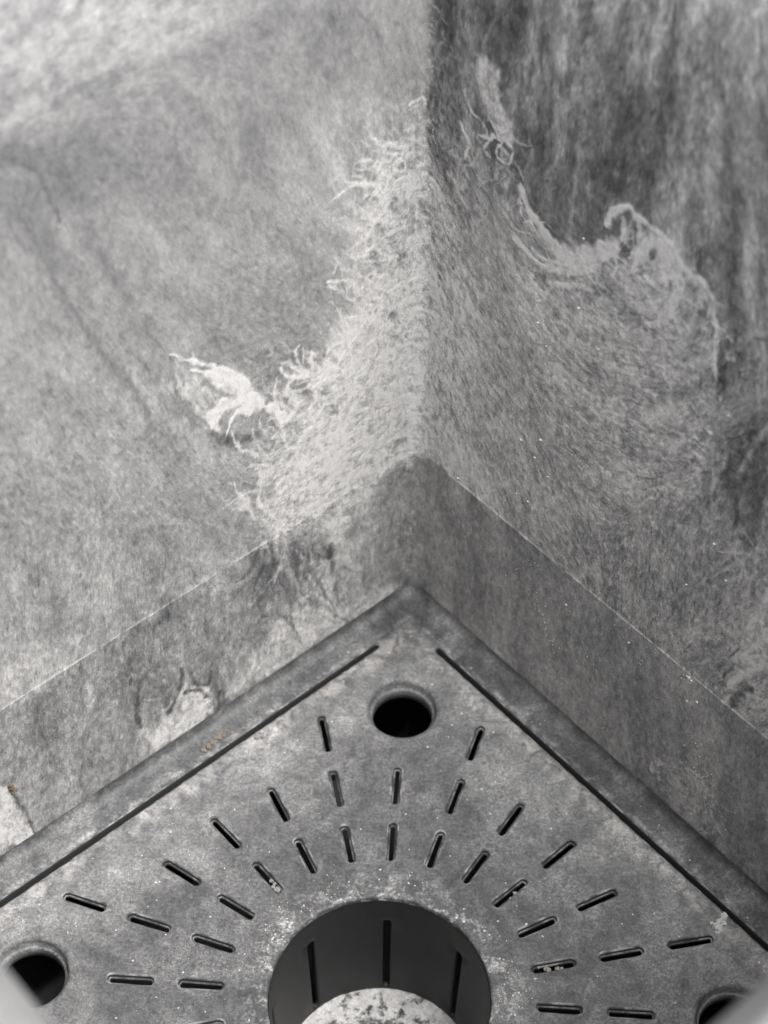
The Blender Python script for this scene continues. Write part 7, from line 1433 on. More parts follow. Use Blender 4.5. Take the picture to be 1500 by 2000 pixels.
(0.84,0.029,0.56,-0.90,[(-2.566,-0.084),(-2.627,-0.081),(-2.688,-0.082),(-2.747,-0.085),(-2.806,-0.092),(-2.862,-0.102)]),
(0.83,0.046,0.37,-0.90,[(-3.027,0.881),(-3.024,0.789),(-3.012,0.692),(-2.993,0.591),(-2.967,0.487),(-2.933,0.382)]),
(0.86,0.048,0.44,-0.90,[(-3.128,0.494),(-3.152,0.493),(-3.171,0.481),(-3.184,0.459),(-3.191,0.429),(-3.190,0.393)]),
(0.76,0.038,0.53,-0.90,[(-2.853,0.413),(-2.888,0.356),(-2.922,0.296),(-2.953,0.233),(-2.981,0.166),(-3.007,0.095)]),
(0.85,0.049,0.59,-0.90,[(-2.717,0.381),(-2.711,0.339),(-2.701,0.295),(-2.689,0.250),(-2.675,0.206),(-2.658,0.161)]),
(0.84,0.032,0.58,-0.90,[(-3.057,0.653),(-3.076,0.636),(-3.097,0.622),(-3.119,0.611),(-3.142,0.603),(-3.167,0.598)]),
(0.83,0.031,0.40,-0.90,[(-2.997,0.034),(-2.977,-0.056),(-2.947,-0.147),(-2.907,-0.238),(-2.860,-0.324),(-2.805,-0.404)]),
(0.88,0.031,0.41,-0.90,[(-2.754,0.368),(-2.796,0.312),(-2.850,0.275),(-2.913,0.258),(-2.984,0.262),(-3.059,0.288)]),
(0.93,0.026,0.52,-0.90,[(-3.002,0.400),(-3.018,0.340),(-3.019,0.265),(-3.004,0.182),(-2.975,0.096),(-2.933,0.013)]),
(0.86,0.030,0.36,-0.90,[(-2.980,0.597),(-3.004,0.590),(-3.030,0.588),(-3.057,0.590),(-3.085,0.597),(-3.114,0.608)]),
(0.90,0.042,0.39,-0.90,[(-2.699,0.449),(-2.722,0.400),(-2.753,0.361),(-2.792,0.335),(-2.837,0.322),(-2.886,0.322)]),
(0.90,0.050,0.36,-0.90,[(-2.995,0.244),(-3.014,0.159),(-3.040,0.081),(-3.072,0.010),(-3.110,-0.053),(-3.154,-0.107)]),
(0.82,0.027,0.34,-0.90,[(-3.022,0.507),(-3.074,0.488),(-3.124,0.462),(-3.170,0.430),(-3.213,0.391),(-3.252,0.346)]),
(0.91,0.025,0.54,-0.90,[(-3.146,1.034),(-3.135,0.985),(-3.131,0.939),(-3.134,0.897),(-3.144,0.860),(-3.160,0.832)]),
(0.87,0.024,0.46,-0.90,[(-3.096,0.492),(-3.076,0.386),(-3.048,0.278),(-3.012,0.167),(-2.969,0.057),(-2.918,-0.053)]),
(0.72,0.024,0.45,-0.90,[(-2.997,0.187),(-3.027,0.182),(-3.054,0.171),(-3.078,0.154),(-3.100,0.132),(-3.118,0.104)]),
(0.88,0.033,0.58,-0.90,[(-3.029,0.564),(-3.023,0.486),(-3.008,0.402),(-2.983,0.317),(-2.949,0.231),(-2.906,0.148)]),
(0.84,0.022,0.48,-0.90,[(-3.150,0.233),(-3.169,0.191),(-3.201,0.170),(-3.243,0.172),(-3.288,0.198),(-3.333,0.243)]),
(0.88,0.029,0.40,-0.90,[(-2.932,0.293),(-2.949,0.220),(-2.968,0.148),(-2.989,0.077),(-3.011,0.008),(-3.035,-0.060)]),
(0.86,0.028,0.59,-0.90,[(-3.167,0.508),(-3.156,0.415),(-3.137,0.318),(-3.111,0.219),(-3.077,0.118),(-3.037,0.018)]),
(0.88,0.043,0.55,-0.90,[(-3.000,0.074),(-3.022,0.018),(-3.052,-0.026),(-3.091,-0.055),(-3.137,-0.070),(-3.189,-0.068)]),
(0.80,0.040,0.42,-0.90,[(-2.981,0.597),(-2.995,0.528),(-3.020,0.468),(-3.052,0.420),(-3.093,0.384),(-3.141,0.362)]),
(0.94,0.022,0.56,-0.90,[(-2.839,0.195),(-2.849,0.158),(-2.864,0.127),(-2.885,0.103),(-2.909,0.088),(-2.938,0.080)]),
(0.69,0.028,0.38,-0.90,[(-2.370,0.238),(-2.346,0.159),(-2.312,0.079),(-2.268,0.004),(-2.218,-0.064),(-2.162,-0.121)]),
(0.69,0.022,0.33,-0.90,[(-2.947,0.163),(-2.948,0.086),(-2.948,0.008),(-2.948,-0.071),(-2.947,-0.151),(-2.945,-0.232)]),
(0.59,0.022,0.22,-0.90,[(-2.586,0.235),(-2.564,0.176),(-2.552,0.118),(-2.549,0.065),(-2.557,0.020),(-2.574,-0.014)]),
(0.75,0.023,0.22,-0.90,[(-2.075,0.314),(-2.013,0.262),(-1.949,0.217),(-1.886,0.181),(-1.824,0.154),(-1.763,0.137)]),
(0.83,0.031,0.33,-0.90,[(-1.867,0.248),(-1.903,0.269),(-1.939,0.292),(-1.975,0.319),(-2.011,0.349),(-2.046,0.382)]),
(0.68,0.038,0.35,-0.90,[(-3.876,0.314),(-3.861,0.233),(-3.851,0.152),(-3.844,0.073),(-3.840,-0.005),(-3.840,-0.081)]),
(0.59,0.031,0.35,-0.90,[(-3.378,0.220),(-3.395,0.204),(-3.410,0.184),(-3.422,0.162),(-3.433,0.136),(-3.441,0.107)]),
(0.71,0.032,0.32,-0.90,[(-2.419,0.288),(-2.406,0.205),(-2.384,0.119),(-2.354,0.031),(-2.317,-0.057),(-2.272,-0.143)]),
(0.68,0.036,0.35,-0.90,[(-3.361,0.665),(-3.396,0.639),(-3.438,0.626),(-3.485,0.629),(-3.535,0.646),(-3.586,0.677)]),
(0.74,0.022,0.31,-0.90,[(-2.213,0.522),(-2.232,0.510),(-2.253,0.503),(-2.275,0.499),(-2.299,0.498),(-2.323,0.501)]),
(0.69,0.024,0.22,-0.90,[(-2.680,0.177),(-2.649,0.092),(-2.619,0.006),(-2.591,-0.080),(-2.565,-0.167),(-2.541,-0.254)]),
(0.66,0.025,0.35,-0.90,[(-3.509,-0.260),(-3.485,-0.349),(-3.458,-0.438),(-3.429,-0.528),(-3.398,-0.618),(-3.363,-0.709)]),
(0.82,0.030,0.31,-0.90,[(-3.618,0.106),(-3.642,0.031),(-3.646,-0.065),(-3.627,-0.173),(-3.589,-0.285),(-3.533,-0.389)]),
(0.73,0.036,0.25,-0.90,[(-3.439,0.209),(-3.425,0.132),(-3.419,0.058),(-3.422,-0.010),(-3.432,-0.073),(-3.450,-0.127)]),
(0.64,0.023,0.30,-0.90,[(-3.489,0.341),(-3.530,0.322),(-3.567,0.295),(-3.601,0.262),(-3.631,0.222),(-3.656,0.175)]),
(0.64,0.034,0.32,-0.90,[(-3.027,0.458),(-3.047,0.395),(-3.064,0.328),(-3.077,0.257),(-3.087,0.182),(-3.093,0.104)]),
(0.68,0.032,0.35,-0.90,[(-3.359,-0.129),(-3.377,-0.182),(-3.402,-0.225),(-3.435,-0.257),(-3.473,-0.276),(-3.517,-0.282)]),
(0.65,0.026,0.32,-0.90,[(-3.524,-0.033),(-3.505,-0.084),(-3.490,-0.135),(-3.480,-0.185),(-3.473,-0.235),(-3.471,-0.282)]),
(0.66,0.029,0.35,-0.90,[(-3.351,-0.150),(-3.377,-0.223),(-3.391,-0.309),(-3.394,-0.406),(-3.386,-0.511),(-3.366,-0.622)]),
(0.61,0.036,0.34,-0.90,[(-3.166,0.042),(-3.163,-0.009),(-3.165,-0.056),(-3.175,-0.097),(-3.190,-0.130),(-3.211,-0.156)]),
(0.71,0.036,0.26,-0.90,[(-1.635,0.239),(-1.628,0.136),(-1.633,0.042),(-1.651,-0.042),(-1.681,-0.112),(-1.722,-0.169)]),
(0.64,0.031,0.34,-0.90,[(-2.967,0.078),(-2.953,-0.010),(-2.923,-0.101),(-2.878,-0.188),(-2.823,-0.264),(-2.761,-0.323)]),
(0.78,0.029,0.33,-0.90,[(-3.005,0.114),(-3.033,0.051),(-3.060,-0.013),(-3.088,-0.076),(-3.116,-0.140),(-3.144,-0.204)]),
(0.65,0.037,0.32,-0.90,[(-2.091,0.123),(-2.091,0.081),(-2.101,0.048),(-2.120,0.026),(-2.146,0.017),(-2.177,0.022)]),
(0.83,0.013,0.47,-0.90,[(4.266,0.349),(4.288,0.354),(4.309,0.358),(4.330,0.363),(4.351,0.367),(4.372,0.372)]),
(0.85,0.021,0.28,-0.90,[(3.992,0.251),(4.012,0.250),(4.030,0.245),(4.046,0.234),(4.059,0.217),(4.069,0.196)]),
(0.86,0.021,0.37,-0.90,[(4.280,0.502),(4.323,0.509),(4.365,0.512),(4.405,0.509),(4.443,0.501),(4.480,0.489)]),
(0.75,0.013,0.46,-0.90,[(3.619,0.497),(3.663,0.497),(3.709,0.506),(3.757,0.522),(3.806,0.545),(3.856,0.575)]),
(0.79,0.022,0.48,-0.90,[(3.836,0.519),(3.864,0.483),(3.898,0.460),(3.938,0.449),(3.982,0.451),(4.030,0.466)]),
(0.94,0.016,0.32,-0.90,[(3.966,0.752),(3.987,0.739),(4.006,0.720),(4.021,0.696),(4.033,0.667),(4.042,0.634)]),
(0.84,0.025,0.47,-0.90,[(3.476,0.569),(3.517,0.579),(3.557,0.584),(3.596,0.585),(3.633,0.580),(3.668,0.571)]),
(0.87,0.017,0.39,-0.90,[(3.900,0.670),(3.935,0.663),(3.978,0.685),(4.021,0.732),(4.054,0.794),(4.071,0.860)]),
(0.82,0.019,0.36,-0.90,[(3.767,0.488),(3.799,0.469),(3.842,0.477),(3.888,0.511),(3.931,0.565),(3.965,0.631)]),
(0.87,0.016,0.49,-0.90,[(3.577,0.144),(3.590,0.120),(3.609,0.107),(3.634,0.105),(3.662,0.115),(3.691,0.135)]),
(0.90,0.023,0.35,-0.90,[(3.607,0.086),(3.595,0.012),(3.593,-0.055),(3.602,-0.112),(3.621,-0.158),(3.650,-0.188)]),
(0.83,0.013,0.43,-0.90,[(4.125,0.605),(4.104,0.547),(4.078,0.489),(4.048,0.435),(4.014,0.384),(3.977,0.339)]),
(0.79,0.016,0.48,-0.90,[(4.014,-0.128),(4.045,-0.146),(4.078,-0.156),(4.114,-0.160),(4.152,-0.158),(4.192,-0.149)]),
(0.78,0.018,0.34,-0.90,[(3.850,0.373),(3.903,0.392),(3.954,0.401),(4.002,0.402),(4.047,0.393),(4.088,0.375)]),
(0.93,0.016,0.48,-0.90,[(3.946,0.722),(3.961,0.680),(3.961,0.623),(3.948,0.559),(3.922,0.493),(3.886,0.434)]),
(0.79,0.023,0.37,-0.90,[(3.960,0.068),(4.004,0.056),(4.048,0.041),(4.090,0.023),(4.132,0.004),(4.172,-0.017)]),
(0.80,0.020,0.39,-0.90,[(3.542,0.471),(3.546,0.406),(3.565,0.359),(3.600,0.335),(3.645,0.336),(3.696,0.363)]),
(0.89,0.024,0.35,-0.90,[(3.679,0.547),(3.711,0.522),(3.720,0.465),(3.705,0.390),(3.669,0.316),(3.620,0.261)]),
(0.92,0.018,0.37,-0.90,[(3.875,0.198),(3.875,0.152),(3.880,0.110),(3.891,0.074),(3.907,0.045),(3.928,0.025)]),
(0.88,0.017,0.40,-0.90,[(3.963,-0.090),(3.985,-0.119),(4.009,-0.144),(4.035,-0.166),(4.062,-0.184),(4.092,-0.199)]),
(0.81,0.019,0.33,-0.90,[(3.811,0.316),(3.840,0.287),(3.876,0.272),(3.917,0.273),(3.962,0.288),(4.009,0.318)]),
(0.82,0.023,0.43,-0.90,[(3.464,0.314),(3.503,0.344),(3.540,0.383),(3.576,0.428),(3.608,0.480),(3.636,0.535)]),
(0.96,0.025,0.40,-0.90,[(4.234,0.725),(4.266,0.706),(4.306,0.710),(4.349,0.736),(4.392,0.780),(4.429,0.838)]),
(0.84,0.024,0.49,-0.90,[(3.683,0.552),(3.698,0.530),(3.713,0.508),(3.726,0.484),(3.740,0.460),(3.752,0.435)])]
WALL_GRAINS = [(1.738,1.188,0.0134),(1.923,1.084,0.0077),(1.782,1.082,0.0054),(1.990,0.957,0.0060),(1.987,0.972,0.0058),(1.744,1.203,0.0053),(1.742,1.319,0.0111),(1.737,1.406,0.0146),(1.788,1.196,0.0134),(1.638,1.357,0.0067),(2.059,0.967,0.0074),(1.690,1.349,0.0082),(1.884,0.987,0.0051),(1.846,1.053,0.0057),(2.031,1.038,0.0075),(1.849,0.979,0.0065),(1.861,1.019,0.0051),(2.007,0.955,0.0122),(1.928,1.106,0.0051),(1.892,1.014,0.0114),(1.635,1.366,0.0099),(1.843,1.190,0.0140),(1.825,1.062,0.0052),(1.904,1.047,0.0142),(2.006,0.911,0.0099),(1.961,0.911,0.0052),(1.726,1.240,0.0115),(1.715,1.371,0.0058),(1.643,1.304,0.0115),(1.741,1.290,0.0115),(1.892,0.972,0.0060),(2.000,0.967,0.0073),(1.808,0.832,0.0129),(1.929,1.199,0.0078),(2.077,0.822,0.0055),(1.932,0.978,0.0148),(1.657,1.229,0.0061),(1.941,1.306,0.0058),(1.661,1.256,0.0061),(2.003,0.910,0.0091),(2.011,0.904,0.0087),(1.851,1.097,0.0060),(1.751,1.222,0.0051),(1.710,1.254,0.0063),(1.920,0.954,0.0054),(2.041,0.821,0.0092),(1.880,1.109,0.0147),(1.958,0.925,0.0136),(2.083,0.898,0.0053),(1.967,0.919,0.0067),(1.608,1.321,0.0105),(1.914,0.951,0.0142),(1.729,1.041,0.0105),(1.773,1.228,0.0053),(1.725,1.163,0.0056),(2.098,0.939,0.0128),(2.018,0.987,0.0115),(1.758,1.249,0.0058),(1.863,1.328,0.0147),(1.904,0.969,0.0073),(2.477,1.216,0.0053),(2.436,1.256,0.0062),(2.409,1.177,0.0066),(2.442,1.049,0.0051),(2.454,1.156,0.0104),(2.440,1.230,0.0065),(2.578,1.116,0.0060),(2.410,1.131,0.0051),(2.507,1.025,0.0051),(2.381,1.190,0.0058),(2.439,1.152,0.0057),(2.569,1.057,0.0091),(2.511,1.077,0.0067),(2.455,1.136,0.0111),(2.457,1.183,0.0054),(2.544,1.109,0.0106),(2.428,1.168,0.0084),(2.425,1.136,0.0096),(2.477,1.187,0.0069),(2.463,1.141,0.0051),(1.969,0.423,0.0053),(1.958,0.524,0.0101),(2.174,0.420,0.0113),(2.123,0.426,0.0071),(2.158,0.474,0.0060),(2.000,0.460,0.0102),(2.189,0.626,0.0121),(2.095,0.387,0.0123),(2.034,0.439,0.0086),(2.166,0.482,0.0053),(1.962,0.547,0.0056),(1.952,0.460,0.0068),(2.092,0.417,0.0054),(2.065,0.570,0.0066),(2.112,0.474,0.0051),(2.138,0.491,0.0056),(2.169,0.494,0.0087),(1.881,0.314,0.0051),(2.029,0.460,0.0124),(2.057,0.412,0.0051),(2.123,0.578,0.0081),(2.111,0.460,0.0054),(2.001,0.483,0.0056),(2.040,0.440,0.0061),(2.113,0.488,0.0061),(1.896,0.402,0.0082),(2.111,0.453,0.0063),(2.030,0.566,0.0093),(2.075,0.487,0.0120),(1.992,0.442,0.0054),(4.077,0.995,0.0119),(4.097,0.725,0.0043),(4.105,0.933,0.0086),(3.870,1.324,0.0046),(4.121,0.552,0.0115),(3.794,1.054,0.0055),(3.863,1.005,0.0054),(3.907,0.968,0.0095),(4.036,0.740,0.0070),(3.839,1.211,0.0075),(4.070,0.640,0.0056),(4.191,0.755,0.0048),(4.060,0.825,0.0047),(4.071,1.174,0.0065),(4.017,0.773,0.0044),(4.019,1.163,0.0064),(4.184,0.403,0.0043),(4.120,0.305,0.0088),(3.992,0.884,0.0055),(3.920,0.775,0.0088),(3.992,0.861,0.0070),(3.884,0.810,0.0086),(4.154,0.721,0.0062),(4.075,0.943,0.0078),(3.917,1.091,0.0131),(4.134,0.690,0.0044),(3.872,0.831,0.0067),(3.798,0.997,0.0074),(3.911,1.254,0.0094),(4.111,0.645,0.0122),(4.041,1.127,0.0070),(3.991,1.147,0.0069),(3.903,0.871,0.0094),(3.821,0.783,0.0111),(3.945,1.038,0.0046),(3.842,1.212,0.0126),(4.109,0.806,0.0043),(4.240,0.613,0.0077),(4.054,1.278,0.0078),(4.099,0.544,0.0061),(4.132,0.769,0.0068),(3.961,0.778,0.0059),(3.726,1.069,0.0130),(3.862,1.190,0.0133),(4.019,1.150,0.0047),(4.043,0.870,0.0120),(4.138,0.868,0.0054),(4.014,1.415,0.0102),(4.062,1.039,0.0080),(3.965,0.970,0.0108),(4.087,0.449,0.0082),(3.932,0.965,0.0052),(3.970,1.063,0.0060),(4.022,0.844,0.0052),(3.985,0.771,0.0043),(3.917,0.617,0.0056),(3.860,1.059,0.0050),(3.849,1.123,0.0047),(4.128,0.971,0.0067),(4.028,0.917,0.0126),(4.046,1.236,0.0079),(3.880,0.834,0.0093),(3.905,1.165,0.0078),(4.046,0.900,0.0046),(3.995,0.884,0.0120),(4.121,0.741,0.0047),(4.040,0.375,0.0048),(3.899,0.976,0.0055),(3.924,1.119,0.0054),(4.104,0.481,0.0043),(4.056,0.672,0.0069),(4.276,0.584,0.0117),(3.714,0.817,0.0128),(3.941,0.846,0.0064),(3.871,1.276,0.0087),(4.113,0.467,0.0087),(3.791,0.973,0.0050),(4.315,0.682,0.0045),(4.040,0.948,0.0094),(4.137,0.572,0.0100),(4.110,0.497,0.0050),(3.968,0.840,0.0098),(4.115,0.877,0.0127),(4.066,0.643,0.0128),(3.990,0.852,0.0102),(3.850,1.124,0.0091),(3.864,1.121,0.0101),(4.351,0.458,0.0123),(4.143,0.603,0.0135),(4.105,0.596,0.0105),(3.065,1.621,0.0044),(3.069,1.602,0.0047),(3.098,1.668,0.0089),(3.116,1.656,0.0078),(3.054,1.588,0.0068),(3.091,1.602,0.0126),(3.089,1.596,0.0055),(3.076,1.609,0.0102),(3.066,1.669,0.0044),(3.044,1.532,0.0053),(3.105,1.667,0.0121),(3.110,1.518,0.0043),(0.014,-0.169,0.0044),(3.489,1.494,0.0043),(1.017,3.428,0.0062),(1.350,2.860,0.0072),(3.246,2.418,0.0096),(4.253,3.767,0.0083),(2.525,2.309,0.0100),(2.521,1.792,0.0074),(0.744,2.494,0.0064),(0.778,0.684,0.0058),(4.629,1.303,0.0065),(0.829,0.831,0.0109),(1.513,3.014,0.0059),(4.300,2.180,0.0044),(4.147,3.216,0.0052),(4.368,1.240,0.0048),(1.458,1.650,0.0043),(2.676,1.458,0.0073),(2.407,1.193,0.0059),(2.451,2.100,0.0119),(4.671,0.926,0.0084),(2.327,3.613,0.0050),(3.738,0.630,0.0043),(3.627,2.859,0.0067),(3.980,2.198,0.0099),(5.318,3.425,0.0065),(1.326,2.082,0.0061),(2.635,2.889,0.0077),(3.850,3.299,0.0066),(2.715,0.155,0.0081),(5.074,1.682,0.0046),(3.407,3.044,0.0098),(2.383,2.225,0.0048),(1.674,0.695,0.0056),(1.059,1.990,0.0051),(0.896,4.099,0.0118),(0.582,0.677,0.0050),(5.109,2.224,0.0114),(2.224,1.447,0.0060),(1.803,2.478,0.0046),(2.420,2.210,0.0043),(2.430,2.358,0.0107),(3.584,1.093,0.0093),(3.102,2.988,0.0091),(1.329,0.474,0.0088),(2.773,1.081,0.0087),(2.610,2.730,0.0078),(5.129,1.589,0.0109),(1.976,1.519,0.0100),(4.835,2.145,0.0046),(2.669,2.530,0.0054),(2.661,3.128,0.0063),(4.663,1.826,0.0056),(2.173,1.521,0.0092),(3.319,1.063,0.0097),(4.390,1.178,0.0090),(2.881,3.002,0.0105),(0.666,2.889,0.0044),(3.835,0.418,0.0109),(4.740,1.265,0.0113),(3.874,0.890,0.0110),(4.521,2.374,0.0044),(3.238,2.553,0.0095),(0.686,-0.969,0.0048),(2.648,3.015,0.0081),(3.887,0.249,0.0044),(2.725,1.812,0.0106),(3.312,0.930,0.0044),(2.260,2.256,0.0072),(4.183,1.094,0.0045),(3.781,0.884,0.0091),(4.305,2.491,0.0043),(2.127,2.329,0.0069),(3.270,1.542,0.0046),(2.784,2.475,0.0043),(0.000,-0.366,0.0047),(3.946,0.862,0.0113),(1.096,0.783,0.0045),(2.697,1.399,0.0091),(3.989,2.277,0.0046),(2.355,2.416,0.0076),(2.498,2.791,0.0089),(2.579,2.105,0.0102),(1.319,2.192,0.0113),(4.900,0.679,0.0117),(4.032,2.514,0.0071),(1.913,0.459,0.0043),(1.597,-1.226,0.0100),(3.549,2.707,0.0079),(2.852,1.751,0.0084),(1.397,2.510,0.0075),(2.901,1.929,0.0045),(2.599,1.948,0.0074),(1.853,0.203,0.0056),(2.532,2.258,0.0053),(0.481,2.826,0.0100),(1.933,1.047,0.0083),(1.757,1.660,0.0063),(4.954,1.848,0.0079),(1.796,2.321,0.0057),(1.360,2.201,0.0077),(1.264,2.934,0.0068),(0.000,1.119,0.0110),(4.516,2.766,0.0062),(1.272,0.432,0.0075),(3.570,0.841,0.0060),(4.132,1.738,0.0044),(0.207,3.263,0.0114),(1.823,1.317,0.0047),(1.615,0.334,0.0057),(2.945,2.241,0.0043),(3.466,1.745,0.0043),(1.986,0.670,0.0097),(4.118,2.288,0.0047),(1.424,2.980,0.0044),(2.743,2.651,0.0112),(4.757,1.260,0.0078),(3.784,2.928,0.0117),(1.245,2.296,0.0098),(0.770,1.228,0.0048),(3.741,1.666,0.0105),(5.719,2.511,0.0050),(2.613,2.884,0.0117),(2.101,1.490,0.0076),(3.552,0.445,0.0058),(2.982,3.116,0.0058),(2.880,0.318,0.0056),(3.469,1.659,0.0076),(1.717,1.759,0.0100),(4.818,2.562,0.0082),(2.328,2.640,0.0100),(3.667,3.999,0.0071),(2.608,2.095,0.0050),(1.865,1.945,0.0043),(1.557,1.683,0.0063),(3.347,0.731,0.0089),(1.473,0.390,0.0043),(1.325,0.541,0.0083),(2.950,1.804,0.0079),(1.842,0.619,0.0047),(3.949,2.718,0.0084),(3.322,2.639,0.0058),(3.975,3.059,0.0089),(3.909,2.685,0.0091),(2.040,1.606,0.0087),(3.388,2.246,0.0094),(2.763,0.387,0.0103),(2.105,1.892,0.0101),(3.267,2.379,0.0081),(4.292,0.661,0.0045),(4.802,2.779,0.0043),(2.854,-0.478,0.0089),(3.898,0.870,0.0043),(4.700,0.118,0.0049),(2.967,3.210,0.0050),(1.067,2.930,0.0108),(2.450,2.332,0.0100),(2.962,3.349,0.0054),(3.862,3.010,0.0095),(2.942,0.145,0.0071),(2.102,1.908,0.0065),(3.909,3.040,0.0052),(3.452,1.090,0.0056),(0.803,2.269,0.0046),(1.963,1.338,0.0056),(1.730,2.624,0.0071),(3.590,1.596,0.0044),(1.035,1.940,0.0043),(3.931,3.570,0.0052),(1.409,2.243,0.0044),(3.154,1.845,0.0043),(1.446,2.814,0.0112),(3.943,1.882,0.0043),(3.208,2.920,0.0061),(2.706,2.521,0.0114),(3.447,-0.492,0.0043),(3.229,1.932,0.0115),(2.318,1.841,0.0100),(0.000,1.070,0.0076),(5.014,2.094,0.0102),(1.866,3.303,0.0050),(0.000,0.544,0.0044),(3.542,2.536,0.0057),(2.698,2.309,0.0094),(4.939,1.859,0.0055),(4.207,1.809,0.0052),(1.212,1.893,0.0082),(1.203,3.028,0.0063),(1.408,2.643,0.0074),(3.989,1.040,0.0083),(3.324,1.355,0.0093),(3.147,2.668,0.0099),(2.868,2.411,0.0064),(3.149,1.529,0.0055),(1.988,1.731,0.0079),(1.631,2.903,0.0067),(1.678,1.769,0.0090),(1.483,2.656,0.0052),(3.546,1.941,0.0044),(1.048,2.146,0.0049),(2.757,1.898,0.0098),(1.461,1.499,0.0099),(3.879,1.689,0.0043),(1.166,2.740,0.0045),(0.951,1.725,0.0093),(1.436,1.476,0.0081),(3.967,3.545,0.0064),(3.798,-1.597,0.0063),(1.140,2.494,0.0057),(4.216,1.574,0.0090),(0.132,-0.712,0.0043),(0.499,2.373,0.0085),(0.973,2.159,0.0072),(1.216,1.860,0.0043),(1.363,3.057,0.0043),(1.807,2.586,0.0059),(2.196,2.481,0.0091),(2.409,2.266,0.0074),(0.762,2.048,0.0047),(1.584,1.491,0.0062),(2.248,3.586,0.0122),(3.307,5.265,0.0057),(0.000,1.548,0.0043),(1.506,3.816,0.0115),(3.637,3.675,0.0064),(2.675,3.317,0.0044),(2.556,3.089,0.0091),(2.694,3.123,0.0054),(1.651,4.100,0.0065),(2.813,4.442,0.0062),(3.044,2.761,0.0043),(0.361,1.634,0.0091),(2.049,2.281,0.0064),(1.314,4.646,0.0045),(1.820,3.514,0.0105),(0.067,2.389,0.0126),(1.650,3.216,0.0084),(3.574,4.349,0.0108),(0.592,2.218,0.0100),(0.000,2.006,0.0134),(1.216,4.451,0.0086),(1.145,3.574,0.0043),(1.665,3.688,0.0044),(0.174,2.958,0.0095),(1.996,3.369,0.0118),(3.149,2.798,0.0043),(0.466,3.171,0.0097),(0.172,3.314,0.0095),(0.787,3.227,0.0066),(0.986,2.207,0.0055),(2.559,3.511,0.0071),(1.616,2.716,0.0049),(1.033,2.763,0.0107),(1.897,4.472,0.0049),(0.188,2.265,0.0049),(1.612,3.217,0.0046),(2.731,4.821,0.0059),(0.800,1.666,0.0080),(2.364,3.405,0.0064),(1.870,4.381,0.0048),(1.154,3.295,0.0044),(2.578,3.308,0.0070),(1.183,2.991,0.0135),(2.617,4.435,0.0049),(0.978,3.456,0.0065),(1.917,3.357,0.0097),(1.843,4.247,0.0054),(2.508,5.010,0.0049),(2.583,1.902,0.0047),(2.310,3.816,0.0123),(1.150,3.238,0.0092),(2.688,3.051,0.0044),(2.149,1.758,0.0052),(1.308,2.687,0.0087),(1.447,2.658,0.0047),(0.464,3.476,0.0089),(3.651,3.572,0.0117),(0.293,3.028,0.0130),(1.574,5.031,0.0050),(2.590,2.593,0.0099),(1.786,2.907,0.0099),(0.000,3.056,0.0061),(1.073,4.157,0.0112),(2.669,4.322,0.0072),(0.000,1.749,0.0101),(0.000,1.075,0.0053),(1.832,4.754,0.0046),(0.846,2.628,0.0106),(2.711,3.094,0.0078),(1.204,3.050,0.0049),(1.407,3.953,0.0048),(0.017,2.917,0.0052),(0.397,3.500,0.0120),(1.076,2.837,0.0081),(1.602,2.762,0.0043),(1.414,2.967,0.0043),(1.724,2.482,0.0080),(0.750,2.265,0.0059),(3.214,3.757,0.0043),(1.313,1.291,0.0097),(1.970,3.474,0.0130),(1.616,3.779,0.0043),(0.821,2.442,0.0112),(0.387,3.232,0.0124),(2.009,4.514,0.0049),(1.447,2.715,0.0074),(3.071,4.207,0.0105),(2.846,3.665,0.0067),(1.368,2.905,0.0081),(1.431,3.642,0.0043),(1.581,1.746,0.0049),(1.637,1.840,0.0043),(1.663,1.803,0.0046),(1.488,1.528,0.0074),(1.539,1.576,0.0076),(1.517,1.484,0.0058),(1.520,1.472,0.0044),(1.530,1.660,0.0112),(1.597,1.732,0.0085),(1.627,1.693,0.0126),(1.460,1.439,0.0082),(1.572,1.662,0.0066),(3.623,1.918,0.0104),(3.614,1.949,0.0090),(3.689,2.010,0.0085),(3.630,1.919,0.0089),(3.645,1.916,0.0108),(3.602,1.864,0.0172),(3.579,1.910,0.0123),(3.638,1.908,0.0102),(3.643,1.932,0.0098),(3.561,1.848,0.0132),(3.615,1.927,0.0191),(3.589,1.826,0.0117),(3.671,1.878,0.0110),(3.660,1.874,0.0184),(1.609,3.262,0.0421),(1.372,3.089,0.0374),(1.560,3.010,0.0281),(1.744,2.910,0.0281),(1.519,2.432,0.0328),(1.368,2.420,0.0234),(2.122,1.572,0.0281),(3.650,3.601,0.0281),(1.904,4.925,0.0328),(1.458,4.486,0.0281),(1.577,4.303,0.0281),(2.163,4.666,0.0281),(3.643,1.934,0.0515),(3.677,1.918,0.0421),(3.833,3.317,0.0281),(3.445,2.943,0.0281),(0.575,2.014,0.0374),(1.164,4.804,0.0281),(2.919,1.751,0.0281),(1.163,5.527,0.0281),(1.877,5.607,0.0328),(3.662,1.633,0.0281),(3.772,1.722,0.0328)]
MARKS = [(-0.005,3.970,0.085),(-0.363,2.593,0.085),(-1.653,2.274,0.085),(-2.305,1.595,0.085),(2.507,2.125,0.085)]

# ------------------------------------------------------------------ paleness field on a regular grid
STEP = 0.0106
S_MAX = 5.2
cols = np.arange(-S_MAX, S_MAX + STEP / 2, STEP)
rows = np.arange(0.0, H_WALL + STEP / 2, STEP)
H_WALL = float(rows[-1])
SS, ZZ = np.meshgrid(cols, rows)
NR, NC = SS.shape


def upsample(F, k):
    yy, xx = np.meshgrid(np.arange(NR) / k, np.arange(NC) / k, indexing='ij')
    return bil(F, xx, yy)


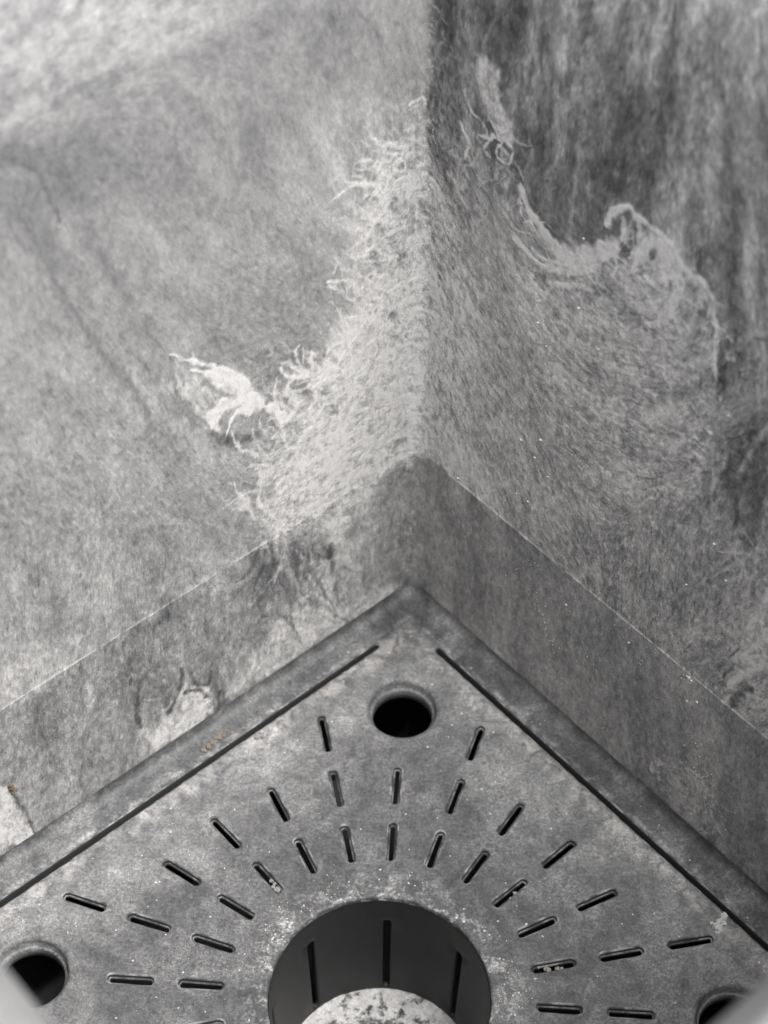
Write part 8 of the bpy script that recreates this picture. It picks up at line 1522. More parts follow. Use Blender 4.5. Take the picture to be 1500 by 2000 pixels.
def spread(points, values, sigma, split=False):
    """smooth interpolation of scattered values, each wall on its own (and each side of the moulded line)"""
    if split:
        hi = [i for i, p in enumerate(points) if p[1] >= Z_SEAM]
        lo = [i for i, p in enumerate(points) if p[1] < Z_SEAM]
        A = spread([points[i] for i in hi], [values[i] for i in hi], sigma)
        B = spread([points[i] for i in lo], [values[i] for i in lo], sigma)
        f = 1 - smooth01((ZZ - Z_SEAM + 0.01 + 0.02 * (fbm(SS * 8, ZZ * 0, 17, 2) - 0.5)) / 0.03)
        return [a * (1 - f) + b_ * f for a, b_ in zip(A, B)]
    k = 10
    cs, rs_ = cols[0] + STEP * k * np.arange(NC // k + 2), STEP * k * np.arange(NR // k + 2)
    cx, cz = np.meshgrid(cs, rs_)
    res = []
    for sg in (-1, 1):
        sel = [i for i, p in enumerate(points) if p[0] * sg >= 0]
        num = np.zeros(cx.shape + (len(values[0]),))
        den = np.full(cx.shape, 1e-12)
        for i in sel:
            d2 = (cx - points[i][0]) ** 2 + (cz - points[i][1]) ** 2
            w = np.exp(-d2 / (2 * sigma ** 2)) + 1e-4 / (d2 + 0.05) ** 2
            num += w[..., None] * np.array(values[i])
            den += w
        res.append(num / den[..., None])
    f = smooth01((SS + 0.05) / 0.10)
    return [(upsample(res[0][..., j].astype(np.float32), k) * (1 - f) + upsample(res[1][..., j].astype(np.float32), k) * f)
            for j in range(len(values[0]))]


(V,) = spread(LIT_BASE, [(p[2],) for p in LIT_BASE], 0.34, True)  # lime tone with the light level of each spot painted in
ang2 = [(math.cos(2 * math.atan2(p[3], p[2])), math.sin(2 * math.atan2(p[3], p[2]))) for p in FLOW]
c2, s2 = spread(FLOW, ang2, 0.45)
wob = (fbm(SS * 2.2, ZZ * 2.2, 71, 3) - 0.5) * 0.7
theta = 0.5 * np.arctan2(s2, c2) + wob
DX, DY = np.cos(theta).astype(np.float32), np.sin(theta).astype(np.float32)


def lic(N, steps, h=1.5):
    """smear a noise field along the direction in which water and hands dragged the film"""
    acc = N.copy()
    wsum = 1.0
    for sgn in (1, -1):
        x, y = np.meshgrid(np.arange(NC, dtype=np.float32), np.arange(NR, dtype=np.float32))
        px = DX * sgn
        py = DY * sgn
        for k in range(steps):
            x = x + px * h
            y = y + py * h
            ix = np.clip(x, 0, NC - 1).astype(np.int32)
            iy = np.clip(y, 0, NR - 1).astype(np.int32)
            dx, dy = DX[iy, ix], DY[iy, ix]
            flip = np.where(dx * px + dy * py < 0, -1.0, 1.0).astype(np.float32)
            px, py = dx * flip, dy * flip
            w = 1 - (k + 1) / (steps + 1)
            acc += w * bil(N, x, y)
            wsum += w
    return unit(acc / wsum)


rs = np.random.RandomState(11)
white = rs.rand(NR, NC).astype(np.float32)
lic_short = lic(blur(white, 1), 3, 1.0)
lic_mid = lic(blur(rs.rand(NR, NC).astype(np.float32), 3), 5, 2.0)
lic_long = lic(blur(rs.rand(NR, NC).astype(np.float32), 5), 18, 3.2)
lic_broad = lic(blur(rs.rand(NR, NC).astype(np.float32), 8), 16, 5.5)
dash_d = lic((rs.rand(NR, NC) > 0.990).astype(np.float32), 7, 1.0)
dash_l = lic((rs.rand(NR, NC) > 0.986).astype(np.float32), 4, 1.0)
lic_crisp = lic(white[::-1].copy(), 2, 1.0)
cloud = fbm(SS * 2.2, ZZ * 2.2, 31, 5, 0.55) - 0.5
fine = fbm(SS * 14, ZZ * 14, 41, 3, 0.6) - 0.5

right = smooth01((SS + 0.03) / 0.06)
smooth_band = 1 - 0.45 * right * (1 - smooth01((ZZ - Z_SEAM + 0.02) / 0.04))
calm = smooth_band - 0.42 * (1 - right) * smooth01((ZZ - 3.6) / 3.0)      # the upper left was rinsed smooth
low = 1 - smooth01((ZZ - Z_SEAM + 0.02) / 0.04)
high = smooth01((ZZ - 4.2) / 2.0)
corner = np.exp(-(SS / 0.55) ** 2) * smooth01((ZZ - 2.2) / 0.5) * (1 - smooth01((ZZ - 5.6) / 0.8))

V = V + cloud * (0.085 + 0.10 * right)
V = V + lic_long * (0.024 + 0.018 * right * high + 0.006 * low * (1 - right)) + lic_broad * (0.012 + 0.055 * right * high + 0.012 * low)
V = V + lic_mid * calm * (0.018 + 0.018 * right * high + 0.008 * low)
V = V + lic_short * calm * (0.022 + 0.045 * corner + 0.014 * right)
V = V + lic_crisp * calm * (0.024 + 0.030 * corner + 0.008 * right)
V = V - np.clip(dash_d - 0.8, 0, 3) * calm * (0.040 + 0.012 * right) + np.clip(dash_l - 0.8, 0, 3) * calm * (0.030 + 0.016 * right)
V = V + right * high * 0.065 * np.tanh(2.2 * (fbm(SS * 7 + 1.1 * ZZ * 0.35, ZZ * 0.9, 171, 3) - 0.52) * 2.2)
V = V + fine * 0.08 * calm

grit = 0.55 + 0.45 * right * (1 - 0.6 * high) * smooth_band + 0.35 * low * (1 - 1.2 * right) + 0.45 * corner + 0.3 * (1 - smooth01((ZZ - 2.2) / 2.5))

# curly fibrous crust, used inside the patches
wx = fbm(SS * 5, ZZ * 5, 51, 3) - 0.5
wz = fbm(SS * 5, ZZ * 5, 55, 3) - 0.5
fx, fz = SS + 0.16 * wx, ZZ + 0.16 * wz
rid = 1 - np.abs(2 * vnoise(fx * 9, fz * 9, 61) - 1) * 2.2
rid2 = 1 - np.abs(2 * vnoise(fx * 19 + 5, fz * 19, 62) - 1) * 2.2
film_n = fbm(fx * 5.5 + 3, fz * 5.5, 131, 3, 0.55) - 0.5
hole_n = fbm(fx * 9 + 8, fz * 9 + 4, 141, 3, 0.55) - 0.5
fibre = np.clip(0.55 * rid + 0.45 * rid2, -0.8, 1)

# ragged positions for the drawn marks
jx = (fbm(SS * 7, ZZ * 7, 81, 3) - 0.5) * 0.055 + (fbm(SS * 26, ZZ * 26, 84, 2) - 0.5) * 0.022
jz = (fbm(SS * 7, ZZ * 7, 87, 3) - 0.5) * 0.055 + (fbm(SS * 26, ZZ * 26, 89, 2) - 0.5) * 0.022
QX, QZ = SS + jx, ZZ + jz
crust = np.zeros_like(V)


def window(pts, pad):
    x0, x1 = pts[:, 0].min() - pad, pts[:, 0].max() + pad
    z0, z1 = pts[:, 1].min() - pad, pts[:, 1].max() + pad
    i0, i1 = np.searchsorted(cols, [x0, x1])
    j0, j1 = np.searchsorted(rows, [z0, z1])
    return slice(j0, j1), slice(i0, i1)


def seg_dist(x, z, p0, p1):
    d = p1 - p0
    L2 = max(d @ d, 1e-9)
    t = np.clip(((x - p0[0]) * d[0] + (z - p0[1]) * d[1]) / L2, 0, 1)
    return np.hypot(x - p0[0] - t * d[0], z - p0[1] - t * d[1]), t


def catmull(pts, n=6):
    if len(pts) < 3:
        return pts
    P = np.vstack([2 * pts[0] - pts[1], pts, 2 * pts[-1] - pts[-2]])
    out = []
    for i in range(1, len(P) - 2):
        for k in range(n):
            t = k / n
            out.append(0.5 * (2 * P[i] + (P[i + 1] - P[i - 1]) * t + (2 * P[i - 1] - 5 * P[i] + 4 * P[i + 1] - P[i + 2]) * t * t
                              + (3 * P[i] - P[i - 1] - 3 * P[i + 1] + P[i + 2]) * t ** 3))
    out.append(P[-2])
    return np.array(out)


for val, soft, tex, op, pts in PATCHES:
    pts = np.array(pts)
    w = window(pts, soft * 2 + 0.1)
    x, z = QX[w], QZ[w]
    if x.size == 0:
        continue
    inside = np.zeros(x.shape, bool)
    dist = np.full(x.shape, 9.0)
    for a, b_ in zip(pts, np.roll(pts, -1, 0)):
        cond = (a[1] > z) != (b_[1] > z)
        with np.errstate(divide='ignore', invalid='ignore'):
            xi = (b_[0] - a[0]) * (z - a[1]) / (b_[1] - a[1] + 1e-12) + a[0]
        inside ^= cond & (x < xi)
        dist = np.minimum(dist, seg_dist(x, z, a, b_)[0])
    sd = np.where(inside, dist, -dist)
    m = smooth01(sd / (2 * soft) + 0.5 + 0.35 * (cloud[w] * 2 + fine[w])) * op
    if tex >= 0.7:                 # a film with a lobed edge and holes, brighter where it dried last
        f = sd / (soft * 1.6) + 4.5 * film_n[w] + 0.4
        g_ = (0.17 - hole_n[w]) / 0.09
        near = smooth01((sd + soft * 3) / (soft * 3))
        body = smooth01(f / 0.5 + 0.5) * (0.25 + 0.75 * smooth01(g_ + 0.5))
        rim_line = (np.exp(-(f / 0.16) ** 2) + 0.8 * np.exp(-(g_ / 0.35) ** 2) * smooth01(f)) * near
        rim_line *= np.clip(0.55 + 2.2 * fine[w] + 1.5 * cloud[w], 0, 1)
        m = body * op
        V[w] = V[w] + 0.22 * np.clip(rim_line, 0, 1) * (val > 0.6)
        crust[w] = np.maximum(crust[w], 0.7 * np.clip(rim_line, 0, 1))
    V[w] = V[w] * (1 - m) + m * (val + 0.21 * tex * fibre[w] + 0.045 * lic_mid[w] + 0.04 * lic_crisp[w] + 0.03 * lic_short[w] + 0.10 * cloud[w] - 0.03 * np.clip(dash_d[w] - 0.8, 0, 3))
    if val > 0.6:
        crust[w] = np.maximum(crust[w], m * tex)

for val, wid, op, soft, pts in STROKES:
    pts = catmull(np.array(pts))
    w = window(pts, wid * 1.5 + 0.1)
    x, z = QX[w], QZ[w]
    if x.size == 0:
        continue
    m = np.zeros(x.shape)
    n_ = len(pts) - 1
    rnd = np.random.RandomState(int(abs(pts[0, 0] * 977 + pts[0, 1] * 131) * 10) % 99991)
    prof = 0.65 + 0.5 * rnd.rand(n_ + 1)
    if soft < 0:                   # a wisp: broad at its root, drawn out to a point
        prof = prof * np.linspace(1.15, 0.12, n_ + 1)
        soft = -soft
    else:
        prof[0] *= 0.4
        prof[-1] *= 0.4
    for i in range(n_):
        d, t = seg_dist(x, z, pts[i], pts[i + 1])
        hw = 0.5 * wid * (prof[i] * (1 - t) + prof[i + 1] * t) * (1 + 1.2 * cloud[w])
        m = np.maximum(m, smooth01((hw * (1 + soft) - d) / (hw * 2 * soft + 1e-4)))
    m *= op * (0.75 + 0.5 * (lic_mid[w] > -0.6))
    m = np.clip(m, 0, 1)
    V[w] = V[w] * (1 - m) + m * (val + 0.05 * fibre[w])
    if val > 0.6:
        crust[w] = np.maximum(crust[w], m * 0.3)

# moulded line: a thin pale ridge, wiped away where the smear crosses it left of the corner
gate = (fbm(SS * 3, ZZ * 0 + 3, 91, 3) > 0.36) * np.where((SS > -1.75) & (SS < -0.12), 0.05, 1.0)
line = np.exp(-((ZZ - Z_SEAM - 0.004) / 0.0075) ** 2) * gate * (0.5 + fbm(SS * 9, ZZ * 0 + 7, 93, 3))
V = V + line * (0.15 + 0.06 * right)
V = np.clip(V, 0.12, 0.98)

grit = grit + 0.5 * np.clip(crust, 0, 1)
relief = 0.010 * crust * (fibre * 0.5 + 0.5) + 0.012 * np.clip(V - blur(V.astype(np.float32), 6), -0.2, 0.3) + 0.003 * line
relief *= smooth01(ZZ / 0.08) * smooth01((H_WALL - ZZ) / 0.1)

# ------------------------------------------------------------------ planter
planter = thing('square_planter', 'square grey plastic planter, its inside walls streaked and crusted with pale limescale', 'planter')


def far_wall_points(sgrid, zgrid, rel):
    d = half_width(zgrid)
    sg = np.where(sgrid < 0, -1.0, 1.0)
    q = np.abs(sgrid)
    r = 0.17 - 0.07 * smooth01((zgrid - 1.8) / 4.0)      # the corner sharpens towards the rim
    la = r * math.pi / 4
    th = np.minimum(q, la) / r
    nx, ny = sg * np.sin(th), np.cos(th)
    extra = np.maximum(q - la, 0)
    x = r * nx + extra * sg * S2
    y = (d - r) * math.sqrt(2) + r * ny - extra * S2
    return np.stack([(x - nx * rel) * U, (y - ny * rel) * U, (zgrid + Z0) * U], -1)


def far_wall(sg, far_end):
    sel = np.where(cols * sg >= -1e-6)[0]
    c = cols[sel]
    ext = np.linspace(S_MAX, far_end, 9)[1:] * sg
    cc = np.concatenate([ext[::-1], c]) if sg < 0 else np.concatenate([c, ext])
    def pad(F):
        F = F[:, sel]
        return np.concatenate([np.repeat(F[:, :1], len(ext), 1), F], 1) if sg < 0 else np.concatenate([F, np.repeat(F[:, -1:], len(ext), 1)], 1)
    g_s, g_z = np.meshgrid(cc, rows)
    P = far_wall_points(g_s, g_z, pad(relief))
    o = grid_obj('wall', P, m_wall, planter, {'lime': pad(V), 'grit': pad(grit)}, flip=False)  # this attribute carries lime and the painted light level together
    return o


# make the grid pass exactly through the corner
cols[np.argmin(np.abs(cols))] = 0.0
wl = far_wall(-1, 7.55)
wl['label'] = 'paler inside wall left of the corner, crusted with lime'
wr = far_wall(1, 7.7)
wr['label'] = 'darker inside wall right of the corner, streaked with lime'


def near_wall(key, nrm, tang, lo, hi):
    zz = np.concatenate([np.linspace(0, 7.4, 30), np.linspace(7.45, H_WALL, 12)])
    tt = np.linspace(-lo, hi, 40)
    T, Zg = np.meshgrid(tt, zz)
    d = half_width(Zg) + EXTRA[key]
    P = np.stack([(nrm[0] * d + tang[0] * T) * U, (nrm[1] * d + tang[1] * T) * U, (Zg + Z0) * U], -1)
    v = 0.62 + 0.25 * (fbm(T * 2 + 7, Zg * 0.8, 77, 4) - 0.5)
    grid_obj('wall', P, m_wall, planter, {'lime': v, 'grit': v * 0 + 0.8})


near_wall('near_left', -N_R, np.array([-S2, S2, 0]), 4.05, 4.0)
near_wall('near_right', -N_L, np.array([S2, S2, 0]), 4.0, 4.0)


def square_loop(off, r, n=8):
    """rounded square following the four inner walls moved out by off; returns XY points"""
    e = {k: off + EXTRA[k] for k in EXTRA}
    pts = []
    # frame: a along N_L, b along N_R
    quad = [(1, 1, 'far_left', 'far_right'), (1, -1, 'far_left', 'near_left'), (-1, -1, 'near_right', 'near_left'), (-1, 1, 'near_right', 'far_right')]
    for sa, sb, ka, kb in quad:
        ca, cb = sa * (e[ka] - r), sb * (e[kb] - r)
        a0 = {(1, 1): 90, (1, -1): 0, (-1, -1): -90, (-1, 1): 180}[(sa, sb)]
        for k in range(n + 1):
            t = math.radians(a0 - 90 * k / n)
            a = ca + r * math.cos(t)
            b_ = cb + r * math.sin(t)
            pts.append((a * N_L[0] + b_ * N_R[0], a * N_L[1] + b_ * N_R[1]))
    return pts


def sweep(name, prof, mat, parent, radius=R_CORNER, label=None):
    loops = []
    base = prof[0][0]
    for off, z in prof:
        loops.append([(x * U, y * U, (z + Z0) * U) for x, y in square_loop(off, max(0.02, radius + off - base))])
    nn = len(loops[0])
    verts = [p for l in loops for p in l]
    faces = []
    for i in range(len(loops) - 1):
        for k in range(nn):
            faces.append((i * nn + k, i * nn + (k + 1) % nn, (i + 1) * nn + (k + 1) % nn, (i + 1) * nn + k))
    o = mesh_obj(name, verts, faces, mat, parent)
    if label:
        o['label'] = label
    return o


d0 = float(half_width(H_WALL))
prof = [(d0 + 0.002, H_WALL - 0.02)]
for k in range(0, 15):
    t = math.radians(165 - 165 * k / 14)
    prof.append((d0 + 0.19 + 0.19 * math.cos(t), H_WALL + 0.03 + 0.13 * math.sin(t)))
prof += [(d0 + 0.385, H_WALL - 0.25), (d0 + 0.37, H_WALL - 0.42), (d0 + 0.30, H_WALL - 0.44)]
sweep('rim', prof, m_rim, planter, R_CORNER + 0.05, 'pale rounded rim of the planter')
zb = -Z0 + 0.02
sweep('outer_shell', [(d0 + 0.28, H_WALL - 0.45), (A_FLOOR + 0.25, zb + 0.1), (A_FLOOR + 0.2, zb), (0.3, zb)], m_shell, planter, 0.3)
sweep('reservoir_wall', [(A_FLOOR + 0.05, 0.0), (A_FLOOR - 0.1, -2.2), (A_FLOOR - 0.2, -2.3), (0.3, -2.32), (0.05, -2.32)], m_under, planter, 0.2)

# ------------------------------------------------------------------ drainage insert
insert = thing('drainage_insert', 'dark grey slotted drainage plate with a round cup in its middle, dusted with lime', 'drainage plate', (0, 0, Z0 * U))
THICK = 0.065


def capsule(cx, cy, ux, uy, half, r, n=7):
    """function of an outward offset -> closed contour"""
    def f(off):
        rr = r + off
        out = []
        b0 = math.atan2(uy, ux)
        for e, a0 in ((1, -90), (-1, 90)):
            for k in range(n + 1):
                t = b0 + math.radians(a0 + 180 * k / n)
                out.append((cx + e * ux * half + rr * math.cos(t), cy + e * uy * half + rr * math.sin(t)))
        return out
    return f


def circle(cx, cy, r, n=48):
    def f(off):
        return [(cx + (r + off) * math.cos(2 * math.pi * k / n), cy + (r + off) * math.sin(2 * math.pi * k / n)) for k in range(n)]
    return f


def cut_sheet(outer, holes, extra_pts=()):
    """triangulate outer polygon minus holes. holes: [(contour, profile[(off, depth)])]
    returns verts [(x, y, depth)], faces, smooth flags"""
    v2, edges, owners = [], [], []
    for k, pts in enumerate([outer] + [h(p[0][0]) for h, p in holes]):
        i0 = len(v2)
        v2 += [Vector(p) for p in pts]
        edges += [(i0 + i, i0 + (i + 1) % len(pts)) for i in range(len(pts))]
        owners.append((i0, len(pts)))
    v2 += [Vector(p) for p in extra_pts]
    res = delaunay_2d_cdt(v2, edges, [], 0, 1e-7)
    rv, rf, orig = res[0], res[2], res[3]
    pa = np.array([tuple(p) for p in rv])
    tri = np.array([tuple(f) for f in rf])
    cen = pa[tri].mean(1)
    keep = np.zeros(len(tri), bool)
    vv2 = np.array([tuple(p) for p in v2])
    for i0, cnt in owners:                      # even-odd test against every contour
        A = vv2[i0:i0 + cnt]
        B = np.roll(A, -1, 0)
        cx, cy = cen[:, :1], cen[:, 1:]
        cond = (A[:, 1] > cy) != (B[:, 1] > cy)
        with np.errstate(divide='ignore', invalid='ignore'):
            xi = (B[:, 0] - A[:, 0]) * (cy - A[:, 1]) / (B[:, 1] - A[:, 1]) + A[:, 0]
        keep ^= (np.where(cond, cx < xi, False).sum(1) % 2).astype(bool)
    rf = tri[keep].tolist()
    new_of = {}
    for i, o_ in enumerate(orig):
        for j in o_:
            new_of[j] = i
    verts = [(p[0], p[1], 0.0) for p in rv]
    faces = [tuple(f) for f in rf]
    flags = [False] * len(faces)
    bottoms = {}
    inner = []
    for (h, prof), (i0, cnt) in zip(holes, owners[1:]):
        prev = [new_of[i0 + i] for i in range(cnt)]
        first = prev
        rj = random.Random(i0)
        wob_ = [(rj.gauss(0, 0.0022), rj.gauss(0, 0.0022)) if cnt < 40 else (0, 0) for _ in range(cnt)]
        for off, dep in prof[1:]:
            ring = [(p[0] + q[0], p[1] + q[1]) for p, q in zip(h(off), wob_)]
            cur = list(range(len(verts), len(verts) + cnt))
            verts += [(p[0], p[1], dep) for p in ring]
            for i in range(cnt):
                faces.append((prev[i], prev[(i + 1) % cnt], cur[(i + 1) % cnt], cur[i]))
                flags.append(True)
                if cnt < 40:
                    inner.append((len(faces) - 1, 2 if dep > -0.02 or abs(dep + THICK * 0.70) < 1e-4 else 1))
            prev = cur
        bottoms.update(zip(first, prev))
    return verts, faces, flags, inner, [new_of[i] for i in range(owners[0][1])]


def slot_prof(t):
    return [(0.016, 0.0), (0.006, -0.004), (0.0, -0.014), (-0.004, -t * 0.62), (-0.017, -t * 0.70), (-0.019, -t)]


RINGS = {1: (1.40, 1.815), 2: (2.03, 2.455), 3: (2.68, 3.112)}
SLOT_R = 0.041
holes = []
for k in range(24):
    a = math.radians(15 * k)
    ux, uy = math.sin(a), math.cos(a)
    for ring in ((1, 2, 3) if k % 6 in (1, 5) else (1, 2)):
        i_, o_ = RINGS[ring]
        c = (i_ + o_) / 2
        holes.append((capsule(c * ux, c * uy, ux, uy, (o_ - i_) / 2 - SLOT_R, SLOT_R), slot_prof(THICK)))
G_DIST = 2.995
for nrm, tg in ((N_L, (S2, S2)), (N_R, (S2, -S2)), (-N_L, (S2, S2)), (-N_R, (S2, -S2))):
    holes.append((capsule(nrm[0] * G_DIST, nrm[1] * G_DIST, tg[0], tg[1], 2.54, 0.021, 4),
                  [(0.024, 0.0), (0.010, -0.006), (0.0, -0.026), (-0.004, -0.07), (-0.010, -0.085), (-0.010, -0.12)]))
HOLE_D, HOLE_R = 3.16, 0.338
for k in range(4):
    a = math.radians(90 * k)
    holes.append((circle(HOLE_D * math.sin(a), HOLE_D * math.cos(a), HOLE_R),
                  [(0.045, 0.0), (0.022, -0.008), (0.006, -0.026), (0.0, -0.05), (-0.006, -0.10), (-0.018, -0.115)]))
holes.append((circle(0, 0, 0.998, 144), [(0.030, 0.0), (0.012, -0.006), (0.003, -0.02), (0.0, -0.06)]))
outer = [(x, y) for x, y in square_loop(A_FLOOR - 0.125, 0.16, 10)]
outer = outer[::-1]
verts, faces, flags, inner_faces, rim_ids = cut_sheet(outer, holes)
# outer edge: a soft fillet turned up against the wall
prev = rim_ids
n_out = len(rim_ids)
for k in range(1, 7):
    t = math.radians(15 * k)
    off = A_FLOOR - 0.125 + 0.12 * math.sin(t)
    z = 0.12 * (1 - math.cos(t))
    ring = square_loop(off, 0.16 + 0.12 * math.sin(t) * 0.2, 10)[::-1]
    cur = list(range(len(verts), len(verts) + n_out))
    verts += [(x, y, z) for x, y in ring]
    for i in range(n_out):
        faces.append((prev[i], prev[(i + 1) % n_out], cur[(i + 1) % n_out], cur[i]))
        flags.append(True)
    prev = cur
plate = mesh_obj('plate', [(x * U, y * U, z * U) for x, y, z in verts], faces, m_plate, insert, flags)
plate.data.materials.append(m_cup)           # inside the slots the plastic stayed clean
plate.data.materials.append(m_edge)          # paler edges and ledges
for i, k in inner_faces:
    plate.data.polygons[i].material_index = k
bm = bmesh.new()
bm.from_mesh(plate.data)
bmesh.ops.recalc_face_normals(bm, faces=bm.faces)
top = max(bm.faces, key=lambda f: f.calc_area())
if top.normal.z < 0:
    bmesh.ops.reverse_faces(bm, faces=bm.faces)
bm.to_mesh(plate.data)
bm.free()

# collars under the four corner holes
for k in range(4):
    a = math.radians(90 * k)
    cx, cy = HOLE_D * math.sin(a), HOLE_D * math.cos(a)
    vv, ff = [], []
    N = 48
    prof_c = [(0.322, -0.112), (0.309, -0.118), (0.302, -0.13), (0.298, -0.24), (0.310, -0.25), (0.34, -0.24), (0.345, -0.125)]
    for r, z in prof_c:
        for i in range(N):
            t = 2 * math.pi * i / N
            vv.append(((cx + r * math.cos(t)) * U, (cy + r * math.sin(t)) * U, z * U))
    for j in range(len(prof_c) - 1):
        for i in range(N):
            ff.append((j * N + i, (j + 1) * N + i, (j + 1) * N + (i + 1) % N, j * N + (i + 1) % N))
    mesh_obj('hole_collar', vv, ff, m_plate, insert)

# cup wall with eight upright slots
CUP_BOTTOM = -1.66


def cup_r(z):
    return 0.996 + 0.036 * z


w_half = math.pi
outer = []
NA = 96
for k in range(NA):
    outer.append((-w_half + 2 * w_half * k / NA, CUP_BOTTOM))
for k in range(NA):
    outer.append((w_half - 2 * w_half * k / NA, -0.055))
# close the vertical ends
cup_holes = []
for k in range(8):
    a = -math.pi + math.pi / 8 + k * math.pi / 4
    cup_holes.append((capsule(a, (-0.43 - 1.58) / 2, 0, 1, (1.58 - 0.43) / 2, 0.036, 6),
                      [(0.012, 0.0), (0.0, 0.012), (0.0, 0.05)]))
extra = []
for j in range(1, 6):
    for k in range(1, NA):
        a = -w_half + 2 * w_half * k / NA
        z = CUP_BOTTOM + (-0.055 - CUP_BOTTOM) * j / 6
        if min(abs(a - (-math.pi + math.pi / 8 + q * math.pi / 4)) for q in range(8)) > 0.06:
            extra.append((a, z))
verts, faces, flags, _, _ = cut_sheet(outer, cup_holes, extra)
turn = math.pi / 8
vv = [((cup_r(z) + d) * math.sin(a + turn) * U, (cup_r(z) + d) * math.cos(a + turn) * U, z * U) for a, z, d in verts]
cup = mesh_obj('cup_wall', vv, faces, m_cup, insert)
bm = bmesh.new()
bm.from_mesh(cup.data)
bmesh.ops.remove_doubles(bm, verts=bm.verts, dist=1e-6)
bmesh.ops.recalc_face_normals(bm, faces=bm.faces)
bm.to_mesh(cup.data)
bm.free()

# crusted floor of the cup
na, nr_ = 160, 60
r_bot = cup_r(CUP_BOTTOM) + 0.004
aa, rr = np.meshgrid(np.linspace(0, 2 * math.pi, na), np.linspace(0.0, 1.0, nr_) * r_bot)
X, Y = rr * np.cos(aa), rr * np.sin(aa)
hz = 0.030 * (fbm(X * 6 + 20, Y * 6 + 20, 5, 4) - 0.5) + 0.02 * (fbm(X * 22 + 50, Y * 22 + 50, 9, 2) - 0.5) + 0.03 * smooth01((0.9 - rr) / 0.5) * 0
P = np.stack([X * U, Y * U, (CUP_BOTTOM + hz) * U], -1)
cf = grid_obj('cup_floor', P, m_crust, insert)
cf['label'] = 'floor of the cup under a broken white lime crust'

# faint moulding rings on the plate
for (x, y, r) in MARKS:
    vv, ff = [], []
    N = 36
    for j, (dr, z) in enumerate(((-0.016, 0.0005), (-0.006, 0.008), (0.006, 0.008), (0.016, 0.0005))):
        for i in range(N):
            t = 2 * math.pi * i / N
            vv.append(((x + (r + dr) * math.cos(t)) * U, (y + (r + dr) * math.sin(t)) * U, z * U))
    for j in range(3):
        for i in range(N):
            ff.append((j * N + i, (j + 1) * N + i, (j + 1) * N + (i + 1) % N, j * N + (i + 1) % N))
    mesh_obj('moulding_ring', vv, ff, m_plate, insert)

# ------------------------------------------------------------------ loose dirt
def crumb_mesh(name, segs, seed, mat, rough=0.35, flat=0.6):
    """lumpy crumb grown along a short chain of (x, y, z, radius)"""
    rn = random.Random(seed)
    bm = bmesh.new()
    for (x, y, z, r) in segs:
        ret = bmesh.ops.create_icosphere(bm, subdivisions=2, radius=r * U)
        for v_ in ret['verts']:
            k = 1 + rough * (rn.random() - 0.5) * 2
            v_.co = Vector((v_.co.x * k + x * U, v_.co.y * k + y * U, v_.co.z * k * flat + z * U))
    me = bpy.data.meshes.new(name)
    bm.to_mesh(me)
    bm.free()
    me.materials.append(mat)
    o = bpy.data.objects.new(name, me)
    COL.objects.link(o)
    return o


def chain(p0, p1, n, r, seed, bend=0.2):
    rn = random.Random(seed)
    out = []
    for k in range(n):
        t = k / max(1, n - 1)
        out.append((p0[0] + (p1[0] - p0[0]) * t + rn.uniform(-1, 1) * r * bend * 4, p0[1] + (p1[1] - p0[1]) * t + rn.uniform(-1, 1) * r * bend * 4,
                    r * 0.4 + rn.random() * r * 0.3, r * rn.uniform(0.55, 1.1)))
    return out


def drop(o, x, y, z=0.0):
    o.location = (x * U, y * U, (Z0 + z) * U)
    return o


cl = chain((-0.09, -0.12), (0.10, 0.11), 22, 0.020, 3, 0.30)
tag(drop(crumb_mesh('root_scrap', cl, 4, m_tan), -1.83, 2.62, 0.003), 'tan crumbly root scrap lying between left wall and slit', 'debris')
tag(drop(crumb_mesh('soil_crumb', chain((-.02, 0), (.02, .02), 3, .026, 5), 6, m_pale), -1.40, 2.68, 0.0), 'pinkish pale crumb on the plate just below the left slit', 'debris')
tag(drop(crumb_mesh('bark_flake', chain((-.03, -.01), (.03, .015), 4, .020, 7), 8, m_tan, 0.3, 0.4), -1.56, 2.80, 0.0), 'small tan flake on the strip above the left slit', 'debris')
tag(drop(crumb_mesh('lime_lump', chain((-.05, -.02), (.05, .05), 9, .030, 9, 0.45), 10, m_grain, 0.45, 0.8), 3.085, 0.955, 0.0), 'white crumbly lime lump at the lower right slit', 'debris')
tag(drop(crumb_mesh('lime_crumb', chain((-.02, -.01), (.03, .01), 4, .020, 11, 0.4), 12, m_grain, 0.45, 0.8), 3.06, 0.86, 0.0), 'small white crumb just inside the big lump by right slit', 'debris')
tag(drop(crumb_mesh('slot_plug', chain((-.15, .03), (.13, -.035), 9, .022, 13, 0.3), 14, m_pale, 0.4, 0.7), 1.545, 0.405, -0.055), 'pale grit plugging a gently sloping inner slot right of the cup', 'debris')
tag(drop(crumb_mesh('slot_pebble', chain((-.035, -.035), (.035, .035), 3, .026, 15), 16, m_pale, 0.3, 0.7), 1.13, 1.10, -0.05), 'white pebble bridging a diagonal inner slot right of cup', 'debris')
tag(drop(crumb_mesh('slot_crumb', chain((-.04, .04), (.03, -.03), 4, .026, 17), 18, m_pale, 0.4, 0.7), -1.06, 1.06, -0.045), 'pale crumb bridging a diagonal inner slot left of cup', 'debris')
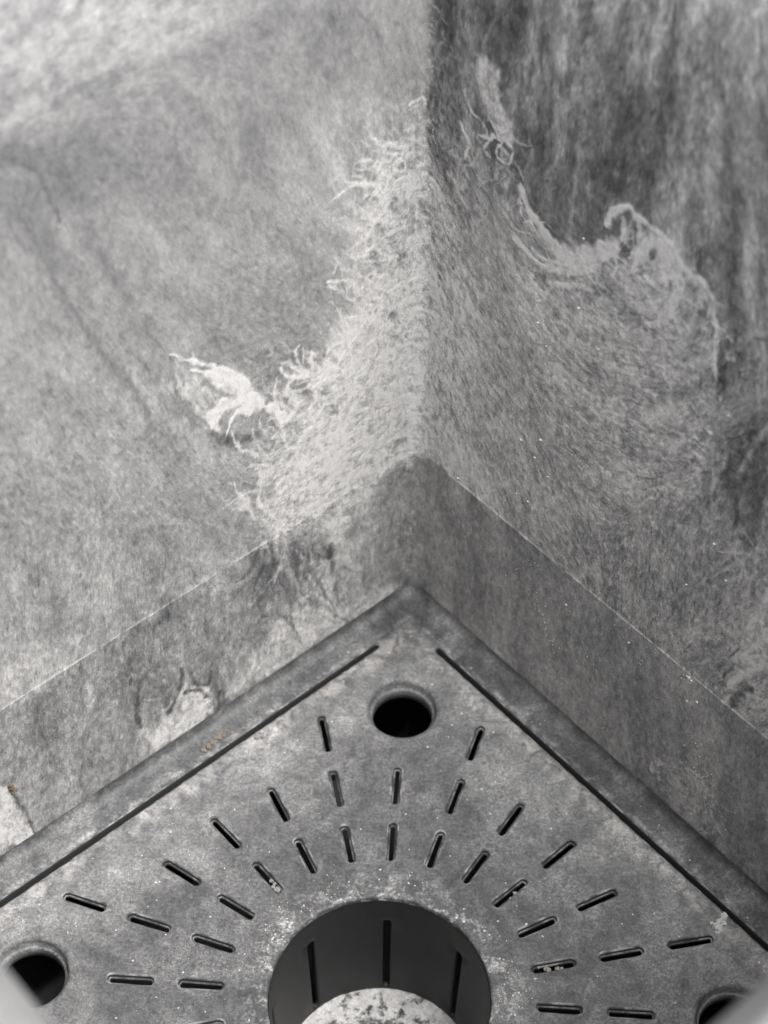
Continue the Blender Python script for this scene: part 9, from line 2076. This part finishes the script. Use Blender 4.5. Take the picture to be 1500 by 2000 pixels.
# scrap of leaf stuck to the left wall
z_ = 0.93
d_ = float(half_width(z_))
pos = N_L * (d_ - 0.012) + np.array([-S2, -S2, 0]) * (4.92 - d_)
lf = crumb_mesh('leaf_scrap', [(0, 0, 0.05, 0.020), (0.01, 0, 0.015, 0.026), (0, 0.01, -0.025, 0.022), (0.01, 0, -0.06, 0.016)], 19, m_brown, 0.35, 0.9)
tag(drop(lf, pos[0], pos[1], z_), 'tiny brown leaf scrap stuck to the left wall above the pale wedge', 'debris')

# grains of lime: too many to count
rn = random.Random(99)


def grain_cloud(name, places, mat, label):
    base = [(1, 0, 0), (-1, 0, 0), (0, 1, 0), (0, -1, 0), (0, 0, 1), (0, 0, -1)]
    tri = [(0, 2, 4), (2, 1, 4), (1, 3, 4), (3, 0, 4), (2, 0, 5), (1, 2, 5), (3, 1, 5), (0, 3, 5)]
    vv, ff = [], []
    for (x, y, z, r, e) in places:
        i0 = len(vv)
        t = rn.random() * 6.28
        c_, s_ = math.cos(t), math.sin(t)
        for (bx, by, bz) in base:
            k = rn.uniform(0.6, 1.2) * r
            px, py = bx * k * e, by * k
            vv.append(((x + px * c_ - py * s_) * U, (y + px * s_ + py * c_) * U, (z + bz * k * 0.6) * U))
        ff += [tuple(i0 + q for q in f) for f in tri]
    o = mesh_obj(name, vv, ff, mat, None, False, (0, 0, Z0 * U))
    o['kind'] = 'stuff'
    o['label'] = label
    o['category'] = 'grit'
    return o


def on_plate(x, y):
    r = math.hypot(x, y)
    if r < 1.03:
        return False
    for k in range(4):
        a = math.radians(90 * k)
        if math.hypot(x - HOLE_D * math.sin(a), y - HOLE_D * math.cos(a)) < HOLE_R + 0.05:
            return False
    ang = math.degrees(math.atan2(x, y)) % 15
    off = min(ang, 15 - ang)
    if 1.35 < r < 3.15 and r * math.radians(off) < 0.06:
        return False
    u_ = abs(x * N_L[0] + y * N_L[1])
    w_ = abs(x * N_R[0] + y * N_R[1])
    m = max(u_, w_)
    return m < 3.24 and not (2.92 < m < 3.06)


pl = []
while len(pl) < 420:
    x, y = rn.uniform(-4.4, 4.4), rn.uniform(-0.8, 4.4)
    if on_plate(x, y):
        pl.append((x, y, 0.002, 0.003 + 0.010 * rn.random() ** 4, rn.uniform(1, 1.6)))
while len(pl) < 620:
    a = rn.uniform(-2.0, 2.0)
    r = 1.03 + abs(rn.gauss(0, 0.16))
    x, y = r * math.sin(a), r * math.cos(a)
    if on_plate(x, y) and fbm(np.array([[x * 4 + 9.0]]), np.array([[y * 4 + 9.0]]), 7, 2)[0, 0] + rn.uniform(-.06, .06) > 0.55:
        pl.append((x, y, 0.002, 0.003 + 0.009 * rn.random() ** 4, rn.uniform(1, 1.5)))
grain_cloud('plate_grit', pl, m_grain, 'white lime grit scattered over the slotted plate')
wg = []
for (s_, z_, r) in WALL_GRAINS:
    d_ = float(half_width(z_))
    t = abs(s_) + 0.03
    nrm = N_R if s_ > 0 else N_L
    tg = np.array([S2, -S2, 0]) if s_ > 0 else np.array([-S2, -S2, 0])
    p = nrm * (d_ - 0.002) + tg * (t - d_)
    wg.append((p[0], p[1], z_, r * 0.5, 1.2))
grain_cloud('wall_grit', wg, m_grain, 'white lime grains stuck to the right inside wall')

# ------------------------------------------------------------------ ground under the planter
g = 12.0
go = mesh_obj('ground', [(-g, -g, 0), (g, -g, 0), (g, g, 0), (-g, g, 0)], [(0, 1, 2, 3)], m_ground)
go['kind'] = 'structure'
